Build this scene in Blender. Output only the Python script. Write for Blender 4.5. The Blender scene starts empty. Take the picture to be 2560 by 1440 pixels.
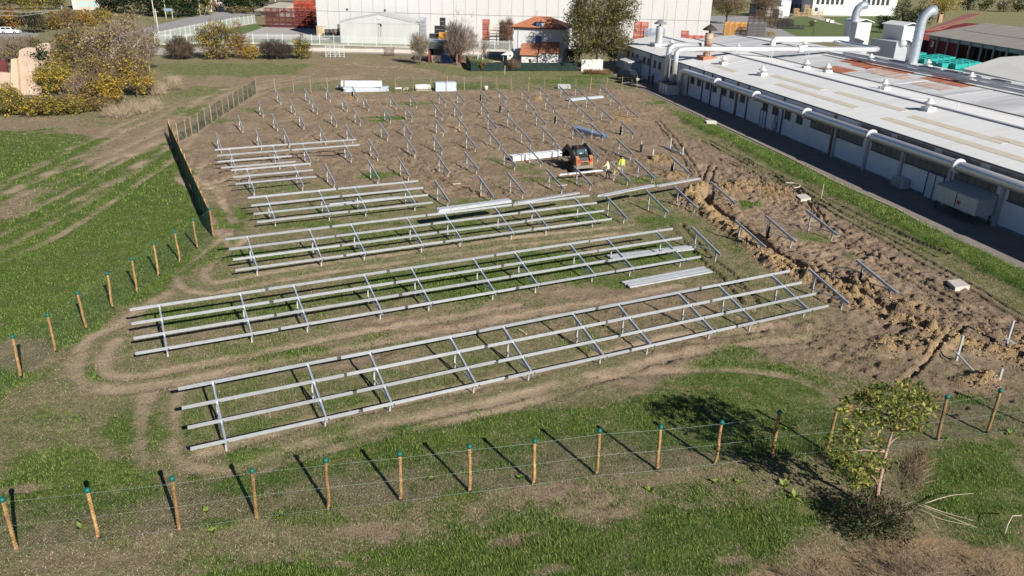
import bpy, math, random
import numpy as np
from mathutils import Vector, Matrix
sc = bpy.context.scene
random.seed(7); RNG = np.random.default_rng(7)
# ---------------------------------------------------------------- camera (drone, 17.5 m above the field)
CF, CPIT, CROLL, CH = 1924.089, 0.39776, 0.02374, 17.478
_cp, _sp = math.cos(CPIT), math.sin(CPIT)
FW = np.array([0, _cp, -_sp]); _rt = np.array([1., 0, 0]); _up = np.array([0, _sp, _cp])
_c, _s = math.cos(CROLL), math.sin(CROLL)
RT = _c*_rt + _s*_up; UP = -_s*_rt + _c*_up
CAM = np.array([0, 0, CH])
cd = bpy.data.cameras.new('camera'); cam = bpy.data.objects.new('camera', cd); sc.collection.objects.link(cam)
cd.sensor_width = 36.0; cd.lens = 36.0*CF/2560; cd.clip_start = 0.5; cd.clip_end = 4000
cam.matrix_world = Matrix(((RT[0], UP[0], -FW[0], 0), (RT[1], UP[1], -FW[1], 0), (RT[2], UP[2], -FW[2], CH), (0, 0, 0, 1)))
sc.camera = cam
# ---------------------------------------------------------------- daylight
SUN_EL, SUN_AZ = math.radians(29.5), math.radians(-56.5)
w = bpy.data.worlds.new('World'); sc.world = w; w.use_nodes = True
nt = w.node_tree; nt.nodes.clear()
sky = nt.nodes.new('ShaderNodeTexSky'); sky.sky_type = 'NISHITA'; sky.sun_disc = False
sky.air_density = .75; sky.dust_density = .1; sky.ozone_density = 4.; sky.altitude = 1500; sky.sun_elevation = SUN_EL; sky.sun_rotation = math.atan2(math.cos(SUN_AZ), math.sin(SUN_AZ))
bg = nt.nodes.new('ShaderNodeBackground'); bg.inputs['Strength'].default_value = 0.05
wo = nt.nodes.new('ShaderNodeOutputWorld')
nt.links.new(sky.outputs[0], bg.inputs[0]); nt.links.new(bg.outputs[0], wo.inputs[0])
sl = bpy.data.lights.new('sun', 'SUN'); sl.energy = 5.0; sl.angle = math.radians(0.5); sl.color = (1.0, 0.95, 0.87)
so = bpy.data.objects.new('sun', sl); sc.collection.objects.link(so)
sd = Vector((math.cos(SUN_AZ)*math.cos(SUN_EL), math.sin(SUN_AZ)*math.cos(SUN_EL), math.sin(SUN_EL)))
so.rotation_euler = sd.to_track_quat('Z', 'Y').to_euler(); so.location = (30, -40, 60)
sc.view_settings.view_transform = 'Standard'; sc.view_settings.look = 'None'
sc.view_settings.exposure = 0.55; sc.view_settings.gamma = 1.0; sc.view_settings.use_curve_mapping = False
# ---------------------------------------------------------------- picture point -> place
def at(px, py, z=0.0):
    d = FW + (px-1280)/CF*RT - (py-720)/CF*UP
    t = (z-CH)/d[2]
    p = CAM + t*d
    return np.array([p[0], p[1], z])
def proj(P):
    d = np.asarray(P, float)-CAM
    z = d@FW
    return np.stack([1280+CF*(d@RT)/z, 720-CF*(d@UP)/z], -1)
def zat(x, y, py):
    lo, hi = -5., 60.
    for _ in range(40):
        m = .5*(lo+hi)
        if proj(np.array([x, y, m]))[1] > py: lo = m
        else: hi = m
    return lo
def mpp(x, y):                         # metres per picture pixel at a ground place
    return float((np.array([x, y, 0])-CAM)@FW)/CF
# ---------------------------------------------------------------- noise in numpy
def _hash(ix, iy, seed):
    h = (ix.astype(np.int64)*374761393 + iy.astype(np.int64)*668265263 + seed*1442695041) & 0x7fffffff
    h = ((h ^ (h >> 13))*1274126177) & 0x7fffffff
    return ((h ^ (h >> 16)) & 0xffff)/65535.0
def vnoise(x, y, seed=0):
    x = np.asarray(x, float); y = np.asarray(y, float)
    ix = np.floor(x); iy = np.floor(y); fx = x-ix; fy = y-iy
    fx = fx*fx*(3-2*fx); fy = fy*fy*(3-2*fy)
    a = _hash(ix, iy, seed); b = _hash(ix+1, iy, seed); c = _hash(ix, iy+1, seed); d = _hash(ix+1, iy+1, seed)
    return (a*(1-fx)+b*fx)*(1-fy)+(c*(1-fx)+d*fx)*fy
def fbm(x, y, oct=4, seed=0):
    s = 0; a = .5; t = 0
    for o in range(oct):
        s = s+a*vnoise(x*2**o+17.3*o, y*2**o-9.1*o, seed+o); t += a; a *= .55
    return s/t
# ---------------------------------------------------------------- materials
MATS = {}
def mat(name, col, rough=.8, metal=0., var=.12, scale=3., bump=0., bscale=20., col2=None, spec=.35, detail=4, gen=False, stretch=None, rot=0., ramp=(.3,.7), rnd=0.):
    if name in MATS: return MATS[name]
    m = bpy.data.materials.new(name); m.use_nodes = True; n = m.node_tree.nodes; l = m.node_tree.links
    b = n['Principled BSDF']; b.inputs['Roughness'].default_value = rough; b.inputs['Metallic'].default_value = metal
    b.inputs['Specular IOR Level'].default_value = spec
    tc = n.new('ShaderNodeTexCoord'); src = tc.outputs['Generated' if gen else 'Object']
    if stretch:
        mp = n.new('ShaderNodeMapping'); mp.vector_type = 'TEXTURE'; mp.inputs['Scale'].default_value = [1/q for q in stretch]; mp.inputs['Rotation'].default_value = (0, 0, rot); l.new(src, mp.inputs[0]); src = mp.outputs[0]
    tx = n.new('ShaderNodeTexNoise'); tx.inputs['Scale'].default_value = scale; tx.inputs['Detail'].default_value = detail
    tx.inputs['Roughness'].default_value = .65
    l.new(src, tx.inputs['Vector'])
    rp = n.new('ShaderNodeValToRGB'); rp.color_ramp.elements[0].position, rp.color_ramp.elements[1].position = ramp
    c = np.array(col); c2 = np.array(col2) if col2 is not None else np.clip(c*(1+var), 0, 1)
    c1 = c*(1-var) if col2 is None else c
    rp.color_ramp.elements[0].color = (*c1, 1); rp.color_ramp.elements[1].color = (*c2, 1)
    l.new(tx.outputs['Fac'], rp.inputs[0]); l.new(rp.outputs[0], b.inputs['Base Color'])
    if rnd:                                # each object of this kind a little lighter or darker than the next
        oi = n.new('ShaderNodeObjectInfo'); mr = n.new('ShaderNodeMapRange'); mr.inputs[3].default_value = 1-rnd; mr.inputs[4].default_value = 1+rnd*.6
        hs_ = n.new('ShaderNodeHueSaturation'); l.new(oi.outputs['Random'], mr.inputs[0]); l.new(mr.outputs[0], hs_.inputs['Value']); l.new(rp.outputs[0], hs_.inputs['Color']); l.new(hs_.outputs[0], b.inputs['Base Color'])
    if bump:
        t2 = n.new('ShaderNodeTexNoise'); t2.inputs['Scale'].default_value = bscale; t2.inputs['Detail'].default_value = 5
        l.new(src, t2.inputs['Vector'])
        bp = n.new('ShaderNodeBump'); bp.inputs['Strength'].default_value = bump; bp.inputs['Distance'].default_value = .05
        l.new(t2.outputs['Fac'], bp.inputs['Height']); l.new(bp.outputs[0], b.inputs['Normal'])
    MATS[name] = m; return m
# ---------------------------------------------------------------- mesh building
def unit(v):
    v = np.asarray(v, float); return v/(np.linalg.norm(v)+1e-12)
class MB:
    def __init__(s): s.v = []; s.f = []; s.n = 0
    def add(s, vs, fs):
        o = s.n; vs = [tuple(map(float, q)) for q in vs]; s.v += vs; s.n += len(vs)
        s.f += [tuple(i+o for i in f) for f in fs]; return s
    def hexa(s, p):                  # 8 points: bottom ring 0-3 (ccw), top ring 4-7
        return s.add(p, [(3, 2, 1, 0), (4, 5, 6, 7), (0, 1, 5, 4), (1, 2, 6, 5), (2, 3, 7, 6), (3, 0, 4, 7)])
    def box(s, c, size, ax=None):    # centre, size along axes ax (rows x,y,z)
        A = np.eye(3) if ax is None else np.asarray(ax, float); c = np.asarray(c, float); h = np.asarray(size, float)/2
        sg = [(-1, -1, -1), (1, -1, -1), (1, 1, -1), (-1, 1, -1), (-1, -1, 1), (1, -1, 1), (1, 1, 1), (-1, 1, 1)]
        return s.hexa([c+a*h[0]*A[0]+b*h[1]*A[1]+d*h[2]*A[2] for a, b, d in sg])
    def bar(s, p0, p1, wd, ht, up=(0, 0, 1)):
        p0 = np.asarray(p0, float); p1 = np.asarray(p1, float); x = unit(p1-p0)
        y = np.cross(up, x)
        if np.linalg.norm(y) < 1e-4: y = np.cross((0, 1, 0), x)
        y = unit(y); z = np.cross(x, y)
        return s.box((p0+p1)/2, (np.linalg.norm(p1-p0), wd, ht), (x, y, z))
    def tube(s, pts, r, n=8, cap=True):
        pts = np.asarray(pts, float); m = len(pts); rr = np.full(m, r, float) if np.isscalar(r) else np.asarray(r, float)
        tg = np.gradient(pts, axis=0) if m > 2 else np.repeat((pts[1]-pts[0])[None], 2, 0)
        u = None; vs = []
        for i in range(m):
            t = unit(tg[i])
            if u is None: u = np.cross(t, (0, 0, 1) if abs(t[2]) < .9 else (1, 0, 0))
            u = unit(u-t*(u@t)); w_ = np.cross(t, u)
            for k in range(n):
                a = 2*math.pi*k/n; vs.append(pts[i]+rr[i]*(math.cos(a)*u+math.sin(a)*w_))
        fs = [(i*n+k, i*n+(k+1) % n, (i+1)*n+(k+1) % n, (i+1)*n+k) for i in range(m-1) for k in range(n)]
        if cap: fs += [tuple(range(n))[::-1], tuple(range((m-1)*n, m*n))]
        return s.add(vs, fs)
    def lathe(s, c, prof, n=12):     # prof: (r, z) list about the vertical through c
        c = np.asarray(c, float); vs = []; m = len(prof)
        for r, z in prof:
            for k in range(n):
                a = 2*math.pi*k/n; vs.append(c+(r*math.cos(a), r*math.sin(a), z))
        fs = [(i*n+k, i*n+(k+1) % n, (i+1)*n+(k+1) % n, (i+1)*n+k) for i in range(m-1) for k in range(n)]
        return s.add(vs, fs+[tuple(range(n))[::-1], tuple(range((m-1)*n, m*n))])
    def prism(s, poly, z0, z1):
        n = len(poly)
        P = [(x, y, z0) for x, y in poly]+[(x, y, z1) for x, y in poly]
        return s.add(P, [tuple(range(n))[::-1], tuple(range(n, 2*n))]+[(i, (i+1) % n, (i+1) % n+n, i+n) for i in range(n)])
    def extrude(s, ring, vec):       # a planar ring of 3-D points pushed along vec
        n = len(ring); ring = [np.asarray(q, float) for q in ring]; vec = np.asarray(vec, float)
        return s.add(ring+[q+vec for q in ring], [tuple(range(n))[::-1], tuple(range(n, 2*n))]+[(i, (i+1) % n, (i+1) % n+n, i+n) for i in range(n)])
    def quad(s, a, b, c, d): return s.add([a, b, c, d], [(0, 1, 2, 3)])
    def ball(s, c, r, n=8, m=5, sq=(1, 1, 1)):
        c = np.asarray(c, float); vs = []
        for i in range(1, m):
            t = math.pi*i/m
            for k in range(n):
                a = 2*math.pi*k/n; vs.append(c+r*np.array(sq)*(math.sin(t)*math.cos(a), math.sin(t)*math.sin(a), math.cos(t)))
        vs += [c+np.array((0, 0, r*sq[2])), c-np.array((0, 0, r*sq[2]))]; q = (m-1)*n
        fs = [(i*n+k, (i+1)*n+k, (i+1)*n+(k+1) % n, i*n+(k+1) % n) for i in range(m-2) for k in range(n)]
        fs += [(q, k, (k+1) % n) for k in range(n)]+[(q+1, (m-2)*n+(k+1) % n, (m-2)*n+k) for k in range(n)]
        return s.add(vs, fs)
    def mesh(s, name, m, smooth=False):
        me = bpy.data.meshes.new(name); me.from_pydata(s.v, [], s.f)
        if m: me.materials.append(m)
        if smooth: me.polygons.foreach_set('use_smooth', [True]*len(me.polygons))
        me.update(); return me
    def build(s, name, m, parent=None, smooth=False, **kw):
        return obj(name, s.mesh(name, m, smooth), parent, **kw)
COL = sc.collection
def obj(name, me, parent=None, label=None, cat=None, group=None, kind=None, loc=None):
    o = bpy.data.objects.new(name, me); COL.objects.link(o)
    if parent is not None:
        o.parent = parent
    if loc is not None: o.location = loc
    tag(o, label, cat, group, kind); return o
def tag(o, label=None, cat=None, group=None, kind=None):
    if label: o['label'] = label
    if cat: o['category'] = cat
    if group: o['group'] = group
    if kind: o['kind'] = kind
    return o
def thing(name, label, cat, loc=(0, 0, 0), group=None, rz=0.):
    o = bpy.data.objects.new(name, None); COL.objects.link(o); o.location = tuple(map(float, loc)); o.rotation_euler = (0, 0, rz)
    o.empty_display_size = .3
    return tag(o, label, cat, group)
def kids(o): return [c for c in bpy.data.objects if c.parent == o]
CH_CACHE = {}
def dup(o, loc, rz=0., label=None, group=None, scale=None):
    c = o.copy(); COL.objects.link(c); c.location = tuple(map(float, loc)); c.rotation_euler = (0, 0, rz)
    if scale: c.scale = scale
    if label: c['label'] = label
    if group: c['group'] = group
    if o.name not in CH_CACHE: CH_CACHE[o.name] = [(k, kids(k)) for k in kids(o)]
    for k, gk in CH_CACHE[o.name]:
        d = k.copy(); COL.objects.link(d); d.parent = c
        for g in gk:
            e = g.copy(); COL.objects.link(e); e.parent = d
    return c
def np_mesh(name, V, F, m, cols=None, smooth=False, attr='col'):
    """V (n,3) floats, F (m,k) ints all with k corners, cols per vertex (n,3)"""
    me = bpy.data.meshes.new(name); k = F.shape[1]
    me.vertices.add(len(V)); me.vertices.foreach_set('co', V.astype(np.float32).ravel())
    me.loops.add(F.size); me.loops.foreach_set('vertex_index', F.astype(np.int32).ravel())
    me.polygons.add(len(F)); me.polygons.foreach_set('loop_start', np.arange(len(F), dtype=np.int32)*k)
    if smooth: me.polygons.foreach_set('use_smooth', np.ones(len(F), bool))
    me.update(calc_edges=True)
    if m: me.materials.append(m)
    if cols is not None:
        a = me.color_attributes.new(attr, 'FLOAT_COLOR', 'POINT')
        a.data.foreach_set('color', np.concatenate([cols, np.ones((len(V), 1))], 1).astype(np.float32).ravel())
    return me
def attr_mat(name, rough=.8, spec=.2, trans=0.):
    if name in MATS: return MATS[name]
    m = bpy.data.materials.new(name); m.use_nodes = True; n = m.node_tree.nodes; l = m.node_tree.links
    b = n['Principled BSDF']; b.inputs['Roughness'].default_value = rough; b.inputs['Specular IOR Level'].default_value = spec
    a = n.new('ShaderNodeAttribute'); a.attribute_name = 'col'; l.new(a.outputs['Color'], b.inputs['Base Color'])
    if trans:
        t = n.new('ShaderNodeBsdfTranslucent'); l.new(a.outputs['Color'], t.inputs['Color'])
        mx = n.new('ShaderNodeMixShader'); mx.inputs[0].default_value = trans
        l.new(b.outputs[0], mx.inputs[1]); l.new(t.outputs[0], mx.inputs[2]); l.new(mx.outputs[0], n['Material Output'].inputs[0])
    MATS[name] = m; return m
ORD = ['first', 'second', 'third', 'fourth', 'fifth', 'sixth', 'seventh', 'eighth', 'ninth', 'tenth', 'eleventh', 'twelfth', 'thirteenth', 'fourteenth', 'fifteenth', 'sixteenth', 'seventeenth', 'eighteenth']
# field directions: U along the racks, V across them (uphill of the panels), measured from the picture
RA = math.radians(26.73); UD = np.array([math.cos(RA), math.sin(RA), 0]); VD = np.array([-math.sin(RA), math.cos(RA), 0]); ZD = np.array([0, 0, 1.])
def uv(u, v, z=0.): return UD*u+VD*v+ZD*z
# factory directions: S along the long wall towards the viewer, W into the building
FS = np.array([0.1797, -0.9837, 0]); FN = np.array([0.9837, 0.1797, 0]); F0 = np.array([30.25, 90.0, 0])-62.78*FS
def fac(s, w_, z=0.): return F0+FS*s+FN*w_+ZD*z
def sw(P): d = np.asarray(P)[..., :2]-F0[:2]; return d@FS[:2], d@FN[:2]
# ================================================================ THE GROUND
def axis(segs):
    out = [segs[0][0]]
    for a, b, d in segs:
        n = max(1, int(round((b-a)/d))); out += list(a+(b-a)*np.arange(1, n+1)/n)
    return np.array(out)
GX = axis([(-1500, -400, 120), (-400, -110, 14), (-110, -32, .6), (-32, 12, .17), (12, 36, .105), (36, 46, .17), (46, 76, .5), (76, 300, 9), (300, 1500, 100)])
GY = axis([(-60, 0, 10), (0, 13, 1), (13, 62, .13), (62, 122, .3), (122, 175, .6), (175, 480, 6), (480, 2600, 130)])
X, Y = np.meshgrid(GX, GY)
def pts2(px): return np.array([at(a, b)[:2] for a, b in px])
def seg_dist(x, y, P, want_side=False):
    best = np.full(x.shape, 1e9); side = np.zeros(x.shape)
    for i in range(len(P)-1):
        a, b = P[i], P[i+1]; d = b-a; L = d@d
        t = np.clip(((x-a[0])*d[0]+(y-a[1])*d[1])/L, 0, 1)
        q = np.hypot(x-a[0]-t*d[0], y-a[1]-t*d[1])
        if want_side:
            s = np.sign(d[0]*(y-a[1])-d[1]*(x-a[0])); side = np.where(q < best, s, side)
        best = np.minimum(best, q)
    return (best, side) if want_side else best
def in_poly(x, y, P):
    c = np.zeros(x.shape, bool); n = len(P); j = n-1
    for i in range(n):
        xi, yi = P[i]; xj, yj = P[j]
        if yi != yj:
            c ^= ((yi > y) != (yj > y)) & (x < (xj-xi)*(y-yi)/(yj-yi)+xi)
        j = i
    return c
def smooth(a, b, v):
    t = np.clip((v-a)/(b-a), 0, 1); return t*t*(3-2*t)
TRENCH = pts2([(1768, 488), (1768, 508), (1790, 522), (1830, 548), (1890, 588), (1940, 626), (2015, 671), (2070, 694), (2132, 722), (2170, 742), (2230, 772), (2270, 784), (2307, 800), (2345, 818), (2395, 836), (2470, 853), (2560, 872), (2640, 900)])
def spline(P, n=10):
    P = np.asarray(P, float); out = []
    Q = np.vstack([2*P[0]-P[1], P, 2*P[-1]-P[-2]])
    for i in range(1, len(Q)-2):
        for t in np.arange(n)/n:
            out.append(.5*((2*Q[i])+(-Q[i-1]+Q[i+1])*t+(2*Q[i-1]-5*Q[i]+4*Q[i+1]-Q[i+2])*t*t+(-Q[i-1]+3*Q[i]-3*Q[i+1]+Q[i+2])*t**3))
    out.append(P[-1]); return np.array(out)
# regions: (outline in picture points, grass, mud, clay)
POLYS = [
 ([(0, 322), (330, 318), (432, 345), (545, 600), (440, 705), (300, 800), (150, 920), (0, 1010), (-300, 1200), (-600, 800), (-500, 322)], .93, 0, 0),
 ([(0, 480), (300, 345), (420, 282), (520, 190), (800, 150), (1010, 172), (640, 228), (430, 348), (300, 405), (0, 560)], .2, .45, 0),
 ([(395, 158), (820, 160), (830, 186), (640, 190), (395, 188)], .62, .1, 0),
 ([(820, 140), (1560, 160), (1600, 212), (1250, 200), (830, 200), (640, 225)], .25, .6, 0),
 ([(1010, 150), (1180, 170), (1560, 178), (1600, 200), (1300, 200), (1100, 186)], .55, .05, 0),
 ([(430, 345), (640, 228), (1590, 222), (1760, 335), (1850, 420), (1770, 520), (1500, 560), (1050, 480), (700, 440), (560, 540), (480, 420)], .14, .85, 0),
 ([(1100, 500), (1700, 470), (1790, 600), (1700, 700), (1500, 560), (1100, 560)], .45, .3, 0),
 ([(1740, 330), (1850, 390), (2560, 750), (2560, 930), (2400, 1000), (2050, 900), (2080, 790), (1800, 560), (1720, 430)], .05, 1, 0),
 ([(1450, 950), (1700, 850), (2100, 780), (2560, 930), (2560, 1010), (2330, 1010), (2100, 940), (1850, 880), (1600, 960)], .18, .75, 0),
 ([(1560, 1000), (1780, 880), (1950, 900), (2120, 1000), (2100, 1130), (1800, 1120), (1600, 1120)], .8, .05, 0),
 ([(520, 1190), (900, 1090), (1300, 1020), (1560, 1010), (1700, 1070), (1300, 1120), (900, 1170), (520, 1240)], .85, 0, 0),
 ([(0, 1150), (200, 1110), (330, 1190), (250, 1290), (0, 1280)], .85, 0, 0),
 ([(-100, 1290), (400, 1280), (1000, 1190), (1700, 1120), (1900, 1180), (1800, 1260), (1200, 1300), (600, 1380), (-100, 1440)], .40, .08, 0),
 ([(500, 1440), (900, 1370), (1250, 1310), (1700, 1270), (2050, 1260), (1900, 1400), (1700, 1470), (400, 1500)], .95, 0, 0),
 ([(2300, 1120), (2560, 1090), (2600, 1300), (2420, 1290), (2300, 1210)], .9, 0, 0),
 ([(1790, 1460), (2000, 1390), (2250, 1340), (2480, 1360), (2620, 1420), (2700, 1560), (1750, 1560)], .05, .1, .75),
]
# patches: (x, y, rx, ry in picture points, grass, mud)
ELL = [(130, 430, 190, 45, .9, 0), (60, 350, 190, 22, .8, 0), (330, 540, 130, 60, .98, 0), (130, 720, 140, 90, .98, 0), (560, 560, 60, 60, .8, 0), (520, 620, 60, 40, .7, 0), (500, 230, 70, 20, .6, 0), (480, 280, 60, 12, .75, 0),
 (300, 330, 220, 14, .15, .7), (60, 310, 160, 14, .2, .5), (450, 205, 40, 16, .1, .9), (560, 590, 40, 12, .1, .8), (360, 800, 90, 40, .2, .3), (80, 880, 120, 50, .35, .35), (230, 880, 60, 30, .4, .2), (260, 940, 60, 30, .85, 0),
 (470, 790, 120, 25, .85, 0), (560, 770, 70, 25, .7, 0), (700, 760, 90, 25, .75, 0), (560, 830, 90, 25, .3, .3), (1130, 700, 220, 35, .85, 0), (900, 735, 120, 25, .6, 0), (1400, 660, 160, 30, .85, 0), (1630, 630, 110, 25, .85, 0), (1500, 700, 120, 25, .75, 0), (700, 880, 140, 25, .75, 0), (640, 900, 60, 30, .5, 0), (900, 900, 120, 25, .2, .5), (1100, 800, 320, 30, .12, .6), (1500, 740, 200, 25, .15, .6), (1420, 800, 160, 40, .25, .55), (1200, 860, 90, 35, .5, .2), (1600, 820, 130, 40, .25, .5), (1700, 760, 110, 40, .15, .7), (1250, 900, 120, 25, .6, 0), (760, 960, 90, 30, .6, 0), (600, 980, 80, 40, .65, 0), (980, 960, 100, 40, .6, 0), (640, 1060, 90, 30, .7, 0), (860, 1010, 90, 20, .7, 0), (1090, 930, 60, 25, .6, 0),
 (660, 640, 90, 14, .75, 0), (820, 620, 130, 12, .75, 0), (1000, 590, 160, 14, .7, 0), (1200, 570, 160, 14, .7, 0), (1450, 540, 80, 16, .8, 0), (1650, 560, 60, 20, .8, 0), (740, 560, 60, 10, .7, 0), (900, 520, 130, 14, .65, 0), (900, 560, 200, 10, .7, 0), (1650, 510, 60, 14, .7, 0), (700, 470, 110, 14, .6, 0), (950, 440, 60, 10, .85, 0), (1230, 510, 90, 12, .6, .1), (1380, 450, 90, 10, .6, .1), (1250, 405, 40, 8, .55, .1), (1600, 450, 60, 16, .65, .1), (1320, 420, 60, 10, .55, .1), (960, 295, 70, 6, .8, 0), (1040, 260, 60, 6, .6, 0), (1000, 225, 90, 8, .6, 0), (1150, 215, 120, 9, .75, 0), (1420, 205, 120, 9, .75, 0), (1480, 192, 90, 6, .85, 0), (1650, 255, 30, 7, .8, 0), (1730, 290, 25, 10, .7, 0), (850, 280, 200, 10, .12, .8), (560, 300, 50, 7, .6, 0), (640, 275, 50, 7, .6, 0),
 (720, 500, 60, 8, .2, .5), (1260, 770, 60, 20, .1, .7), (1560, 770, 60, 16, .1, .8), (2030, 590, 50, 14, .6, .2), (1850, 510, 30, 10, .8, .1), (2140, 640, 40, 10, .45, .4), (1860, 610, 60, 25, .6, .2), (1960, 850, 60, 18, .35, .5),
 (100, 1060, 170, 50, .55, .1), (340, 1070, 80, 60, .85, 0), (480, 1060, 40, 60, .7, 0), (200, 1200, 180, 60, .88, 0), (60, 1230, 60, 16, .1, .2), (700, 1150, 150, 22, .85, 0), (560, 1200, 90, 20, .9, 0), (1050, 1090, 200, 26, .88, 0), (1350, 1060, 150, 30, .8, 0), (1500, 1130, 160, 30, .5, .1), (1200, 1160, 150, 30, .6, .05), (1900, 1090, 140, 40, .9, 0), (1700, 1010, 90, 22, .85, 0), (1850, 945, 120, 20, .85, 0), (1830, 880, 60, 14, .8, 0), (2200, 1010, 160, 30, .35, .5), (2450, 1050, 100, 25, .4, .4), (2430, 1010, 60, 16, .8, .1), (2400, 1200, 140, 90, .95, 0), (2000, 1270, 90, 60, .85, 0), (2480, 1320, 90, 50, .7, .1), (1130, 1280, 60, 60, .9, 0), (960, 1320, 110, 30, .15, .6), (1400, 1235, 120, 25, .2, .4), (1500, 1290, 90, 30, .3, .5), (1300, 1350, 80, 20, .2, .5), (850, 1410, 60, 12, .4, .3), (350, 1340, 120, 30, .35, .2), (560, 1310, 60, 25, .8, 0), (520, 1410, 90, 24, .75, 0), (1000, 1260, 60, 20, .65, 0), (330, 1230, 90, 24, .75, 0), (1650, 1330, 200, 36, .95, 0), (1900, 1330, 120, 40, .9, 0), (1330, 1300, 60, 30, .75, 0), (200, 1400, 200, 30, .3, .3), (650, 1400, 50, 14, .35, .5), (1700, 1230, 60, 25, .7, 0), (1600, 1200, 90, 20, .3, .3), (1180, 1240, 60, 30, .8, 0), (1250, 1410, 300, 40, .95, 0), (1500, 1380, 200, 50, .9, 0), (780, 1280, 80, 30, .65, .1), (1380, 1430, 60, 14, .4, .3), (1840, 1395, 60, 14, .3, .4)]
# wheel ruts: (points, half width m, depth m, twin spacing m)
RUTS = [([(-60, 660), (120, 585), (300, 470), (430, 380), (500, 300), (640, 215)], .34, .06, 1.9), ([(-80, 520), (150, 440), (330, 370), (430, 320), (560, 230), (760, 190)], .32, .06, 1.9), ([(0, 480), (250, 350), (420, 270)], .3, .05, 1.8), ([(-40, 590), (160, 500), (320, 410), (470, 330)], .26, .05, 1.8), ([(450, 350), (560, 270), (700, 215), (900, 190)], .4, .05, 1.7),
 ([(420, 735), (300, 810), (222, 850), (190, 925), (250, 972), (400, 965), (700, 905), (1000, 845), (1300, 790), (1700, 720)], .35, .05, 0), ([(300, 850), (262, 900), (300, 945), (500, 915), (900, 830), (1300, 765)], .3, .04, 0),
 ([(372, 990), (352, 1060), (348, 1180)], .3, .04, 0), ([(450, 965), (440, 1050), (445, 1150), (520, 1180)], .25, .03, 0),
 ([(520, 1165), (760, 1090), (1000, 1030), (1250, 975), (1460, 925), (1700, 865), (2000, 830)], .35, .06, 1.6), ([(640, 1180), (900, 1105), (1150, 1050), (1350, 1000), (1560, 935), (1800, 925), (1980, 945), (2100, 1000)], .25, .04, 0),
 ([(600, 590), (500, 660), (480, 700), (540, 720), (700, 690), (1000, 645), (1300, 605), (1600, 570)], .25, .04, 1.5), ([(540, 570), (580, 620), (620, 600)], .2, .03, 0), ([(500, 400), (470, 440), (520, 480), (560, 560)], .3, .03, 1.4),
 ([(1860, 790), (2050, 860), (2250, 960), (2400, 1030)], .14, .09, .9), ([(1900, 770), (2100, 850), (2300, 930), (2520, 1010)], .12, .09, .9), ([(2250, 960), (2350, 870), (2420, 810)], .12, .08, 0),
 ([(1740, 395), (1840, 420), (1950, 455), (2050, 520)], .13, .1, .8), ([(1720, 420), (1800, 440), (1880, 455), (1990, 470)], .13, .1, .8), ([(1700, 330), (1780, 360), (1900, 420), (2100, 520), (2350, 640)], .14, .08, .9), ([(1780, 410), (1770, 450), (1800, 480)], .12, .1, .7), ([(1760, 350), (1900, 425), (2100, 535), (2350, 675), (2600, 820)], .13, .09, .7), ([(1850, 430), (2050, 545), (2200, 640), (2400, 750)], .12, .09, .75), ([(1800, 395), (1880, 430), (1930, 480)], .12, .1, .55), ([(1840, 400), (1930, 430), (2010, 490), (2060, 560)], .11, .09, .5), ([(2080, 600), (2250, 680), (2450, 800), (2620, 890)], .12, .08, .8), ([(1640, 300), (1700, 370), (1740, 440)], .12, .08, .7), ([(1690, 560), (1760, 640), (1830, 700), (1880, 760)], .12, .09, .9), ([(1400, 300), (1500, 380), (1600, 430)], .12, .08, 1.0), ([(700, 300), (900, 290), (1100, 300)], .16, .06, 1.4), ([(760, 260), (1000, 250), (1300, 262)], .16, .05, 1.4), ([(500, 470), (600, 440), (800, 330)], .16, .06, 1.2),
 ([(1020, 395), (1180, 455), (1300, 520)], .14, .12, 1.3), ([(880, 340), (1010, 390), (1160, 470)], .14, .1, 1.3), ([(1120, 260), (1300, 330), (1480, 440)], .12, .09, 1.2), ([(1180, 250), (1380, 300), (1560, 400)], .12, .08, 1.2), ([(1300, 430), (1480, 480), (1700, 520)], .12, .08, 1.2), ([(880, 160), (930, 170), (960, 178)], .3, .1, 1.5), ([(900, 165), (1000, 170), (1100, 185)], .2, .1, 1.6)]
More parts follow.
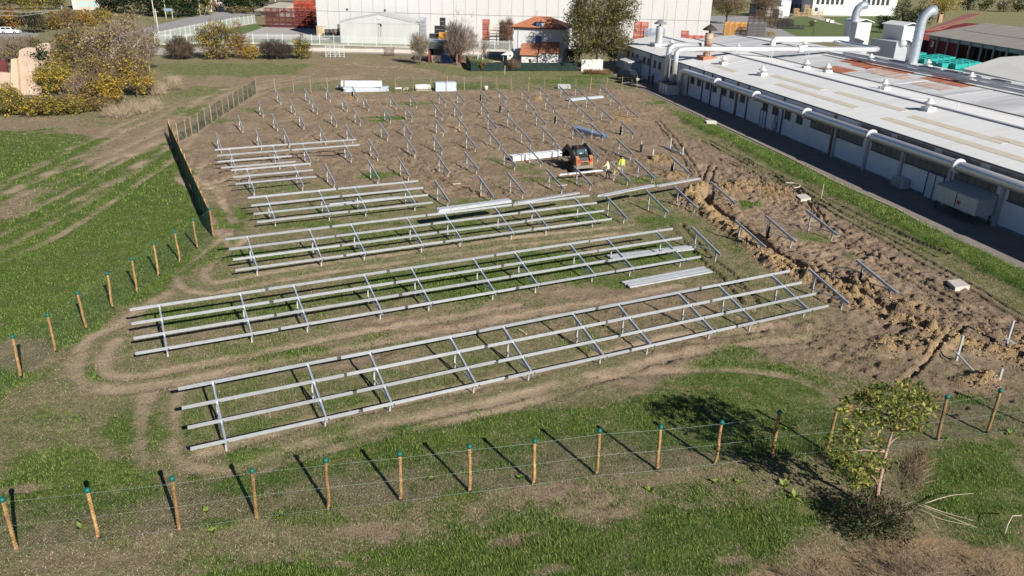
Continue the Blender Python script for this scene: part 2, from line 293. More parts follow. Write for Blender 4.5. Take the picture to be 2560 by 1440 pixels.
def fields(x, y):
    """grass, mud, clay, track cover and height of the ground at x, y"""
    sh = x.shape; x = x.ravel(); y = y.ravel()
    n1 = fbm(x*.35, y*.35, 4, 3)-.5; n2 = fbm(x*.35+40, y*.35+7, 4, 9)-.5
    wx = x+n1*2.4*np.clip(y/40, .5, 3); wy = y+n2*2.4*np.clip(y/40, .5, 3)
    G = np.full(x.shape, .42); M = np.full(x.shape, .15); Cl = np.zeros(x.shape)
    for px, g, m_, c_ in POLYS:
        P = pts2(px); k = np.zeros(x.shape)
        for ox, oy in ((0, 0), (.35, .2), (-.3, .3), (.1, -.4)): k += in_poly(wx+ox, wy+oy, P)/4
        G += (g-G)*k; M += (m_-M)*k; Cl += (c_-Cl)*k
    for ex, ey, rx, ry, g, m_ in ELL:
        c0 = at(ex, ey)[:2]; a = at(ex+rx, ey)[:2]-c0; b = at(ex, ey-ry)[:2]-c0
        det = a[0]*b[1]-a[1]*b[0]; dx = wx-c0[0]; dy = wy-c0[1]
        q = np.hypot((dx*b[1]-dy*b[0])/det, (a[0]*dy-a[1]*dx)/det)
        k = smooth(1.25, .55, q+n1*.9); G += (g-G)*k; M += (m_-M)*k
    S, W_ = sw(np.stack([x, y], -1))
    k = smooth(-8.6, -7.9, W_+n1*1.2)*smooth(46, 56, S+n2*8); G += (1-G)*k; M *= 1-k
    ridge = smooth(-8.9, -7.6, W_)*smooth(-5.3, -6.0, W_)*smooth(46, 56, S)
    k = smooth(-11.8, -9.5, W_+n1*2)*smooth(-7.9, -8.6, W_+n1)*smooth(50, 64, S); G += (.5-G)*k; M *= 1-k
    H = .10*(fbm(x*.12, y*.12, 3, 5)-.5)+.07*(fbm(x*.8, y*.8, 3, 15)-.5)+.07*(fbm(x*2.6, y*2.6, 3, 17)-.5)
    near = y < 200
    T = np.zeros(x.shape)
    for px, hw, dp, tw in RUTS:
        C = spline(pts2(px), 5)
        offs = (0,) if not tw else (-tw/2, tw/2)
        for o in offs:
            dC = np.gradient(C, axis=0); nn = np.stack([-dC[:, 1], dC[:, 0]], 1); nn /= np.linalg.norm(nn, axis=1)[:, None]
            d = seg_dist(wx*.15+x*.85, wy*.15+y*.85, C+nn*o)
            k = smooth(hw*1.5, hw*.6, d+n2*hw*.9); T = np.maximum(T, k*np.clip(.55+n1*1.5+(n2>.12)*.2, 0, 1)*(1 if hw > .16 else .35)); H -= (1.5 if hw > .2 else 2.1)*dp*smooth(hw*1.3, hw*.5, d)
            H += dp*.5*np.exp(-((d-hw*1.6)/(hw*.6))**2)
    # churned soil, clods
    cl = np.abs(fbm(x*1.1, y*1.1, 4, 21)-.5)*2; c2 = fbm(x*2.6, y*2.6, 3, 31)-.5
    H += M*(1+.55*np.clip(M*4-3.2, 0, 1)*(y < 75))*(.30*(cl-.3)+.17*c2+.10*(fbm(x*5.2, y*5.2, 2, 37)-.5))*np.clip(.25+1.5*fbm(x*.2, y*.2, 2, 77), .25, 1.6)
    # trench and its spoil
    d, side = seg_dist(x+n1*.25, y+n2*.25, TRENCH, True)
    inrange = smooth(1.2, .2, np.hypot(x-TRENCH[0, 0], y-TRENCH[0, 1])*0)
    heap = np.exp(-((d-1.35)/.75)**2)*(side < 0)*np.clip(.2+1.6*fbm(x*.35, y*.35, 3, 41), 0, 1.2)
    heap2 = np.exp(-((d-1.1)/.6)**2)*(side > 0)*np.clip(2.2*fbm(x*.3+9, y*.3, 3, 51)-.6, 0, 1)
    lump = np.abs(fbm(x*1.7, y*1.7, 4, 61)-.5)*2
    lump = lump+.5*(fbm(x*4.2, y*4.2, 2, 63)-.5); H += (heap*.62+heap2*.45)*(.40+1.35*lump)
    Cl = np.clip(np.maximum(Cl, heap*1.25+heap2*.9), 0, 1); G *= 1-np.clip(heap+heap2, 0, 1); M = np.maximum(M, np.clip(heap+heap2, 0, 1))
    k = smooth(.34, .17, d); H -= 1.25*k*smooth(27., 30., y+x*0+ (x-16)*.0); G *= 1-smooth(.9, .5, d); M = np.maximum(M, smooth(.9, .4, d))
    # loose spoil heaps: (x, y, rx, ry, height)
    for ex, ey, rx, ry, hh in ((1850, 470, 90, 20, .5), (1930, 480, 60, 20, .45), (1720, 510, 60, 16, .4), (1650, 400, 45, 12, .35), (1690, 440, 40, 12, .4), (2230, 860, 60, 26, .3), (2330, 870, 60, 26, .35), (1345, 245, 22, 7, .5), (880, 245, 30, 7, .35), (2150, 720, 50, 25, .35), (2450, 950, 60, 20, .3), (1560, 295, 40, 12, .25), (1150, 320, 30, 6, .2)):
        c0 = at(ex, ey)[:2]; a = at(ex+rx, ey)[:2]-c0; b = at(ex, ey-ry)[:2]-c0; det = a[0]*b[1]-a[1]*b[0]
        q = np.hypot(((x-c0[0])*b[1]-(y-c0[1])*b[0])/det, (a[0]*(y-c0[1])-a[1]*(x-c0[0]))/det)
        k = smooth(1.3, .3, q+n1*1.1); H += hh*k*(.35+1.3*lump); Cl = np.maximum(Cl, k*.9); M = np.maximum(M, k); G *= 1-k
    H += ridge*.35*(.6+.9*fbm(x*.9, y*.9, 3, 71)); 
    # level under the paved strip and the factory
    flat = smooth(-5.6, -5.0, W_)*(S > -60); H = H*(1-flat)
    H = np.where(near, H, 0)*smooth(190, 170, y)
    gstrip = smooth(-8.6, -7.9, W_+n1*1.0)*smooth(46, 56, S+n2*8)*smooth(-4.9, -5.3, W_); G = np.maximum(G, gstrip*1.15)
    G = np.where(near, G, .45); M = np.where(near, M, .1); Cl = np.where(near, Cl, 0); T = np.where(near, T, 0)
    return [a.reshape(sh) for a in (np.clip((.10+.78*G)*(1-.8*T), 0, 1), np.clip(M, 0, 1), Cl, T, H)]
G_, M_, C_, T_, H_ = fields(X, Y)
hh_grid = (GX, GY, H_)
def ground_z(x, y):
    i = np.clip(np.searchsorted(GX, x)-1, 0, len(GX)-2); j = np.clip(np.searchsorted(GY, y)-1, 0, len(GY)-2)
    fx = (x-GX[i])/(GX[i+1]-GX[i]); fy = (y-GY[j])/(GY[j+1]-GY[j])
    return (H_[j, i]*(1-fx)+H_[j, i+1]*fx)*(1-fy)+(H_[j+1, i]*(1-fx)+H_[j+1, i+1]*fx)*fy
def grid_lookup(A, x, y):
    i = np.clip(np.searchsorted(GX, x), 0, len(GX)-1); j = np.clip(np.searchsorted(GY, y), 0, len(GY)-1); return A[j, i]
ny, nx = X.shape
idx = np.arange(nx*ny).reshape(ny, nx)
Fq = np.stack([idx[:-1, :-1], idx[:-1, 1:], idx[1:, 1:], idx[1:, :-1]], -1).reshape(-1, 4)
def ground_material():
    m = bpy.data.materials.new('field_soil'); m.use_nodes = True; n = m.node_tree.nodes; l = m.node_tree.links
    b = n['Principled BSDF']; b.inputs['Roughness'].default_value = .95; b.inputs['Specular IOR Level'].default_value = .1
    def attr(nm):
        a = n.new('ShaderNodeAttribute'); a.attribute_name = nm; return a
    geo = n.new('ShaderNodeNewGeometry'); pos = geo.outputs['Position']
    def noise(s, d=5, r=.6, st=None):
        src = pos
        if st:
            mp = n.new('ShaderNodeMapping'); mp.inputs['Scale'].default_value = st; mp.inputs['Rotation'].default_value = (0, 0, -RA); l.new(pos, mp.inputs[0]); src = mp.outputs[0]
        t = n.new('ShaderNodeTexNoise'); t.inputs['Scale'].default_value = s; t.inputs['Detail'].default_value = d; t.inputs['Roughness'].default_value = r
        l.new(src, t.inputs['Vector']); return t.outputs['Fac']
    def math_(op, a, b_, clamp=False):
        q = n.new('ShaderNodeMath'); q.operation = op; q.use_clamp = clamp
        for i, v in enumerate((a, b_)):
            if v is None: continue
            if isinstance(v, (int, float)): q.inputs[i].default_value = v
            else: l.new(v, q.inputs[i])
        return q.outputs[0]
    def mixc(f, a, b_):
        q = n.new('ShaderNodeMix'); q.data_type = 'RGBA'
        if isinstance(f, (int, float)): q.inputs[0].default_value = f
        else: l.new(f, q.inputs[0])
        for i, v in ((6, a), (7, b_)):
            if isinstance(v, tuple): q.inputs[i].default_value = (*v, 1)
            else: l.new(v, q.inputs[i])
        return q.outputs[2]
    def ramp(v, lo, hi):
        q = n.new('ShaderNodeMapRange'); q.clamp = True; q.inputs[1].default_value = lo; q.inputs[2].default_value = hi
        l.new(v, q.inputs[0]); return q.outputs[0]
    cov = attr('cov'); sp = n.new('ShaderNodeSeparateColor'); l.new(cov.outputs['Color'], sp.inputs[0])
    g, mu, cl = sp.outputs[0], sp.outputs[1], sp.outputs[2]; tr = attr('trk').outputs['Fac']
    nA = noise(1.1, 6, .7); nB = noise(6., 5, .7); nC = noise(22., 4, .7, (1.0, 2.2, 1)); nD = noise(.28, 4, .6); nE = noise(2.3, 6, .75)
    straw = mixc(ramp(nC, .35, .65), (.20, .15, .10), (.59, .465, .325))
    straw = mixc(ramp(nE, .42, .68), straw, (.24, .175, .12)); straw = mixc(ramp(nB, .56, .72), straw, (.13, .10, .07))
    soil = mixc(ramp(nB, .3, .7), (.20, .138, .095), (.40, .295, .21))
    soil = mixc(ramp(nE, .55, .72), soil, (.11, .076, .053))
    soil = mixc(ramp(nD, .45, .7), soil, mixc(ramp(nC, .3, .7), (.30, .222, .16), (.46, .35, .25)))
    clay = mixc(ramp(nE, .3, .7), (.29, .195, .10), (.50, .355, .195))
    track = mixc(ramp(nC, .3, .7), (.42, .32, .225), (.58, .46, .325))
    green = mixc(ramp(nB, .3, .7), (.05, .085, .017), (.155, .225, .05))
    green = mixc(ramp(nA, .5, .75), green, (.25, .27, .085))
    base = mixc(math_('ADD', ramp(mu, .15, .75), math_('MULTIPLY', math_('SUBTRACT', nE, .5), 1.2), True), straw, soil)
    base = mixc(math_('ADD', cl, math_('MULTIPLY', math_('SUBTRACT', nA, .55), 1.6), True), base, clay)
    base = mixc(math_('MULTIPLY', tr, .85), base, track)
    gn = math_('ADD', math_('MULTIPLY', nA, .42), math_('ADD', math_('MULTIPLY', nB, .33), math_('MULTIPLY', nC, .25)))
    gg = math_('SUBTRACT', math_('ADD', math_('MULTIPLY', g, .50), .27), gn)
    col = mixc(ramp(gg, -.13, .14), base, green)
    l.new(col, b.inputs['Base Color'])
    bp = n.new('ShaderNodeBump'); bp.inputs['Strength'].default_value = 1.0; bp.inputs['Distance'].default_value = .22
    hgt = math_('ADD', math_('MULTIPLY', nB, .6), math_('MULTIPLY', nC, .4)); l.new(hgt, bp.inputs['Height']); l.new(bp.outputs[0], b.inputs['Normal'])
    return m
gm = np_mesh('ground', np.stack([X, Y, H_], -1).reshape(-1, 3), Fq, ground_material(), np.stack([G_, M_, C_], -1).reshape(-1, 3), True, 'cov')
ta = gm.attributes.new('trk', 'FLOAT', 'POINT'); ta.data.foreach_set('value', T_.astype(np.float32).ravel())
ground = obj('ground', gm, kind='structure')
def sheet(name, px, z, m, world=False):
    P = [tuple(q[:2]) for q in px] if world else [tuple(at(a, b)[:2]) for a, b in px]
    return MB().add([(x, y, z) for x, y in P], [tuple(range(len(P)))]).build(name, m, kind='structure')
# ================================================================ PAVED SHEETS (setting)
asph = mat('worn_asphalt', (.19, .165, .145), .95, col2=(.26, .225, .195), scale=.6, detail=8, bump=.3, bscale=30)
MB().add([fac(-6, -4.6, .012), fac(130, -5.9, .012), fac(130, 4, .012), fac(-6, 4, .012)], [(0, 1, 2, 3)]).build('service_lane', asph, kind='structure')
kb = MB()
_k = [(-2, -4.55), (26.8, -4.4), (40.5, -4.5), (53.3, -4.7), (64.3, -4.55), (75.1, -4.75), (84.7, -5.2), (92.7, -4.9), (101, -5.8), (128, -5.8)]
for (a, b), (c, d) in zip(_k[:-1], _k[1:]): kb.bar(fac(a, b, .03), fac(c, d, .03), .16, .14)
kb.build('kerb', mat('old_concrete', (.36, .31, .26), .9, var=.2, scale=2), kind='structure')
# ================================================================ SOLAR RACKS
GALV = mat('galvanised_steel', (.54, .56, .585), .4, .3, var=.14, scale=2.5, detail=7, spec=.5, rnd=.14)
GALV2 = mat('galvanised_beam', (.36, .41, .49), .45, .3, var=.14, scale=5, spec=.5)
LEGM = mat('galvanised_leg', (.50, .51, .50), .5, .35, var=.15, scale=8)
DARKM = mat('joint_plate', (.12, .12, .12), .6, .3)
L = 6.56
BH, ZT, ZB, FO, BO = 3.077, 1.438, .51, .416, 2.582
SL = (ZT-ZB)/BH
bdir = unit(VD*BH+ZD*(ZT-ZB)); bnor = unit(np.cross(UD, bdir))
def chan(mb, p0, p1, x, y, wd, ht, t, lip=.0):        # C channel: web on -x, flanges towards +x
    a = [(-wd/2, -ht/2), (wd/2, -ht/2), (wd/2, -ht/2+t), (-wd/2+t, -ht/2+t), (-wd/2+t, ht/2-t), (wd/2, ht/2-t), (wd/2, ht/2), (-wd/2, ht/2)]
    n = 8; P = [np.asarray(p0)+x*i+y*j for i, j in a]+[np.asarray(p1)+x*i+y*j for i, j in a]
    fs = [(i, (i+1) % n, (i+1) % n+n, i+n) for i in range(n)]
    for o in (0, n):
        for f in ((0, 1, 2, 3), (0, 3, 4, 7), (4, 5, 6, 7)): fs.append(tuple(i+o for i in (f if o else f[::-1])))
    mb.add(P, fs)
b_ = MB(); chan(b_, -bdir*.04-bnor*.0, bdir*(np.hypot(BH, ZT-ZB)+.04), UD, bnor, .075, .15, .012); BEAM = b_.mesh('beam', GALV2)
f_ = MB(); chan(f_, VD*0-ZD*.5, VD*0+ZD*(ZB+SL*FO-.06), UD, VD, .07, .09, .012); FLEG = f_.mesh('leg', LEGM)
f_ = MB(); chan(f_, VD*0-ZD*.5, VD*0+ZD*(ZB+SL*BO-.06), UD, VD, .07, .09, .012); BLEG = f_.mesh('leg', LEGM)
BRACE = MB().bar(VD*(BO-.02)+ZD*.42, VD*(FO+.02)+ZD*(ZB+.02), .045, .05).mesh('brace', GALV2)
vd2 = unit(VD+ZD*SL)
r_ = MB(); chan(r_, UD*.08, UD*(L-.08), bdir, bnor, .075, .125, .012); RAIL = r_.mesh('rail', GALV)
JOINT = MB().bar(-UD*.13, UD*.13, .055, .09, bnor).mesh('joint', DARKM)
CLAMP = MB().box(-bdir*.05, (.05, .03, .11), (UD, bdir, bnor)).mesh('clamp', DARKM)
def frame_parts(parent, off, rz=0):
    for nm, me, o in (('beam', BEAM, ZD*ZB), ('leg', FLEG, VD*FO), ('leg', BLEG, VD*BO), ('brace', BRACE, VD*0)):
        c = obj(nm, me, parent); c.location = tuple(off+o)
TABLES = [(26.72, .13, (5, 5, 5, 5), 'finished steel rack of long rails nearest to the front fence', 0), (35.70, -1.34, (5, 5, 5, 5), 'finished rail rack just behind the nearest rack, longest to the left', 0),
          (44.62, 4.21, (4, 4, 4, 4), 'eight-frame rail rack, third row from the front, with loose rails on its top edge', 0), (53.38, 6.88, (2, 2, 2, 2), 'short four-frame rail rack, fourth row from the front', 0),
          (61.95, 6.80, (1, 1, 1, 0), 'smallest rail rack with only three rails on two frames', 0), (70.05, 6.50, (2, 2, 1, 1), 'half-built rail rack farthest back, two long and two short rails on four frames', 0)]
ROWV = {}
for ri, (v, u0, pc, lab, _) in enumerate(TABLES):
    t = thing('solar_rack', lab, 'solar rack', uv(u0, v), 'racks of rails across the field'); ROWV[ri+1] = v
    for k in range(max(pc)):
        for fr in (.205, .79): frame_parts(t, UD*(k+fr)*L)
    for j, n in enumerate(pc):
        fv = BH*(1-j/3.)
        jit = (random.uniform(-.06, .06) if ri < 4 else random.uniform(-.15, .15))
        for k in range(n):
            c = obj('rail', RAIL, t); c.location = tuple(UD*(k*L+jit+random.uniform(-.03, .03))+VD*fv+ZD*(ZB+SL*fv)+bnor*(.13+random.uniform(-.008, .008))); c.rotation_euler = (0, random.uniform(-.0025, .0025), random.uniform(-.003, .003))
            if ri < 4:
                for fr in (.205, .79): q = obj('clamp', CLAMP, t); q.location = tuple(UD*((k+fr)*L+.07)+VD*fv+ZD*(ZB+SL*fv)+bnor*.10)
            if k: d = obj('joint', JOINT, t); d.location = tuple(UD*(k*L+jit)+VD*fv+ZD*(ZB+SL*fv)+bnor*.12)
# single frames still without rails: (row, v, list of u)
FR = {1: (26.68, [34.41, 38.28]), 2: (35.73, [32.99, 36.80, 39.54, 43.44]), 3: (44.60, [31.76, 35.50, 38.28, 42.01]), 4: (53.35, [21.29, 25.05, 27.80, 31.47, 34.22, 38.0, 40.58, 44.53]),
      5: (61.88, [14.56, 18.32, 21.04, 24.73, 27.5, 31.31, 34.01, 37.1, 40.32, 44.19]), 6: (70.05, [20.8, 24.55, 27.35, 30.94, 33.6, 37.23, 39.92, 43.58, 46.06, 50.0]),
      7: (78.3, [7.7, 11.46, 14.21, 17.85, 20.66, 24.41, 27.03, 30.77, 33.51, 37.12, 39.62, 43.42, 46.09, 49.8, 52.52, 56.34]), 8: (87.15, [11.0, 14.68, 17.55, 21.2, 23.98, 27.59, 30.2, 34.06, 36.59, 40.24, 42.99, 46.6, 49.45, 53.01, 55.7, 59.6]),
      9: (95.95, [14.62, 18.39, 21.08, 24.85, 27.6, 31.21, 33.97, 37.96, 40.66, 44.2, 46.9, 50.45, 53.36, 56.72, 59.16, 63.4]), 10: (104.35, [18.3, 21.98, 24.79, 28.54])}
CONDUIT = {(2, 39.54), (3, 42.01), (1, 38.28), (4, 44.53), (6, 50.0), (7, 46.09), (8, 42.99), (9, 44.2), (10, 28.54)}
proto = None
ROWN = {1: 'nearest', 2: 'second', 3: 'third', 4: 'fourth', 5: 'fifth', 6: 'sixth'}
BACKN = {10: 'rearmost', 9: 'second to last', 8: 'third to last', 7: 'fourth to last'}
for row, (v, us) in FR.items():
    for i, u in enumerate(us):
        pipe = 'frame with a black pipe at its leg' if (row, u) in CONDUIT else 'bare grey support frame'
        if row <= 6: lab = f'{pipe}, {ORD[i]} to the right of the {ROWN[row]} rack'
        else: lab = f'{pipe}, {ORD[i]} in the {BACKN[row]} row'
        z = -.02
        if proto is None:
            proto = thing('mounting_frame', lab, 'frame', uv(u, v, z), 'single frames waiting for rails'); frame_parts(proto, np.zeros(3))
        else: dup(proto, uv(u, v, z), random.uniform(-.012, .012), lab)
# black corrugated pipes standing beside rear legs
PIPE = mat('black_plastic', (.012, .012, .014), .5, var=.2)
def pipe_mesh():
    m = MB()
    for k, (du, dv) in enumerate(((-.09, .05), (-.16, 0), (-.1, -.07), (-.2, .08))):
        m.tube([(-.3-du*.6, -.25+dv, -.6), (-.12+du*.2, -.1+dv, -.1), (du+.06, dv, .35), (du+.1, dv*.8, .75+.05*k)], .045, 7)
    return m.mesh('cable_pipe', PIPE, True)
PM = pipe_mesh()
for n_, (row, u) in enumerate(sorted(CONDUIT)):
    lab = 'black cable pipes at the leg of a frame '+(f'right of the {ROWN[row]} rack' if row <= 6 else f'in the {BACKN[row]} row')
    o = obj('cable_pipe', PM, label=lab, cat='pipe', group='black cable pipes at the frames'); o.location = tuple(uv(u, FR[row][0]+BO)-UD*.02); o.rotation_euler = (0, 0, RA+random.uniform(-.5, .5))
# loose cable loop lying over the spoil
c0 = at(2098, 700)
lp = MB()
for k in range(2):
    lp.tube([c0+np.array(q)*1.0 for q in ((-.75+.1*k, -.5, -.3), (-.7+.1*k, -.2, .35), (-.3, .1, .75+.06*k), (.4, .15, .78), (1.1, .05, .55), (1.4, -.1, .4))], .04, 7)
lp.build('cable_pipe', PIPE, smooth=True, label='black cable pipes looping over the spoil beside the trench', cat='pipe')
MB().tube([at(1722, 505)+np.array(q) for q in ((-.1, 0, -.1), (-.15, 0, .4), (.05, 0, .7), (.3, 0, .5), (.25, 0, .1))], .05, 7).build('cable_pipe', PIPE, smooth=True, label='small black pipe hoop sticking out of the spoil behind a frame', cat='pipe')
# posts and legs that carry nothing yet
def lone(name, label, pieces, cat):
    P = np.array(pieces[0][1]); t = thing(name, label, cat, at(*P))
    o = np.array(t.location)
    for nm, (bx, by), top, ww, m in pieces:
        b = at(bx, by)
        if isinstance(top, tuple): q = at(top[0], top[1], top[2]) if len(top) == 3 else at(*top); e = q
        else: e = b+ZD*top
        if nm == 'beam' and len(top) == 3: b = b+ZD*.08
        MB().bar(b-ZD*(.4 if nm == 'leg' else 0)-o, e-o, ww, ww*1.2).build(nm, m, t)
    return t
lone('frame_leg', 'tall bare leg with a brace slanting to the ground, nearest the young tree', [('leg', (2391, 900), 1.35, .09, LEGM), ('brace', (2461, 957), (2389, 880, .45), .06, GALV)], 'frame leg')
lone('frame_leg', 'bare leg and brace at the right edge beside the trench', [('leg', (2516, 862), 1.4, .09, LEGM), ('brace', (2572, 878), (2513, 845, .45), .06, GALV)], 'frame leg')
lone('frame_leg', 'short bare leg stub on churned soil behind the front fence', [('leg', (2497, 951), .65, .09, LEGM)], 'frame leg')
lone('frame_leg', 'lone grey post half wrapped in black pipe behind the workers', [('leg', (1602, 380), 1.15, .09, LEGM), ('sleeve', (1602, 380), .8, .2, PIPE)], 'frame leg')
lone('frame_leg', 'lone short grey post beside a dug hole', [('leg', (1632, 395), .9, .1, LEGM)], 'frame leg')
lone('mounting_frame', 'collapsed frame with its beam lying on the churned soil', [('leg', (1676, 372), 1.1, .09, LEGM), ('leg', (1707, 385), .75, .09, LEGM), ('beam', (1655, 367), (1702, 383, .2), .12, GALV2), ('brace', (1678, 366), (1706, 374, .5), .05, GALV2)], 'frame')
o_ = thing('loose_beam', 'single grey beam lying on the ground before a frame behind the workers', 'beam', at(1555, 392)); MB().bar(at(1535, 384)+ZD*.1-np.array(o_.location), at(1576, 401)+ZD*.1-np.array(o_.location), .1, .14).build('beam', GALV2, o_)
# ================================================================ RAIL STACKS
def rail_stack(label, a, b, n, pitch, z=.06, layers=1, m=GALV, group='loose rails and bundles', hw=.05, strap=None, h=.1, jit=.15):
    P, Q = np.asarray(a, float), np.asarray(b, float); x = unit(Q-P); y = unit(np.cross(ZD, x)); t = thing('rail_stack', label, 'rails', P, group)
    ln = np.linalg.norm(Q-P)
    for l_ in range(layers):
        for k in range(n):
            mb = MB(); o = y*((k-(n-1)/2)*pitch)+ZD*(z+l_*h); s = random.uniform(0, jit)
            chan(mb, o+x*s, o+x*(ln-random.uniform(0, jit)), y, np.cross(x, y), pitch*.80, h*.95, .012)
            mb.build('rail', m, t)
    if strap:
        for s in strap:
            w_ = n*pitch+.04; MB().box(x*s*ln+ZD*(z+(layers-1)*h/2), (.09, w_, layers*h+.05), (x, y, ZD)).build('strap', DARKM, t)
    return t
WRAP = mat('white_film', (.64, .64, .64), .35, var=.06, scale=3, spec=.5)
BLUEG = mat('pale_zinc', (.52, .58, .66), .4, .3, var=.1, scale=4)
rail_stack('four wide channels lying side by side on the soil between the two nearest racks', at(1563, 716), at(1771, 677), 4, .24, .1, jit=.08)
rail_stack('white rails stacked flat on the ground inside the second rack', at(1523, 648), at(1733, 622), 4, .2, .12, 1)
rail_stack('thick sheaf of rails resting on top of the third rack', at(1092, 529, 1.62), at(1276, 504, 1.62), 4, .14, .05, 2, jit=.1)
rail_stack('two rails resting along the top edge of the third rack', at(1288, 509, 1.62), at(1450, 483, 1.62), 2, .16, .05)
rail_stack('sheaf of rails bridging the first bare frames right of the third rack', at(1492, 493, 1.5), at(1642, 463, 1.5), 4, .11, .05, 1, jit=.6)
rail_stack('long pale rails bridging frames beside the cable trench', at(1635, 468, 1.5), at(1757, 446, 1.5), 3, .11, .05, 1, jit=.5)
rail_stack('two loose rails lying inside the fourth rack', at(822, 511, .3), at(1000, 494, .3), 2, .16, .05)
rail_stack('strapped white rail bundle on the soil beside the loader', at(1277, 403), at(1412, 388), 6, .14, .1, 5, WRAP, strap=(.15, .83), jit=.05)
rail_stack('grey rail bundle lying between frames near the rear right corner', at(1419, 253), at(1507, 245), 5, .13, .1, 3, BLUEG, jit=.3)
rail_stack('bluish rail bundle lying aslant between frames', at(1437, 322), at(1514, 345), 7, .13, .08, 3, mat('blue_zinc', (.34, .46, .66), .4, .3, scale=3), jit=.1)
rail_stack('white wrapped upper bundle of the long pile by the rear fence', at(853, 216, .65), at(955, 217, .65), 7, .16, .12, 5, WRAP, h=.16, jit=.05)
rail_stack('long bluish rail bundle at the bottom of the pile by the rear fence', at(856, 229), at(972, 227), 8, .16, .06, 5, BLUEG, h=.13, jit=.7)
rail_stack('short rail ends poking from the pile by the rear fence', at(843, 220, .3), at(858, 220, .3), 4, .16, .1, 3, BLUEG, h=.13)
rail_stack('upright packed grey bundle at the rear fence, right of the white roll', at(1087, 227), at(1139, 226), 9, .15, .06, 8, BLUEG, h=.16, strap=(.5,), jit=.04)
rail_stack('small heap of pale rails and wood by the rear fence', at(986, 223), at(1004, 222), 3, .16, .08, 2, WRAP)
t = thing('plastic_roll', 'white plastic-wrapped roll lying by the rear fence', 'roll', at(1037, 226)); q = at(1076, 225)-at(1037, 226)
MB().tube([ZD*.45+q*s for s in (0, .03, .3, .6, .97, 1)], [.2, .42, .45, .44, .42, .2], 12).build('roll', WRAP, t, True); MB().bar(ZD*.03+VD*-.5, q+ZD*.03+VD*-.5, .2, .08).build('plank', mat('pale_wood', (.5, .42, .3), .8), t)
wood = mat('pale_wood', (.5, .42, .3), .8)
t = thing('wood_pile', 'small pile of pale wood blocks by the rear fence', 'wood pile', at(1012, 226))
for k in range(7): MB().box((random.uniform(-.4, .4), random.uniform(-.3, .3), .1+.15*(k//3)), (.5, .14, .14), ((math.cos(k), math.sin(k), 0), (-math.sin(k), math.cos(k), 0), (0, 0, 1))).build('block', wood, t)
for lab, a, b, wd in (('pale wooden board on the soil behind the fourth rack', (1131, 462), (1151, 460), .16), ('pale yellow board lying behind the third rack', (1392, 467), (1417, 463), .14), ('thin wooden lath lying inside the nearest rack', (1297, 826), (1316, 838), .08), ('flat pale board near the paved lane', (1850, 300), (1866, 302), .3)):
    t = MB().bar(at(*a)+ZD*.06, at(*b)+ZD*.06, wd, .05).build('board', wood, label=lab, cat='board')
CONC = mat('pale_concrete', (.50, .45, .40), .9, var=.12, scale=2, bump=.2)
def slab(lab, px, z0, z1): MB().prism([tuple(at(a, b)[:2]) for a, b in px], z0, z1).build('concrete_slab', CONC, label=lab, cat='slab')
slab('pale concrete cover slab half sunk in churned soil by the green strip', [(2366, 709), (2387, 727), (2423, 722), (2398, 705)], -.1, .22)
slab('ribbed pale concrete slab beside the wooden stake', [(1989, 491), (2002, 503), (2027, 499), (2013, 488)], -.1, .15)
t = thing('concrete_box', 'white concrete manhole box at the edge of the paved lane', 'manhole', at(1776, 316)); MB().box((0, 0, .28), (1.15, .9, .56)).build('box', CONC, t); MB().box((0, 0, .60), (1.25, 1.0, .08)).build('lid', mat('white_lid', (.66, .63, .6), .8), t)
MB().tube([at(2053, 497)-ZD*.3, at(2053, 497)+ZD*1.3], .03, 6).build('wooden_stake', wood, label='thin wooden stake by the ribbed concrete slab', cat='stake')
MB().tube([at(1262, 187)-ZD*.3, at(1262, 187)+ZD*1.5], .05, 6).build('wooden_stake', wood, label='pale stake standing before the green garden screen', cat='stake')
t = thing('hose', 'pale bent pipe lying on the grass edge by the green strip', 'pipe', at(1975, 465)); q = [at(*s)-at(1975, 465)+ZD*.08 for s in ((1962, 459), (1985, 460), (1998, 464), (1998, 469), (1984, 472))]; MB().tube(spline(q, 4), .05, 6).build('pipe', CONC, t, True)
MB().lathe(at(1215, 225), [(.25, 0), (.3, .5), (.3, .6), (.1, .62)], 12).build('plastic_drum', WRAP, smooth=True, label='small white plastic drum by the rear fence', cat='drum')
t = thing('trough', 'grey open trough by the rear fence with a beam before it', 'trough', at(1410, 222)); q = np.array([1, 0, 0])
for c_, s_ in (((0, .5, .35), (1.9, .06, .6)), ((0, -.3, .3), (1.9, .06, .5)), ((-.95, .1, .3), (.06, .8, .5)), ((.95, .1, .3), (.06, .8, .5)), ((0, .1, .08), (1.9, .8, .06))): MB().box(c_, s_).build('panel', LEGM, t)
# ================================================================ FIELD FENCES
WOODP = mat('peeled_wood', (.20, .105, .04), .85, col2=(.47, .29, .125), rnd=.28, ramp=(.36, .62), scale=14, detail=6, stretch=(1, 1, .25), bump=.3)
WOODF = mat('weathered_post', (.34, .25, .14), .85, rnd=.25, var=.3, scale=4)
CAPM = mat('green_cap', (.006, .12, .10), .5, var=.2)
TENS = mat('pale_wire', (.34, .42, .38), .4, .3)
WIRE = mat('green_wire', (.02, .05, .032), .5, .2)
def post_mesh(m, h, r, k):
    rr = random.Random(k); a = [rr.uniform(-.018, .018) for _ in range(8)]
    zs = (-.4, 0, .35, .8, 1.25, 1.7, h)
    return MB().tube([(a[i], a[7-i], z) for i, z in enumerate(zs)], [r*1.05, r*1.05, r*rr.uniform(.95, 1.08), r, r*rr.uniform(.92, 1.05), r*.95, r*.93], 8).mesh('post', m, True)
POSTS = [post_mesh(WOODP, 2.0, .066, k) for k in range(4)]; POSTSF = [post_mesh(WOODF, 2.0, .047, k) for k in range(3)]
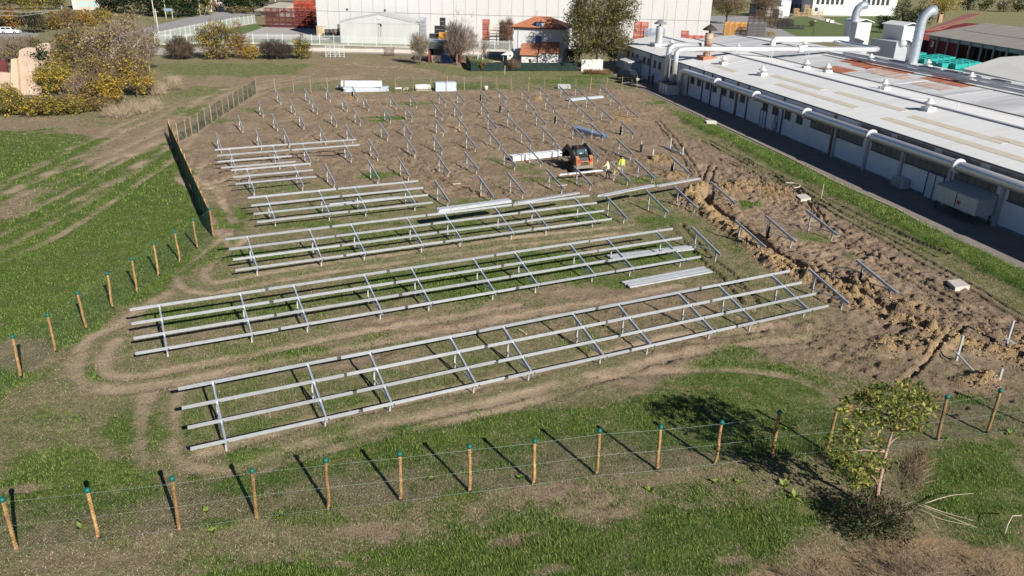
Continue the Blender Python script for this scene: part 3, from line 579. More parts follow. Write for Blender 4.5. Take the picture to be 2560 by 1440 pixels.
TOP = MB().lathe((0, 0, 2.0), [(.083, -.10), (.095, -.03), (.08, .035), (.03, .06)], 9).mesh('cap', CAPM, True)
FOOT = MB().lathe((0, 0, 0), [(.075, -.05), (.075, .12), (.065, .125)], 8).mesh('tarred_foot', mat('tar', (.02, .015, .012), .8), True)
def net(P, h, gap, r):            # chain-link: thin crossing wires between consecutive points
    m = MB()
    for a, b in zip(P[:-1], P[1:]):
        d = b-a; ln = np.hypot(*d[:2]); x = d/ln
        pass
        n = int(ln/gap)
        for k in range(-int(h/gap), n+1):
            for s in (1, -1):
                s0 = k*gap; z0, z1 = 0., h; s1 = s0+h
                if s0 < 0: z0 = -s0; s0 = 0
                if s1 > ln: z1 = h-(s1-ln); s1 = ln
                if z1-z0 < .05: continue
                A, B = (a+x*s0+ZD*z0, a+x*s1+ZD*z1) if s > 0 else (b-x*s0+ZD*z0, b-x*s1+ZD*z1)
                m.tube([A, B], r, 3, False)
    return m
def fence(label, px, gap, r, near, world=None, caps=True, off=0.):
    P = [at(a, b) for a, b in px] if world is None else world
    for q in P: q[2] = float(ground_z(q[0], q[1]))
    t = thing('field_fence', label, 'fence', P[0]); o = np.array(t.location)
    for i, q in enumerate(P):
        c = obj('post', (POSTS if near else POSTSF)[i % 3], t); c.location = tuple(q-o); c.rotation_euler = (random.uniform(-.03, .03), random.uniform(-.03, .03), random.uniform(0, 6)); c.scale = (1, 1, random.uniform(.97, 1.03))
        if near:
            if caps: obj('cap', TOP, c)
            obj('tarred_foot', FOOT, c)
    nf = np.cross(ZD, unit(P[-1]-P[0])); nf = nf if nf@(P[0]-CAM) < 0 else -nf
    mm = net([q-o+nf*off for q in P], 1.85, gap, r).build('wire_mesh', WIRE, t); mm['kind'] = 'stuff'
    for z in (.06, .95, 1.86):
        tw = MB()
        for a, b in zip(P[:-1], P[1:]): tw.tube([a-o+nf*off+ZD*z, b-o+nf*off+ZD*z], .0026 if near else .005, 4, False)
        tw.build('tension_wire', TENS, t)
    return P
FRONT = [(-150, 1388), (41, 1370), (247.5, 1347), (448, 1322), (642, 1294), (822, 1273), (1002, 1251.5), (1175, 1229.7), (1334, 1210), (1492, 1187), (1642, 1174), (1788, 1159), (1930, 1140.5), (2066.5, 1127.6), (2343, 1100.5), (2467, 1084), (2590, 1071)]
fence('front fence of orange peeled posts with green caps along the bottom of the field', FRONT, .12, .0026, True, off=.08)
LEFT = [(-150, 1085), (-45, 1015), (53, 944.5), (140, 880), (216, 823.7), (282, 771), (343, 727.5), (397, 688.6), (450, 653), (494, 621.5), (534, 592)]
fence('left fence of peeled posts with dark caps on the green meadow', LEFT, .14, .0024, True)
A_, B_ = at(534, 592), at(426, 345)
fence('dark mesh fence seen edge-on running away from the left corner post', None, .1, .005, True, [A_+(B_-A_)*s for s in np.linspace(0, 1, 15)], False, .085)
CURVE = [(426, 345), (447, 354), (466, 344), (479.5, 336), (497.5, 327.5), (514, 312.5), (530, 305), (544, 295), (558, 285), (572.5, 277.5), (585, 269), (597.5, 260.5), (609, 254), (620.5, 245.5), (631, 239), (641, 232)]
fence('post fence climbing along the dirt track at the left of the far field', CURVE[1:], .16, .007, False)
BACK = [(641, 232), (689, 232.5), (735, 232.5), (777.5, 231), (820, 229), (862.5, 230), (904.5, 229), (948, 229), (990, 230), (1033, 229), (1077.5, 227.5), (1119, 225), (1161, 226), (1202.5, 225), (1242, 225), (1278, 224), (1321, 226), (1361, 226), (1399.5, 227.5), (1439, 227.5), (1476, 226), (1516, 225), (1554, 224), (1592, 222.5)]
fence('rear fence of thin pale posts behind the single frames', BACK, .3, .004, False)
# ================================================================ THE FACTORY
FA = math.atan2(FN[1], FN[0])          # heading of the axis into the building
FAX = (FS, FN, ZD)
def ray(px, py): return FW+(px-1280)/CF*RT-(py-720)/CF*UP
def on_wall(px, py, w_=0.):            # picture point on the plane parallel to the long wall -> s, z
    v = ray(px, py); P0 = F0+FN*w_; t = ((P0-CAM)@FN)/(v@FN); P = CAM+t*v
    return (P-F0)@FS, P[2]
def on_s(px, py, s):
    v = ray(px, py); P0 = F0+FS*s; t = ((P0-CAM)@FS)/(v@FS); P = CAM+t*v
    return (P-F0)@FN, P[2]
WHITEW = mat('white_painted_wall', (.54, .59, .66), .85, col2=(.68, .72, .78), scale=.5, detail=8, bump=.1, bscale=8)
ROOFW = mat('white_roof_sheet', (.77, .765, .745), .55, col2=(.62, .61, .58), scale=.35, detail=8, stretch=(.25, 2.5, 1), rot=FA, ramp=(.45, .85), spec=.3)
ROOFG = mat('stained_roof_sheet', (.66, .66, .66), .6, col2=(.36, .36, .36), scale=.3, detail=8, stretch=(.25, 2.0, 1), rot=FA, ramp=(.4, .75))
RUST = mat('rusty_roof_sheet', (.34, .09, .045), .85, col2=(.55, .32, .22), scale=.8, detail=7, stretch=(.25, 2.2, 1), rot=FA, ramp=(.42, .72))
RUST2 = mat('rust_stained_sheet', (.40, .20, .13), .8, col2=(.66, .63, .60), scale=.7, detail=7, stretch=(.3, 2.5, 1), rot=FA)
SKYL = mat('yellowed_skylight', (.58, .50, .38), .5, col2=(.70, .64, .52), scale=.8, stretch=(1, 3, 1), rot=FA)
TRIM = mat('dark_trim', (.05, .055, .07), .6); DOWN = mat('blue_grey_pipe', (.10, .13, .19), .6)
WIN = mat('dark_window', (.03, .035, .04), .45, spec=.25); FRAMEM = mat('window_frame', (.13, .15, .18), .6)
DUCT = mat('bright_duct', (.62, .63, .64), .3, .5, var=.06, scale=3, spec=.5); WDUCT = mat('white_duct', (.60, .60, .60), .4, var=.05)
fT = thing('factory', 'long white single-storey factory with pale sheet roof and dark windows beside the paved lane', 'factory', fac(0, 0)); fo = np.array(fT.location)
def fp(s, w_, z): return fac(s, w_, z)-fo
SMAX = 128.
PROFILE = [(-.12, 4.43), (7.8, 5.70), (15.3, 5.06), (23.6, 5.92), (30.6, 5.28), (38.5, 4.6)]
m = MB(); m.hexa([fp(0, 0, 0), fp(SMAX, 0, 0), fp(SMAX, .3, 0), fp(0, .3, 0), fp(0, 0, 4.38), fp(SMAX, 0, 4.38), fp(SMAX, .3, 4.38), fp(0, .3, 4.38)])
m.build('wall', WHITEW, fT)
gab = [(0.3, 0), (0.3, 4.3), (7.8, 5.55), (15.3, 4.92), (23.6, 5.78), (30.6, 5.14), (38, 4.5), (38, 0)]
for s in (0.02, SMAX-.3): MB().extrude([fp(s, a, b) for a, b in gab], FS*.28).build('gable_wall', WHITEW, fT)
MB().box(fp(SMAX/2, 38, 2.2), (SMAX, .3, 4.4), FAX).build('rear_wall', WHITEW, fT)
for k, ((a, za), (b, zb)) in enumerate(zip(PROFILE[:-1], PROFILE[1:])):
    mt = ROOFW if k in (0, 1, 3) else ROOFG
    R = [(-.4, a, za), (SMAX, a, za), (SMAX, b, zb), (-.4, b, zb)]
    sl = MB().hexa([fp(s, w_, z-.12) for s, w_, z in R]+[fp(s, w_, z) for s, w_, z in R]).build('roof_slope', mt, fT)
def roof_z(w_):
    for (a, za), (b, zb) in zip(PROFILE[:-1], PROFILE[1:]):
        if a <= w_ <= b: return za+(zb-za)*(w_-a)/(b-a)
    return 5.
def on_roof(px, py):
    z = 5.2
    for _ in range(12):
        P = at(px, py, z); s, w_ = sw(P); z = roof_z(float(w_))
    return float(s), float(w_), z
def roof_patch(name, s0, s1, w0, w1, mt, dz=.02):
    R = [(s0, w0), (s1, w0), (s1, w1), (s0, w1)]
    return MB().hexa([fp(s, w_, roof_z(w_)-.03) for s, w_ in R]+[fp(s, w_, roof_z(w_)+dz) for s, w_ in R]).build(name, mt, fT)
for s0, s1, w0 in ((38, 46, 1.9), (52, 64, 4.0), (57, 74, 2.0), (66, 78, 4.4), (80, 92, 3.6), (79, 104, 1.6), (90, 125, 4.2), (104, 125, 1.8)):
    roof_patch('skylight', s0, s1, w0, w0+.8, SKYL)
# rust on the span between valley and second ridge, placed from the picture
for (x0, y0), (x1, y1), mt in (((2082, 168), (2105, 180), RUST), ((2110, 150), (2190, 168), RUST2), ((2125, 152), (2150, 160), RUST), ((2140, 163), (2188, 168), RUST), ((2210, 172), (2262, 182), RUST), ((2190, 176), (2250, 190), RUST2), ((2318, 196), (2372, 203), RUST), ((2350, 203), (2412, 214), RUST), ((2300, 210), (2360, 222), RUST2), ((2470, 202), (2545, 212), RUST), ((2190, 182), (2260, 196), RUST2)):
    s0, w0, _ = on_roof(x0, y0); s1, w1, _ = on_roof(x1, y1)
    a, b = sorted((s0, s1)); c, d = sorted((w0, w1)); a -= .8; b += .8; c -= .7; d += .9
    c = max(c, 15.6); d = min(max(d, c+1.4), 23.3); b = max(b, a+2.2)
    roof_patch('rusty_sheet', a, b, c, d, mt, .03+random.uniform(0, .01))
for a, w0, w1, b in ((44, 16, 22.5, 48), (56, 16, 23, 60), (66, 16, 22, 69), (20, 16, 23, 23), (9, 1, 7, 10), (14, 2, 7, 14.8), (38.2, .6, 7.2, 39), (72, 8.4, 14, 73), (30, 24.5, 30, 36), (50, 24.5, 30, 60), (85, 16, 23, 94)):
    roof_patch('stained_sheet', a, b, w0, w1, ROOFG, .025)
MB().bar(fp(-.5, -.2, 4.36), fp(SMAX, -.2, 4.36), .09, .11).build('gutter', TRIM, fT)
MB().bar(fp(-.5, 7.8, 5.74), fp(SMAX, 7.8, 5.74), .4, .1).build('ridge_cap', mat('grey_ridge', (.42, .43, .45), .6), fT)
MB().bar(fp(-.5, 15.3, 5.10), fp(SMAX, 15.3, 5.10), .28, .08).build('valley_gutter', TRIM, fT)
MB().bar(fp(-.5, 23.6, 5.96), fp(SMAX, 23.6, 5.96), .4, .1).build('ridge_cap', MATS['grey_ridge'], fT)
for w_ in (22.4, 25.2): MB().tube([fp(34, w_, roof_z(w_)+.35), fp(118, w_, roof_z(w_)+.35)], .2, 8).build('roof_pipe', WDUCT, fT, True)
for s in (20, 33, 45, 57, 69, 81, 93, 105): MB().tube([fp(s, 8.0, 5.7), fp(s, 8.0, 6.5)], .035, 5).build('line_post', DUCT, fT)
MB().tube([fp(15, 8.0, 6.45), fp(106, 8.0, 6.45)], .012, 4).build('safety_line', DUCT, fT)
# dark clutter on the far span
for s, w_ in ((52, 26.5), (56, 26.9), (60, 26.2), (64, 27), (45, 27)): MB().box(fp(s, w_, roof_z(w_)+.3), (random.uniform(2, 4), .8, .6), FAX).build('roof_unit', TRIM, fT)
# long wall: windows, doors, pipes
def wall_box(mb, s0, s1, z0, z1, d0, d1): return mb.box(fp((s0+s1)/2, (d0+d1)/2, (z0+z1)/2), (s1-s0, abs(d1-d0), z1-z0), FAX)
DUSTY = mat('dusty_glazing', (.10, .10, .10), .5, col2=(.17, .17, .165), scale=1.5, spec=.3)
def window(s, z0, z1, wd, mull=0, nm='window'):
    o = wall_box(MB(), s-wd/2, s+wd/2, z0, z1, -.02, .0).build(nm, DUSTY if wd > 2 else WIN, fT)
    f = MB()
    for a, b, c, d in ((s-wd/2-.06, s+wd/2+.06, z0-.06, z0), (s-wd/2-.06, s+wd/2+.06, z1, z1+.06), (s-wd/2-.06, s-wd/2, z0, z1), (s+wd/2, s+wd/2+.06, z0, z1)): wall_box(f, a, b, c, d, -.07, .0)
    for k in range(mull):
        q = s-wd/2+wd*(k+1)/(mull+1); wall_box(f, q-.03, q+.03, z0, z1, -.05, -.021)
    f.build('frame', FRAMEM, o); wall_box(MB(), s-wd/2-.1, s+wd/2+.1, z0-.12, z0-.061, -.14, .0).build('sill', TRIM, o)
for s in (6.5, 9, 11.5, 15.4, 17.5, 20.7, 23.0, 26.2, 28.5): window(s, 2.45, 3.4, .95, 1)
for s in (37, 39.4, 42.5, 44.9, 48, 50.3, 53.5, 59.6, 62.1, 65, 67.6): window(s, 2.15, 2.95, 1.15, 1)
for a, b in ((70, 73.8), (75.2, 79.4)): window((a+b)/2, 2.25, 3.0, b-a, 4)
for a, b in ((81, 85.2), (86, 91.4), (92.2, 96.6), (98, 103.4), (104.4, 110), (111, 117)): window((a+b)/2, 2.25, 3.05, b-a, 5)
PANELG = mat('grey_cladding', (.38, .40, .43), .7, var=.1)
wall_box(MB(), 78.2, SMAX-.2, 3.72, 4.36, -.06, 0).build('clerestory_band', PANELG, fT)
for a, b in ((78.8, 83.4), (84.3, 89.2), (90.2, 94.6), (95.6, 100), (101, 106)):
    wall_box(MB(), a, b, 3.82, 4.2, -.085, -.061).build('clerestory_pane', DUSTY, fT)
for s in (18.6, 35.6, 39.9+.9, 43.8, 54.9, 63.9, 47.2): wall_box(MB(), s-.07, s+.07, 0, 4.3, -.16, -.001).build('downpipe', DOWN, fT)
for s in (51.9, 74.4): wall_box(MB(), s-.12, s+.12, 0, 4.3, -.22, -.001).build('downpipe', mat('brown_pipe', (.20, .15, .11), .8, var=.3), fT)
for s in (74.9, 80.4, 85.6, 91.7, 97.4, 104): wall_box(MB(), s-.15, s+.15, 0, 3.7, -.2, -.001).build('pilaster', PANELG, fT)
BLUE = mat('blue_door_frame', (.05, .10, .26), .6); DOORM = mat('pale_door', (.55, .58, .62), .6)
for s0, s1, h in ((58.7, 60.1, 2.1), (89.2, 91.1, 2.2)):
    d = wall_box(MB(), s0, s1, .05, h, -.04, -.001).build('door', DOORM, fT); f = MB()
    for a, b, c, e in ((s0-.1, s0, 0, h+.1), (s1, s1+.1, 0, h+.1), (s0, s1, h, h+.1)): wall_box(f, a, b, c, e, -.08, -.001)
    f.build('frame', BLUE, d); wall_box(MB(), (s0+s1)/2-.05, (s0+s1)/2+.05, 0.06, h, -.07, -.041).build('middle_bar', BLUE, d)
for s in (62.4, 63.0): MB().tube([fp(s, -.12, .1), fp(s, -.12, 2.6)], .05, 6).build('wall_pipe', DOWN, fT)
wall_box(MB(), 62.2, 63.0, .5, 1.3, -.3, -.001).build('meter_box', PANELG, fT)
# weathered lower edge
wall_box(MB(), 36, SMAX, 0, .22, -.03, -.001).build('plinth', mat('mossy_plinth', (.07, .08, .06), .95, col2=(.35, .36, .34), scale=.9, detail=8), fT)
# lean-to porch at the far end
pz = MB(); pz.hexa([fp(9.5, -2.6, 2.3), fp(14.6, -2.6, 2.3), fp(14.6, -.001, 2.75), fp(9.5, -.001, 2.75), fp(9.5, -2.6, 2.42), fp(14.6, -2.6, 2.42), fp(14.6, -.001, 2.87), fp(9.5, -.001, 2.87)])
pz.build('porch_roof', ROOFG, fT); wall_box(MB(), 10.2, 14.2, 0, 2.4, -1.9, -.001).build('porch_wall', mat('blue_grey_wall', (.36, .42, .47), .8), fT)
# cabinets on the wall
g = thing('wall_cabinet', 'grey steel cabinet with sloping lid standing on legs against the factory wall', 'cabinet', fac(94.6, -.9)); go = np.array(g.location)
def gp(s, w_, z): return fac(s, w_, z)-go
CABM = mat('grey_cabinet', (.50, .51, .50), .6, var=.1)
MB().hexa([gp(92.5, -1.7, .75), gp(97.1, -1.7, .75), gp(97.1, -.06, .75), gp(92.5, -.06, .75), gp(92.5, -1.7, 1.95), gp(97.1, -1.7, 1.95), gp(97.1, -.06, 2.1), gp(92.5, -.06, 2.1)]).build('body', CABM, g)
MB().hexa([gp(92.4, -1.78, 1.96), gp(97.2, -1.78, 1.96), gp(97.2, -.06, 2.12), gp(92.4, -.06, 2.12), gp(92.4, -1.78, 2.02), gp(97.2, -1.78, 2.02), gp(97.2, -.06, 2.36), gp(92.4, -.06, 2.36)]).build('lid', PANELG, g)
for s in (92.7, 94.9, 96.9):
    for w_ in (-1.6, -.2): MB().bar(gp(s, w_, 0), gp(s, w_, .75), .1, .1).build('leg', TRIM, g)
MB().bar(gp(94.85, -1.72, .8), gp(94.85, -1.72, 1.9), .04, .05).build('door_seam', TRIM, g)
MB().box(gp(95.2, -1.715, 1.25), (.35, .02, .3), FAX).build('warning_sign', mat('red_sign', (.45, .06, .06), .5), g)
g = thing('vent_unit', 'small grey louvred unit at the foot of the factory wall', 'vent unit', fac(86.5, -.4)); go = np.array(g.location)
MB().box(gp(86.5, -.45, .5), (1.5, .75, .85), FAX).build('body', CABM, g)
for k in range(4): MB().box(gp(86.5, -.84, .2+.2*k), (1.3, .03, .06), FAX).build('louvre', TRIM, g)
# ---- ducts
def ring(c, ax, r, wd=.12, n=16):
    return np.array([c-ax*wd/2, c+ax*wd/2]), r
g = thing('wall_duct', 'long silver duct hung along the factory wall with white flange rings', 'duct', fac(36, -1.0, 3.65)); go = np.array(g.location)
MB().tube([gp(35.2, -1.15, 1.6), gp(35.2, -1.15, 2.9), gp(35.35, -1.1, 3.4), gp(35.9, -1.0, 3.62), gp(37, -.95, 3.65), gp(60, -.95, 3.65), gp(90, -.95, 3.68), gp(126, -.95, 3.7)], .42, 16).build('duct', DUCT, g, True)
for s in (47.6, 58.8, 70.4, 81.9, 93.4, 105):
    MB().tube([gp(s-.14, -.95, 3.66), gp(s-.1, -.95, 3.66), gp(s+.1, -.95, 3.66), gp(s+.14, -.95, 3.66)], [.43, .6, .6, .43], 18).build('flange', WDUCT, g, True)
    MB().bar(gp(s+.3, -1.0, 3.2), gp(s+.3, -.001, 2.9), .08, .1).build('bracket', DOWN, g)
g = thing('roof_duct', 'long silver duct rising by the wall and crossing the whole roof', 'duct', fac(32.6, -1.4)); go = np.array(g.location)
MB().tube([gp(33.6, -1.6, 1.4), gp(33.6, -1.6, 5.4), gp(33.5, -1.5, 6.0), gp(33.2, -1.0, 6.35), gp(33, -.2, 6.45), gp(32.6, 3, 6.45), gp(32.6, 20, 6.5), gp(32.6, 31, 6.55), gp(32.2, 31.9, 6.55), gp(31, 32.4, 6.5), gp(22, 33, 6.4), gp(14, 34.5, 6.3)], .40, 14).build('duct', DUCT, g, True)
MB().tube([gp(32.6, 18.2, 6.5), gp(32.6, 18.3, 6.5), gp(32.6, 19.0, 6.5), gp(32.6, 19.1, 6.5)], [.41, .58, .58, .41], 16).build('flange', WDUCT, g, True)
for w_ in (4, 9, 14, 20, 26): 
    for q in (-.35, .35): MB().bar(gp(32.6+q, w_, roof_z(w_)), gp(32.6+q, w_, 6.3), .06, .06).build('support', DUCT, g)
g = thing('roof_duct', 'shorter silver duct rising beside the long one and ending at the rusty chimney', 'duct', fac(30.9, -1.4)); go = np.array(g.location)
MB().tube([gp(31.6, -2.0, 1.4), gp(31.6, -2.0, 5.6), gp(31.5, -1.9, 6.3), gp(31.3, -1.3, 6.75), gp(31, -.4, 6.85), gp(30.9, 3.2, 6.8)], .42, 14).build('duct', DUCT, g, True)
g = thing('filter_box', 'pale boxy filter unit at the foot of the rising ducts', 'filter unit', fac(33, -2.2)); go = np.array(g.location)
MB().box(gp(32.8, -1.95, .75), (3.6, 1.9, 1.5), FAX).build('body', mat('pale_metal', (.55, .56, .56), .6), g)
for s in (31.3, 32.5, 33.7): MB().box(gp(s, -2.93, .75), (.08, .05, 1.4), FAX).build('rib', DOWN, g)
MB().box(gp(32.8, -1.95, 1.56), (3.8, 2.1, .1), FAX).build('top_plate', TRIM, g); MB().box(gp(30.7, -1.9, .7), (.5, 1.3, 1.0), FAX).build('side_box', CABM, g)
# far roof ducts
P1, P2 = at(1930, 118, 5.4), at(2118, 104, 6.3)
g = thing('roof_duct', 'white duct with a bent end crossing the far part of the roof', 'duct', P1); q = P2-P1; q[2] = 0
MB().tube([ZD*-.3, ZD*.5, ZD*.95+q*.008, ZD*1.2+q*.03, ZD*1.25+q*.08, ZD*1.25+q*.5, ZD*1.25+q], .5, 14).build('duct', WDUCT, g, True)
for k in (.2, .35, .5, .65, .8): MB().tube([ZD*1.25+q*(k-.003), ZD*1.25+q*(k+.003)], .54, 14).build('seam', DUCT, g)
P1, P2 = at(2060, 108, 5.9), at(2192, 131, 5.9)
# ---- chimneys and cowls on the roof
def chimney(label, px, py, ytop, r, m, cone, band=None):
    s, w_, z = on_roof(px, py); b = fac(s, w_, z); h = zat(b[0], b[1], ytop)-z
    t = thing('roof_chimney', label, 'chimney', b)
    MB().box((0, 0, .1), (2.6, 2.2, .5), FAX).build('curb', band or CABM, t)
    MB().lathe((0, 0, 0), [(r*1.05, 0), (r, .4), (r, h*.55), (r*1.04, h*.56), (r*1.04, h*.60), (r, h*.61), (r*.98, h*.74)], 16).build('flue', m, t, True)
    MB().lathe((0, 0, 0), [(r*.25, h*.72), (r*.3, h*.84)], 8).build('neck', cone, t); MB().lathe((0, 0, 0), [(r*1.75, h*.82), (r*1.8, h*.84), (r*.9, h*.93), (.05, h)], 16).build('cowl', cone, t, True)
chimney('tall silver roof chimney with a grey cone cowl near the big tree', 1646, 113, 48, .62, DUCT, mat('grey_cone', (.17, .17, .18), .6))
chimney('rusty roof chimney with a dark cone cowl', 1767, 146, 60, .62, mat('rust_flue', (.16, .05, .03), .8, col2=(.52, .44, .33), scale=.5, stretch=(1, 1, 1.5)), mat('dark_cone', (.05, .035, .03), .7), mat('rust_curb', (.36, .16, .10), .8))
COW = None
COWL = mat('white_cowl', (.58, .58, .57), .5, var=.08)
for lab, px, py in (('white roof vent nearest the silver chimney', 1678, 116), ('white roof vent right of the rusty chimney', 1808, 160), ('white roof vent on the near slope above the first duct ring', 1905, 188), ('white roof vent at the ridge left of the rust patches', 2015, 171), ('white domed vent just below the rust patches', 2068, 181), ('white roof vent at the middle of the ridge', 2210, 224), ('white roof vent nearest to the viewer on the near slope', 2320, 275), ('white roof vent behind the largest rust patch', 2425, 205), ('white roof vent beside the far pipes', 2175, 155), ('white roof vent before the curved tall stack', 2318, 168), ('small vent on the far ridge by the white duct', 2010, 118), ('small vent left of the white duct', 1845, 128)):
    s, w_, z = on_roof(px, py); b = fac(s, w_, z)
    if COW is None:
        COW = thing('roof_vent', lab, 'vent', b, 'white roof vents on the factory')
        MB().box((0, 0, .12), (1.0, .9, .4), FAX).build('curb', COWL, COW)
        MB().lathe((0, 0, .3), [(.26, 0), (.26, .3), (.5, .34), (.5, .42), (.22, .52), (.2, .78), (.06, .84)], 12).build('cowl', COWL, COW, True)
    else: dup(COW, b, random.uniform(-.3, .3), lab)
# ---- filter cabins with bent stacks behind the roof
CORR = mat('white_corrugated', (.60, .60, .59), .5, var=.05)
def cabin(label, mid, left, right, ytop, zb):
    M = at(*mid, zb); A = at(*left, zb); s0, w0 = map(float, sw(M)); sa = float(sw(A)[0]); wb = float(sw(at(*right, zb))[1])
    ln = max(3.0, s0-sa); wd = max(3.0, wb-w0); h = zat(M[0], M[1], ytop)
    t = thing('filter_cabin', label, 'cabin', fac(s0-ln/2, w0+wd/2), 'filter cabins behind the factory roof'); o = np.array(t.location); q = lambda s, w_, z: fac(s, w_, z)-o
    MB().box(q(s0-ln/2, w0+wd/2, h/2), (ln, wd, h), FAX).build('body', CORR, t)
    for k in range(7): MB().box(q(s0+.015, w0+wd*(k+.5)/7, h*.5), (.03, .06, h*.98), FAX).build('rib', CORR, t)
    MB().extrude([q(s0-ln-.3, w0-.35, h), q(s0-ln-.3, w0+wd/2, h+.55), q(s0-ln-.3, w0+wd+.35, h), q(s0-ln-.3, w0+wd+.35, h+.12), q(s0-ln-.3, w0+wd/2, h+.68), q(s0-ln-.3, w0-.35, h+.12)], FS*(ln+.6)).build('roof', ROOFW, t)
    return s0, w0, ln, wd, h
c1 = cabin('white corrugated cabin farther away on the factory roof', (2136, 102), (2092, 97), (2172, 106), 56, 5.3)
c2 = cabin('white corrugated cabin beside the tall bent stack', (2250, 118), (2196, 110), (2288, 124), 66, 5.3)
MB().box(fac(c2[0]-1, c2[1]-1.6, 3.2), (7.5, 2.4, 6.4), FAX).build('plant_room', PANELG, label='dark grey corrugated plant room under the nearer white cabin', cat='plant room')
def stack(label, base, mid, tip, zb, r):
    b = at(*base, zb); h = zat(b[0], b[1], mid[1]); t = thing('bent_stack', label, 'exhaust stack', (b[0], b[1], 0), 'bent exhaust stacks')
    sc_ = mpp(b[0], b[1]); dx = (tip[0]-mid[0])*sc_; dz = (mid[1]-tip[1])*sc_
    pts = [ZD*0, ZD*h*.5, ZD*h, ZD*(h+dz*.5)+RT*dx*.16, ZD*(h+dz*.88)+RT*dx*.5, ZD*(h+dz)+RT*dx]
    MB().tube(pts, [r, r, r, r, r*1.0, r*1.05], 14, True).build('flue', mat('zinc_flue', (.45, .49, .54), .35, .5, var=.12, scale=2), t, True)
    MB().tube([ZD*(h+dz)+RT*dx, ZD*(h+dz-.03)+RT*(dx+.05)], r*.9, 14).build('mouth', TRIM, t)
    for k in (.6, .75, .9): MB().tube([ZD*h*(k-.006), ZD*h*(k+.006)], r*1.06, 14).build('band', MATS['zinc_flue'], t)
stack('shorter bent exhaust stack rising behind the farther white cabin', (2128, 100), (2124, 30), (2146, 13), 5.3, .75)
stack('tall bent exhaust stack beside the nearer white cabin', (2283, 150), (2300, 52), (2328, 28), 5.2, .72)
P = at(2272, 148, 5.2); g = thing('bent_pipe', 'white bent pipe joining the cabin and the tall stack', 'duct', P)
MB().tube([ZD*-.5, ZD*1.2, ZD*1.9-RT*.15, ZD*2.3-RT*.6, ZD*2.4-RT*1.2, ZD*2.2-RT*1.9], .5, 12).build('duct', WDUCT, g, True)
# ================================================================ VEGETATION
LEAF = attr_mat('leaf', .6, .25, .35); BARK = mat('bark', (.17, .13, .10), .9, var=.3, scale=6, bump=.4); BARKP = mat('pale_bark', (.38, .31, .26), .9, var=.25, scale=6)
def rand_dirs(n, g):
    v = g.normal(size=(n, 3)); return v/np.linalg.norm(v, axis=1)[:, None]
def leaf_cloud(centres, per, spread, size, pal, g, aspect=1.6, droop=0., wts=None):
    """small folded leaves strewn about clump centres; colour drawn at random from the palette"""
    n = len(centres)*per; C = np.repeat(centres, per, 0)
    P = C+g.normal(size=(n, 3))*spread*np.array([1, 1, .75])
    d = rand_dirs(n, g); d[:, 2] = d[:, 2]*.6-droop; d /= np.linalg.norm(d, axis=1)[:, None]
    s = np.cross(d, rand_dirs(n, g)); s /= np.linalg.norm(s, axis=1)[:, None]
    ln = size*g.uniform(.6, 1.35, n)[:, None]; wd = ln/aspect
    nn = np.cross(d, s)
    V = np.stack([P-d*ln*.5, P+s*wd*.5+nn*wd*.12, P+d*ln*.5, P-s*wd*.5+nn*wd*.12], 1).reshape(-1, 3)
    F = np.arange(n*4).reshape(n, 4)
    pal = np.array(pal); k = g.choice(len(pal), len(centres), p=wts); k = np.repeat(k, per)
    sw_ = g.random(n) < .35; k = np.where(sw_, g.choice(len(pal), n, p=wts), k)
    col = pal[k]*g.uniform(.75, 1.25, (n, 1)); return V, F, np.repeat(col, 4, 0)
def twig_cloud(centres, per, length, wd, pal, g, origin=None, upw=.5):
    n = len(centres)*per; C = np.repeat(centres, per, 0)+g.normal(size=(n, 3))*length*.25
    d = rand_dirs(n, g); d[:, 2] = np.abs(d[:, 2])*.6+upw*.4
    if origin is not None: d += (C-origin)/(np.linalg.norm(C-origin, axis=1)[:, None]+.1)*.8
    d /= np.linalg.norm(d, axis=1)[:, None]
    ln = length*g.uniform(.5, 1.3, n)[:, None]; s = np.cross(d, rand_dirs(n, g)); s /= np.linalg.norm(s, axis=1)[:, None]; t = np.cross(d, s)
    V = np.stack([C+s*wd, C-s*wd*.5+t*wd*.8, C-s*wd*.5-t*wd*.8, C+d*ln], 1).reshape(-1, 3)
    i = np.arange(n)[:, None]*4; F = np.concatenate([i+np.array([[0, 1, 3]]), i+np.array([[1, 2, 3]]), i+np.array([[2, 0, 3]])])
    pal = np.array(pal); col = pal[g.choice(len(pal), n)]*g.uniform(.7, 1.3, (n, 1)); return V, F, np.repeat(col, 4, 0)
def clumps(blobs, n, g, shell=.55):
    vol = np.array([b[3]*b[4]*b[5] for b in blobs]); k = g.choice(len(blobs), n, p=vol/vol.sum()); B = np.array(blobs)[k]
    r = g.uniform(shell**3, 1, n)**(1/3.); D = rand_dirs(n, g); ph = g.uniform(0, 6, 6)
    # lumpy outline: the reach of the crown changes with direction
    lump = 1+.22*np.sin(3.1*D[:, 0]*2+ph[0]+2*D[:, 2])*np.sin(4.3*D[:, 1]+ph[1])+.16*np.sin(7*D[:, 2]+ph[2]+5*D[:, 0])+.10*np.sin(11*D[:, 1]+ph[3]-6*D[:, 0])
    P = B[:, :3]+D*(r*lump)[:, None]*B[:, 3:6]; sc_ = max(.5, float(np.ptp(P[:, 2])))
    hole = np.sin(P[:, 0]*7/sc_+ph[4])*np.sin(P[:, 1]*7/sc_+ph[5])*np.sin(P[:, 2]*9/sc_+ph[0])
    P = P[(hole > -.42) & (P[:, 2] > .02)]; return P if len(P) > 3 else B[:4, :3]
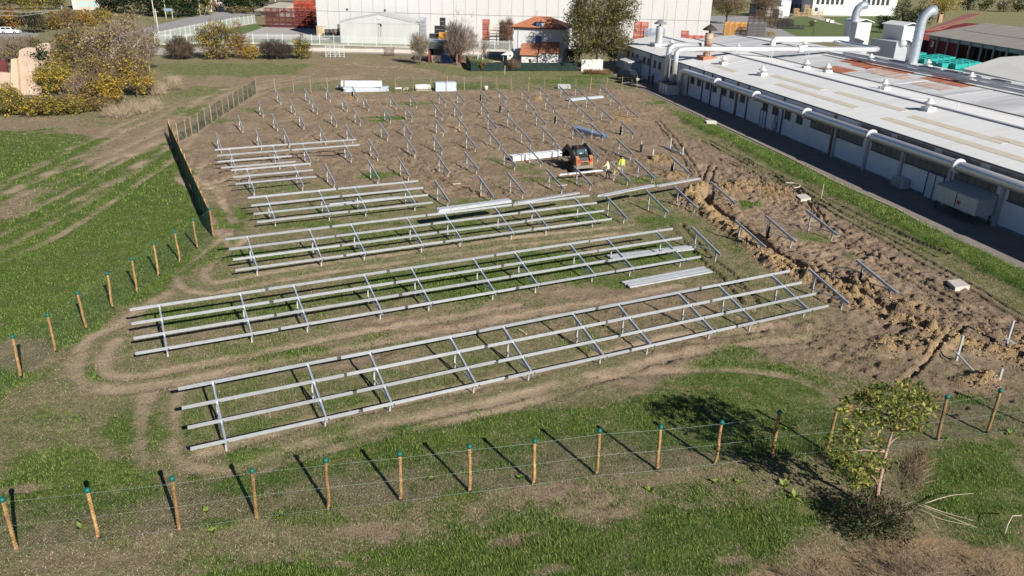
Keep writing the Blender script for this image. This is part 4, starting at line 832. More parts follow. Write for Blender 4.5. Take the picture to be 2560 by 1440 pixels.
def trunk_mb(h, r, limbs, g, lean=(0, 0), base=0., fork=.35, mb=None):
    mb = mb or MB(); tp = np.array([lean[0], lean[1], h])
    mb.tube([(0, 0, -.3), tuple(tp*.3), tuple(tp*.6+g.normal(size=3)*.05*h*np.array([1, 1, 0])), tuple(tp)], [r*1.15, r*.85, r*.6, r*.15], 8)
    for e in limbs:
        a = tp*g.uniform(fork*.7, fork*1.8); e = np.asarray(e); m = (a+e)/2+ZD*.06*h+g.normal(size=3)*.04*h
        mb.tube([a, m, e], [r*.45, r*.3, r*.08], 6)
    return mb
GREEN = [(.05, .085, .02), (.07, .11, .025), (.035, .06, .018)]; DARKG = [(.018, .038, .018), (.03, .055, .022), (.022, .03, .015)]
YEL = [(.46, .33, .05), (.58, .42, .07), (.33, .26, .05), (.40, .25, .05)]; YELG = [(.20, .20, .035), (.32, .28, .05), (.12, .14, .03)]
OLIVE = [(.13, .13, .045), (.19, .165, .055), (.09, .10, .03), (.23, .18, .07)]; ORNG = [(.36, .20, .05), (.28, .15, .05), (.40, .26, .06)]
PURP = [(.085, .055, .05), (.11, .075, .06), (.06, .045, .04)]; GREYT = [(.36, .28, .22), (.44, .35, .28), (.25, .19, .155)]; BRNT = [(.20, .14, .095), (.27, .19, .125), (.13, .095, .07)]; DRYP = [(.34, .25, .205), (.43, .33, .275), (.20, .14, .115), (.14, .10, .08)]; REDB = [(.20, .09, .06), (.26, .13, .08)]
def plant(name, label, cat, px, hw, ytop, leaves=0, pal=GREEN, size=.25, twigs=0, tpal=GREYT, blobs=None, trunk=True, seed=1, group=None, tlen=1.0, trunk_r=None, bark=None, z0=.12, per=14, shell=.5, depth=1.):
    """px base point, hw half width and ytop crown top, both in picture units at that place"""
    g = np.random.default_rng(seed); b = at(*px); b[2] = float(ground_z(b[0], b[1])); sc_ = mpp(b[0], b[1]); W_ = hw*sc_; H = max(.5, zat(b[0], b[1], ytop)-b[2])
    t = thing(name, label, cat, b, group)
    if blobs is None:
        blobs = [(0, 0, H*(.5+z0/2), W_*.8, W_*.8*depth, H*(.5-z0/2))]
        for k in range(5):
            a = k*1.257+g.uniform(0, .6); blobs.append((W_*.5*math.cos(a), W_*.5*depth*math.sin(a), H*g.uniform(.3+z0, .72), W_*.5, W_*.5*depth, H*.24))
    else: blobs = [(x*W_, y*W_, z*H, a*W_, c*W_*depth, d*H) for x, y, z, a, c, d in blobs]
    if trunk:
        lim = [np.array(q[:3])+rand_dirs(1, g)[0]*np.array(q[3:6])*.5 for q in blobs for _ in range(2)]
        trunk_mb(H*.8, trunk_r or max(.05, W_*.07), lim, g).build('trunk', bark or BARK, t, True)
    if leaves:
        c = clumps(blobs, max(4, leaves//per), g, shell); V, F, col = leaf_cloud(c, per, max(size*1.1, W_*.09), size, pal, g)
        obj('crown', np_mesh('crown', V, F, LEAF, col), t)
    if twigs:
        c = clumps(blobs, max(4, twigs//8), g, .3); V, F, col = twig_cloud(c, 8, tlen, max(.008, sc_*.35), tpal, g, np.array([0, 0, H*.2]))
        obj('twigs' if leaves else 'crown', np_mesh('twigs', V, F, LEAF, col), t)
    return t
# --- overgrown ruin thicket at the left; darkest leaf tones paint its shaded gaps
plant('bare_tree', 'tall bare greyish-pink tree rising over the thicket at the left', 'tree', (305, 238), 92, 26, twigs=1500, tlen=1.3, leaves=6200, pal=[(.42, .33, .22), (.36, .27, .18), (.46, .36, .26), (.30, .23, .13), (.26, .21, .09), (.12, .09, .06), (.09, .07, .045), (.40, .30, .06)], size=.27, per=22, seed=2, trunk_r=.22, bark=BARKP, blobs=[(.1, 0, .74, .32, .4, .2), (.52, 0, .82, .3, .4, .14), (-.1, .1, .55, .4, .5, .2), (.6, -.2, .55, .36, .4, .2), (-.55, 0, .66, .3, .4, .16), (.3, -.2, .36, .4, .4, .18), (-.7, 0, .42, .26, .4, .2), (.85, 0, .7, .14, .3, .12)])
plant('shrub', 'olive and yellow shrub between the two bare trees of the thicket', 'shrub', (262, 205), 44, 78, leaves=2800, pal=OLIVE+YEL, size=.24, twigs=900, tpal=BRNT, seed=15)
plant('shrub', 'ochre shrub at the top of the thicket below the cream house', 'shrub', (225, 150), 50, 66, leaves=2600, pal=OLIVE+ORNG, size=.26, twigs=1200, tpal=GREYT, seed=16)
plant('shrub', 'greyish bush on top of the broken pink wall', 'shrub', (62, 175), 40, 96, leaves=1500, pal=OLIVE+YELG, size=.24, twigs=1500, tpal=GREYT, seed=17)
plant('shrub', 'yellow ivy mound spilling over the front of the pink wall', 'shrub', (24, 262), 26, 205, leaves=1500, pal=YEL+ORNG+OLIVE, size=.22, seed=18, trunk=False)
plant('shrub', 'low brownish-pink bush under the centre of the thicket', 'shrub', (205, 262), 36, 185, leaves=1700, pal=[(.30, .21, .14), (.24, .17, .11)]+YEL, size=.2, twigs=1000, tpal=GREYT, seed=19, trunk=False)
plant('shrub', 'yellow-leaved shrub at the right end of the left thicket', 'shrub', (345, 244), 46, 132, leaves=3000, pal=YEL, size=.24, twigs=1600, tpal=BRNT, tlen=.9, seed=3)
plant('shrub', 'bright yellow climber-covered shrub beside the broken pink wall', 'shrub', (150, 238), 62, 152, leaves=4200, pal=YEL+YELG, size=.25, seed=4)
plant('bare_tree', 'olive-brown shrubby tree behind the broken pink wall', 'tree', (205, 222), 62, 62, leaves=5200, pal=OLIVE+[(.36, .26, .07), (.08, .065, .03), (.42, .30, .06)], size=.29, per=20, twigs=900, tpal=BRNT, tlen=1.3, seed=5, trunk_r=.2)
plant('shrub', 'dark twiggy bush at the centre of the left thicket', 'shrub', (255, 256), 52, 128, twigs=1000, tpal=BRNT, tlen=.9, leaves=3000, pal=OLIVE+YEL+[(.33, .25, .15)], size=.22, seed=6)
plant('shrub', 'pale pinkish twiggy shrub at the far right of the thicket by the white fence', 'shrub', (375, 180), 34, 62, leaves=900, pal=PURP+BRNT, size=.22, twigs=2200, tlen=1.1, seed=7, bark=BARKP)
plant('shrub', 'dark green ivy bush on the broken wall', 'shrub', (118, 222), 26, 112, leaves=1800, pal=DARKG+GREEN, size=.26, seed=8, trunk=False)
for k, (x, y, hw, yt, lab) in enumerate(((30, 288, 46, 232, 'low yellow bramble below the pink wall at the left picture edge'), (105, 290, 46, 238, 'low yellow-green bramble in the middle of the bramble row'), (178, 286, 40, 240, 'low yellow bramble below the climber-covered shrub'), (255, 276, 44, 246, 'low brownish-yellow bramble at the right end of the bramble row'))):
    plant('bramble', lab, 'bramble', (x, y), hw, yt, leaves=2600, pal=(YEL+YELG+OLIVE) if k < 3 else (ORNG+OLIVE), size=.24, twigs=600, tpal=BRNT, tlen=.7, seed=20+k, trunk=False, z0=0, group='yellow brambles along the meadow edge')
plant('shrub', 'grey twiggy shrub at the left edge above the pink wall', 'shrub', (14, 158), 34, 92, twigs=2600, tlen=1.0, leaves=700, pal=OLIVE, size=.24, seed=9)
plant('shrub', 'olive bush below the parked white cars', 'shrub', (70, 128), 44, 92, leaves=1600, pal=OLIVE+ORNG, size=.3, twigs=900, tpal=BRNT, seed=10, trunk=False)
for k, (x, y, hw, yt, lab) in enumerate(((432, 226, 20, 196, 'pale dry reed clump at the meadow edge right of the thicket'), (395, 238, 22, 218, 'low straw-coloured grass clump at the foot of the yellow shrub'), (340, 288, 34, 262, 'straw-coloured tall grass strip below the thicket'), (290, 296, 30, 276, 'greyish dry grass clump left of the straw strip'), (385, 276, 20, 258, 'dry grass clump at the right end of the straw strip'))):
    plant('dry_grass', lab, 'grass clump', (x, y), hw, yt, twigs=1500, tpal=[(.52, .43, .30), (.60, .50, .36), (.42, .33, .22)], tlen=.9, seed=140+k, trunk=False, z0=0, depth=.5, group='dry grass clumps at the meadow edge')
plant('shrub', 'yellow-green climber mound left of the dark ivy bush', 'shrub', (100, 182), 34, 128, leaves=1500, pal=YELG+OLIVE, size=.26, seed=146, trunk=False)
plant('shrub', 'golden shrub low in the middle of the thicket', 'shrub', (282, 262), 40, 190, leaves=2400, pal=YEL+[(.10, .08, .05)], size=.25, seed=147, trunk=False)
plant('shrub', 'dark shaded shrub behind the golden one in the thicket', 'shrub', (232, 246), 36, 150, leaves=1800, pal=DARKG+BRNT, size=.25, seed=148, trunk=False)
# --- row behind the car park and up to the top edge
for k, (x, y, hw, yt, pal, lab) in enumerate(((8, 80, 18, 38, DARKG, 'dark conifer behind the white cars at the left edge'), (36, 80, 26, 22, ORNG, 'rusty orange tree just right of the white cars'), (88, 82, 30, 28, DARKG, 'dark blue-green conifer right of the orange tree'), (132, 74, 26, 24, ORNG+OLIVE, 'orange-brown tree between the dark conifer and the utility poles'), (172, 70, 26, 20, BRNT+ORNG, 'brown tree below the cream house'), (215, 66, 26, 26, ORNG+YEL, 'ochre tree by the leaning utility pole'), (262, 60, 30, 22, YEL+YELG, 'yellow tree below the cream house corner'))):
    plant('tree', lab, 'tree', (x, y), hw, yt, leaves=1500, pal=pal, size=.42, twigs=500, tpal=BRNT, seed=40+k, group='trees behind the car park', z0=0)
for k, (x, y, hw, yt, pal, lab) in enumerate(((15, 26, 26, -22, BRNT+OLIVE, 'brownish tree in the top left corner'), (58, 24, 24, -18, YELG, 'yellow-green tree second from the top left corner'), (98, 24, 26, -22, GREEN+YEL, 'leafy green and yellow tree left of the cream house'), (142, 24, 22, -10, OLIVE, 'olive tree touching the cream house'))):
    plant('tree', lab, 'tree', (x, y), hw, yt, leaves=1300, pal=pal, size=.5, seed=50+k, group='trees along the top left edge', z0=0)
for k, (x, y, hw, yt, pal, lab) in enumerate(((272, 30, 26, -35, DARKG, 'dark evergreen right of the cream house'), (312, 34, 28, -40, DARKG, 'dark evergreen second from the cream house'), (352, 36, 26, -40, DARKG+GREEN, 'dark evergreen third from the cream house'), (398, 42, 28, -40, DARKG, 'dark evergreen above the road signs'), (440, 44, 26, -40, DARKG+GREEN, 'dark evergreen between the road signs and the middle light pole'), (476, 42, 24, -38, DARKG, 'dark evergreen left of the right light pole'), (512, 38, 26, -36, YELG+OLIVE, 'olive-yellow tree covering the pink house'), (578, 32, 24, -40, DARKG, 'dark evergreen right of the pink house'), (612, 32, 26, -40, DARKG+GREEN, 'dark evergreen second from the pink house'), (650, 30, 22, -38, DARKG, 'dark evergreen left of the orange house'))):
    plant('evergreen_tree', lab, 'tree', (x, y), hw, yt, leaves=1700, pal=pal, size=.7, seed=60+k, group='dark trees along the far road', z0=0, shell=.6)
plant('shrub', 'orange hedge beside the far road signs', 'shrub', (395, 40), 20, 26, leaves=700, pal=ORNG, size=.5, seed=75, trunk=False); plant('shrub', 'round yellowish bush under the middle light pole', 'shrub', (482, 40), 14, 22, leaves=600, pal=YELG+OLIVE, size=.45, seed=76, trunk=False)
for k, (x, lab) in enumerate(((588, 'low brown bush by the road right of the pink house'), (615, 'low olive bush by the road end'), (640, 'low bush by the road left of the orange house'))): plant('shrub', lab, 'shrub', (x, 34), 14, 17, leaves=500, pal=OLIVE+BRNT, size=.5, seed=78+k, trunk=False)
# --- hedge at the back of the meadow
plant('hedge_bush', 'dark purplish bush at the left end of the back hedge', 'bush', (455, 147), 38, 95, twigs=3600, tpal=PURP+BRNT, tlen=.9, leaves=1500, pal=PURP, size=.24, seed=81, z0=0)
plant('hedge_bush', 'tall yellow and olive bush in the back hedge', 'bush', (545, 148), 52, 55, leaves=5200, pal=YEL+OLIVE+[(.22, .16, .05)], size=.28, twigs=1500, tpal=PURP, tlen=.9, seed=82, z0=0)
plant('hedge_bush', 'narrow yellow bush with a reddish top in the back hedge', 'bush', (602, 146), 24, 58, leaves=2000, pal=YEL+ORNG+REDB, size=.26, twigs=700, tpal=REDB, seed=83, z0=0)
plant('hedge_bush', 'low orange-yellow bush in the back hedge', 'bush', (630, 148), 26, 112, leaves=1300, pal=ORNG+YEL, size=.26, seed=84, trunk=False, z0=0)
plant('hedge_bush', 'wide dark purplish bush near the right end of the back hedge', 'bush', (692, 147), 48, 104, twigs=3800, tpal=PURP, tlen=.9, leaves=1800, pal=PURP, size=.24, seed=85, z0=0)
plant('hedge_bush', 'yellow-green upright bush at the right end of the back hedge', 'bush', (757, 147), 22, 90, leaves=1900, pal=YEL+YELG+OLIVE, size=.26, twigs=500, tpal=PURP, seed=86, z0=0)
# --- garden by the house
plant('shrub', 'feathery green shrub left of the dark garden shed', 'shrub', (1050, 162), 25, 82, leaves=1900, pal=OLIVE+YELG, size=.2, twigs=1500, tpal=GREYT, tlen=.9, seed=91)
plant('bare_tree', 'bare many-stemmed tree in front of the garden shed', 'tree', (1142, 162), 36, 52, twigs=4600, tpal=GREYT+PURP, tlen=1.1, seed=92, bark=BARKP)
plant('bare_tree', 'thin bare young tree behind the garden ladder', 'tree', (1183, 150), 15, 45, twigs=700, tlen=.9, seed=93, trunk_r=.08)
plant('bare_tree', 'reddish bare tree at the left corner of the house', 'tree', (1266, 128), 20, 44, twigs=2000, tpal=REDB+BRNT, tlen=.9, seed=94, trunk_r=.12)
plant('bare_tree', 'thin leaning stem with ochre leaves beside the garden ladder', 'tree', (1210, 160), 8, 92, twigs=200, leaves=120, pal=ORNG, size=.25, seed=95, trunk_r=.08)
plant('shrub', 'brown twiggy bush in front of the annex', 'shrub', (1282, 178), 20, 150, twigs=1500, tpal=BRNT, tlen=.6, seed=96, trunk=False); plant('shrub', 'yellowish weedy bush before the green screen', 'shrub', (1206, 178), 10, 150, leaves=420, pal=ORNG+OLIVE, size=.22, seed=97, trunk=False)
plant('shrub', 'dark bush in the shade behind the green screen', 'shrub', (1432, 160), 24, 112, leaves=1700, pal=DARKG, size=.25, seed=98)
plant('shrub', 'dark ivy bush under the big tree by the factory', 'shrub', (1536, 160), 18, 118, leaves=1500, pal=DARKG+OLIVE, size=.25, seed=99)
for k, (x, y, w_) in enumerate(((1590, 0, 0),)): pass
plant('dry_weeds', 'low brown dry weeds before the white panel screen', 'weeds', (1490, 186), 44, 174, twigs=2200, tpal=BRNT+ORNG, tlen=.35, seed=101, trunk=False, z0=0, depth=.3)
plant('big_tree', 'big upright tree with thinning olive leaves between the house and the factory', 'tree', (1494, 177), 86, -56, leaves=27000, pal=[(.09, .095, .032), (.14, .13, .042), (.055, .065, .02), (.20, .165, .055), (.24, .18, .06), (.07, .08, .025)], size=.33, twigs=2600, tpal=GREYT, tlen=1.7, seed=102, trunk_r=.5, bark=BARKP, per=16, depth=1.45,
      blobs=[(-.1, .75, .24, .66, .3, .10), (.35, .6, .26, .5, .3, .1), (0, 0, .62, .62, .6, .34), (-.35, 0, .5, .5, .5, .26), (.4, 0, .5, .5, .5, .28), (-.15, .1, .33, .6, .55, .15), (.35, .1, .32, .52, .5, .13), (.55, 0, .66, .42, .4, .24), (-.45, 0, .7, .36, .4, .24), (0, 0, .85, .45, .4, .18), (-.6, -.8, .5, .42, .4, .26), (-.5, -.7, .68, .38, .35, .2)])  # front-left lobes and extra depth added so the crown shades the house
# --- beyond the factory
plant('tree', 'spreading olive tree behind the right end of the white warehouse', 'tree', (1815, 60), 54, -12, leaves=3200, pal=OLIVE, size=.42, twigs=1800, tpal=BRNT, tlen=1.6, seed=111, trunk_r=.35, z0=.3)
plant('tree', 'bare brownish tree behind the dark crates', 'tree', (1908, 42), 34, -20, twigs=1800, tpal=BRNT, tlen=2.2, leaves=500, pal=BRNT, size=.5, seed=112)
for k, (x, y, hw, yt, lab) in enumerate(((2212, 82, 22, 34, 'low dark evergreen left of the evergreen group on the right'), (2252, 72, 32, -6, 'tallest dark evergreen beside the tall stack'), (2296, 76, 28, 4, 'dark evergreen between the tall stack and the yellow tree'))):
    plant('evergreen_tree', lab, 'tree', (x, y), hw, yt, leaves=2800, pal=DARKG+GREEN, size=.4, seed=113+k, group='evergreens behind the factory', z0=0)
plant('tree', 'yellow-green tree behind the red tiled roof', 'tree', (2352, 48), 44, -28, leaves=2800, pal=YELG+YEL, size=.5, seed=117)
for k, (x, y, hw, yt, lab) in enumerate(((2420, 26, 24, -14, 'dark tree right of the yellow-green tree'), (2462, 26, 18, -6, 'grey-green tree above the left end of the grey roof'), (2508, 30, 20, -4, 'pale scrubby tree above the middle of the grey roof'), (2545, 30, 20, -6, 'dark tree in the top right corner'))):
    plant('tree', lab, 'tree', (x, y), hw, yt, leaves=900, pal=(DARKG, OLIVE+GREEN, OLIVE+GREYT, DARKG+OLIVE)[k], size=.8, seed=118+k, group='trees above the grey roof', z0=0)
plant('shrub', 'small round bush on the lawn by the lamp post', 'bush', (2030, 68), 9, 52, leaves=300, pal=OLIVE, size=.4, seed=125, trunk=False)
plant('shrub', 'small yellow bush at the lawn edge behind the factory', 'bush', (1925, 92), 14, 78, leaves=400, pal=YEL+YELG, size=.3, seed=126, trunk=False)
# --- the young tree in the foreground
def young_tree():
    g = np.random.default_rng(131); b = at(2193, 1277); b[2] = float(ground_z(b[0], b[1]))
    t = thing('young_tree', 'young tree with yellow-green leaves standing outside the front fence at the right', 'tree', b)
    sc_ = mpp(b[0], b[1])
    def Q(x, y, dy=0.):                    # a picture point at the tree's own distance
        v = ray(x, y); s = ((b+FW*0+np.array([0, dy, 0])-CAM)[1])/v[1]; return CAM+s*v-b
    main = [np.array([0, 0, -.3]), Q(2190, 1262), Q(2196, 1215), Q(2205, 1175), Q(2215, 1130), Q(2230, 1080), Q(2248, 1030), Q(2262, 990)]
    mb = MB(); mb.tube(main, [.085, .075, .068, .06, .052, .04, .028, .01], 9)
    ends = [((2215, 1130), (2150, 1100), .2), ((2215, 1130), (2110, 1130), -.3), ((2205, 1175), (2140, 1170), .3), ((2205, 1160), (2160, 1140), -.5), ((2230, 1080), (2160, 1030), .5), ((2230, 1080), (2290, 1040), -.4), ((2248, 1030), (2310, 1010), .3), ((2215, 1120), (2250, 1090), .6), ((2240, 1050), (2200, 985), -.5), ((2248, 1030), (2270, 970), .5), ((2196, 1215), (2175, 1185), -.2), ((2205, 1175), (2240, 1130), -.4), ((2230, 1080), (2290, 1075), .5)]
    tips = []
    for a, e, dy in ends:
        A = Q(*a); E = Q(*e, dy); mb.tube([A, (A+E)/2+ZD*.08, E], [.028, .018, .006], 6); tips.append((A, E))
    mb.build('trunk', mat('grey_pink_bark', (.36, .25, .19), .85, var=.25, scale=8), t, True)
    cs = []
    for x, y, rx, ry, n in ((2150, 1015, 60, 32, 40), (2200, 985, 55, 22, 34), (2260, 980, 45, 28, 30), (2300, 1010, 40, 36, 34), (2290, 1055, 40, 24, 22), (2225, 1020, 60, 30, 36), (2165, 1060, 60, 30, 34), (2110, 1090, 42, 26, 26), (2100, 1140, 42, 26, 34), (2145, 1150, 50, 30, 42), (2170, 1190, 32, 18, 18), (2185, 1120, 34, 24, 18), (2235, 1060, 30, 20, 12), (2130, 1180, 30, 14, 10), (2100, 1175, 30, 18, 14), (2150, 1205, 26, 14, 12), (2210, 1160, 22, 16, 10)):
        for _ in range(n):
            if g.random() < .10: continue
            a = g.uniform(0, 2*math.pi); r = math.sqrt(g.random()); cs.append(Q(x+rx*r*math.cos(a), y+ry*r*math.sin(a), g.normal()*.55))
    V, F, col = leaf_cloud(np.array(cs), 11, .105, .165, [(.17, .21, .045), (.30, .30, .07), (.11, .15, .032), (.42, .35, .10), (.07, .095, .024), (.32, .18, .07)], g, 2.1, .45, [.3, .25, .2, .12, .1, .03])
    obj('crown', np_mesh('crown', V, F, LEAF, col), t)
young_tree()
plant('bramble', 'dark tangled bramble at the foot of the young tree', 'bramble', (2185, 1325), 95, 1262, leaves=4600, pal=DARKG+GREEN+[(.14, .09, .05)], size=.09, twigs=420, tpal=BRNT+GREYT, tlen=.45, seed=132, trunk=False, z0=0)
plant('dry_vines', 'reddish dry vines climbing right of the young tree trunk', 'vines', (2262, 1262), 40, 1112, twigs=700, tpal=BRNT+REDB+GREYT, tlen=.6, leaves=300, pal=DARKG+BRNT, size=.08, seed=133, trunk=False, z0=0, depth=.6)
plant('brush_pile', 'heap of grey-pink cut brushwood at the bottom right edge', 'brush', (2300, 1470), 170, 1432, twigs=1300, tpal=DRYP, tlen=.34, seed=134, trunk=False, z0=0)
plant('brush_pile', 'low pinkish dry brush at the bottom right corner', 'brush', (2500, 1470), 80, 1442, twigs=350, tpal=DRYP, tlen=.34, seed=135, trunk=False, z0=0)
plant('brush_pile', 'low dry brush spilling left along the bottom edge', 'brush', (2060, 1470), 110, 1444, twigs=350, tpal=DRYP, tlen=.34, seed=136, trunk=False, z0=0)
PALEW = mat('pale_branch', (.46, .38, .30), .85, var=.2)
t = thing('cut_branches', 'long pale cut branches lying on the grass right of the young tree', 'branches', at(2290, 1275)); o = at(2290, 1275)
for px in ([(2285, 1268), (2330, 1290), (2380, 1312), (2440, 1325)], [(2290, 1275), (2350, 1305), (2420, 1322)], [(2300, 1272), (2360, 1288), (2430, 1310)], [(2310, 1265), (2370, 1256), (2430, 1247)], [(2288, 1270), (2320, 1300), (2345, 1330)]):
    q = spline([at(a, b)-o+ZD*random.uniform(.08, .3) for a, b in px], 4); MB().tube(q, np.linspace(.02, .007, len(q)), 6).build('branch', PALEW, t, True)
MB().tube([at(2510, 1340)-ZD*.2, at(2510, 1340)+ZD*.5, at(2520, 1322)+ZD*.55, at(2545, 1312)+ZD*.4], .018, 6).build('bent_twig', PALEW, smooth=True, label='bent bare twig standing near the right edge', cat='twig')
# broad-leaved weeds
def weed_mesh(seed):
    g = np.random.default_rng(seed); V = []; F = []; C = []
    for k in range(14):
        a = g.uniform(0, 6.28); ln = g.uniform(.14, .30); e = g.uniform(.2, .9); d = np.array([math.cos(a)*math.cos(e), math.sin(a)*math.cos(e), math.sin(e)]); s = np.array([-math.sin(a), math.cos(a), 0])*ln*.2
        c = np.array([(.20, .30, .06), (.28, .36, .09), (.34, .40, .12)][g.integers(3)]); i = len(V)
        V += [d*.02, d*ln*.5+s+ZD*.02, d*ln-ZD*.04, d*ln*.5-s+ZD*.02]; F.append((i, i+1, i+2, i+3)); C += [c]*4
    return np_mesh('leaves', np.array(V), np.array(F), LEAF, np.array(C))
WM = [weed_mesh(k) for k in range(3)]
for k, (x, y, lab) in enumerate(((201, 1322, 'leafy weed between the two leftmost front posts'), (517, 1279, 'bright weed between the third and fourth front posts'), (1078, 1200, 'pale weed clump by a dark hole behind the front fence'), (1625, 1226, 'upright weed clump in front of the middle of the front fence'), (1850, 1208, 'low weed in front of the fence near the tree shadow'), (1790, 1205, 'low weed left of the tree shadow in front of the fence'), (1970, 1078, 'pale weed in the meadow by a shaded post'), (2362, 1098, 'weed at the foot of a post right of the young tree'), (1960, 1215, 'light weed patch left of the young tree'), (1985, 1245, 'larger light weed patch left of the young tree'), (2525, 1085, 'weed near the right edge behind the fence'), (1300, 1195, 'weed in the trodden strip right of the dark hole'), (700, 1290, 'weed in front of the fifth post'), (530, 1330, 'bright grassy weed in front of the fourth post'))):
    s = 1.3 if k in (9, 8) else 1.; o = obj('weed', WM[k % 3], label=lab, cat='weed', group='broad-leaved weeds by the fence'); q = at(x, y); o.location = (q[0], q[1], float(ground_z(q[0], q[1]))); o.scale = (s, s, s); o.rotation_euler = (0, 0, k*1.3)
# --- grass blades: green where the meadow is green, straw where it is dry
def blades(name, r0, r1, n, size, wd, seed):
    g = np.random.default_rng(seed); th = g.uniform(-.78, .78, n); r = r0*(r1/r0)**g.random(n)
    x = r*np.sin(th); y = r*np.cos(th); S, W_ = sw(np.stack([x, y], 1)); G = grid_lookup(G_, x, y); M = grid_lookup(M_, x, y); T = grid_lookup(T_, x, y); Cc = grid_lookup(C_, x, y)
    pn = fbm(x*.7, y*.7, 4, 91); p2_ = fbm(x*2.1, y*2.1, 3, 93); isg = g.random(n) < np.clip((G-.31)*1.6+(pn-.5)*2.0+(p2_-.5)*1.6, .06, .92)
    keep = (W_ < -4.75) & np.where(isg, g.random(n) < .25+.75*G, (g.random(n) < .9*(1-.93*np.clip(M*1.3, 0, 1))*(1-.6*T)*(1-Cc))) & (T < .8)
    x, y, G, isg, pn = x[keep], y[keep], G[keep], isg[keep], pn[keep]; n = len(x); z = ground_z(x, y)
    a = g.uniform(0, 2*math.pi, n); el = np.where(isg, g.uniform(.5, 1.4, n), g.uniform(.05, .6, n))
    ln = size*g.uniform(.5, 1.5, n)*np.where(isg, .6+.9*np.clip(pn*1.6-.3, 0, 1), .8)
    d = np.stack([np.cos(a)*np.cos(el), np.sin(a)*np.cos(el), np.sin(el)], 1); s = np.stack([-np.sin(a), np.cos(a), np.zeros(n)], 1)
    P = np.stack([x, y, z-.01], 1); w_ = wd*g.uniform(.6, 1.3, n)
    V = np.stack([P-s*w_[:, None], P+s*w_[:, None], P+d*ln[:, None]], 1).reshape(-1, 3)
    gp = np.array([(.095, .165, .028), (.15, .24, .045), (.225, .32, .075), (.045, .075, .014), (.30, .335, .10)]); dp = np.array([(.46, .355, .24), (.62, .495, .355), (.22, .15, .095), (.065, .045, .03), (.60, .47, .33)])
    pal = np.where(isg[:, None], gp[np.clip((g.normal(size=n)*1.1+1.4+(pn-.5)*5).round().astype(int), 0, 4)], dp[g.integers(0, 5, n)])*g.uniform(.8, 1.2, (n, 1))
    obj(name, np_mesh(name, V, np.arange(n*3).reshape(n, 3), LEAF, np.repeat(pal, 3, 0)), kind='stuff')
blades('grass', 16, 34, 560000, .105, .0115, 1); blades('grass', 34, 62, 620000, .10, .0165, 2); blades('grass', 62, 150, 300000, .17, .03, 3)
# --- clods of dug soil
def clods(n, seed):
    g = np.random.default_rng(seed); x = g.uniform(-22, 46, n*30); y = g.uniform(24, 125, n*30); Cc = grid_lookup(C_, x, y); M = grid_lookup(M_, x, y); T = grid_lookup(T_, x, y); S, W_ = sw(np.stack([x, y], 1))
    pr = np.where(W_ < -8.5, Cc*1.0+.10*np.clip(M-.5, 0, 1)*(fbm(x*.3, y*.3, 3, 55) > .5), 0)*np.clip(60/np.maximum(y, 1), .4, 1.6)
    k = np.where(g.random(n*30) < pr)[0][:n]; x, y = x[k], y[k]; m = len(x); z = ground_z(x, y)
    base = np.array([(0, 0, 1), (.9, 0, .2), (.28, .85, .25), (-.73, .53, .2), (-.73, -.53, .25), (.28, -.85, .2), (0, 0, -.6)]); tr = np.array([(0, 1, 2), (0, 2, 3), (0, 3, 4), (0, 4, 5), (0, 5, 1), (6, 2, 1), (6, 3, 2), (6, 4, 3), (6, 5, 4), (6, 1, 5)])
    r = g.gamma(2.0, .017, m).clip(.012, .10); rot = g.uniform(0, 6.28, m); c, s = np.cos(rot), np.sin(rot)
    B = base[None]*g.uniform(.7, 1.3, (m, 7, 1)); V = np.stack([B[..., 0]*c[:, None]-B[..., 1]*s[:, None], B[..., 0]*s[:, None]+B[..., 1]*c[:, None], B[..., 2]*.75], -1)*r[:, None, None]+np.stack([x, y, z+r*.15], 1)[:, None]
    F = (np.arange(m)[:, None, None]*7+tr[None]).reshape(-1, 3); ck = grid_lookup(C_, x, y)
    col = np.where((g.random(m) < ck*.8)[:, None], np.array([(.40, .28, .15)]), np.array([(.21, .15, .105)]))*g.uniform(.65, 1.25, (m, 1))
    obj('soil_clods', np_mesh('soil_clods', V.reshape(-1, 3), F, LEAFLESS, np.repeat(col, 7, 0)), kind='stuff')
LEAFLESS = attr_mat('clod', .95, .1)
clods(22000, 5)
# ================================================================ BACKGROUND
YARD = mat('pale_yard', (.34, .31, .29), .95, col2=(.44, .41, .38), scale=.15, detail=7); ROAD = mat('grey_road', (.26, .25, .245), .9, col2=(.34, .33, .32), scale=.2, detail=7)
LAWN = mat('far_lawn', (.075, .12, .03), .95, col2=(.15, .18, .06), scale=.25, detail=7); VERGE = mat('far_verge', (.10, .14, .04), .95, col2=(.22, .22, .09), scale=.2, detail=7); PATHM = mat('pale_path', (.42, .37, .32), .95, var=.12, scale=.3)
sheet('car_park', [(-60, 72), (60, 80), (100, 84), (60, 110), (-80, 116)], .015, ROAD)
sheet('verge', [(380, 70), (480, 30), (620, 20), (640, 62), (560, 90), (395, 112)], .012, VERGE)
sheet('road', [(250, 96), (395, 62), (470, 44), (540, 31), (700, 8), (700, 26), (600, 41), (500, 57), (395, 80), (250, 120)], .02, ROAD)
sheet('pavement', [(395, 80), (500, 57), (600, 41), (600, 46), (500, 62), (395, 86)], .028, PATHM)
sheet('lawn', [(390, 110), (520, 82), (640, 60), (660, 78), (560, 98), (395, 118)], .018, LAWN)
sheet('yard', [(560, 100), (640, 75), (690, 58), (820, 50), (1790, 60), (1790, 125), (1100, 108), (640, 97)], .022, YARD)
sheet('yard_verge', [(400, 118), (640, 98), (1040, 106), (1460, 118), (1460, 128), (1040, 120), (640, 112), (400, 128)], .016, LAWN)
sheet('path', [(380, 120), (640, 113), (1040, 122), (1320, 130), (1320, 142), (1040, 137), (640, 128), (380, 138)], .024, PATHM)
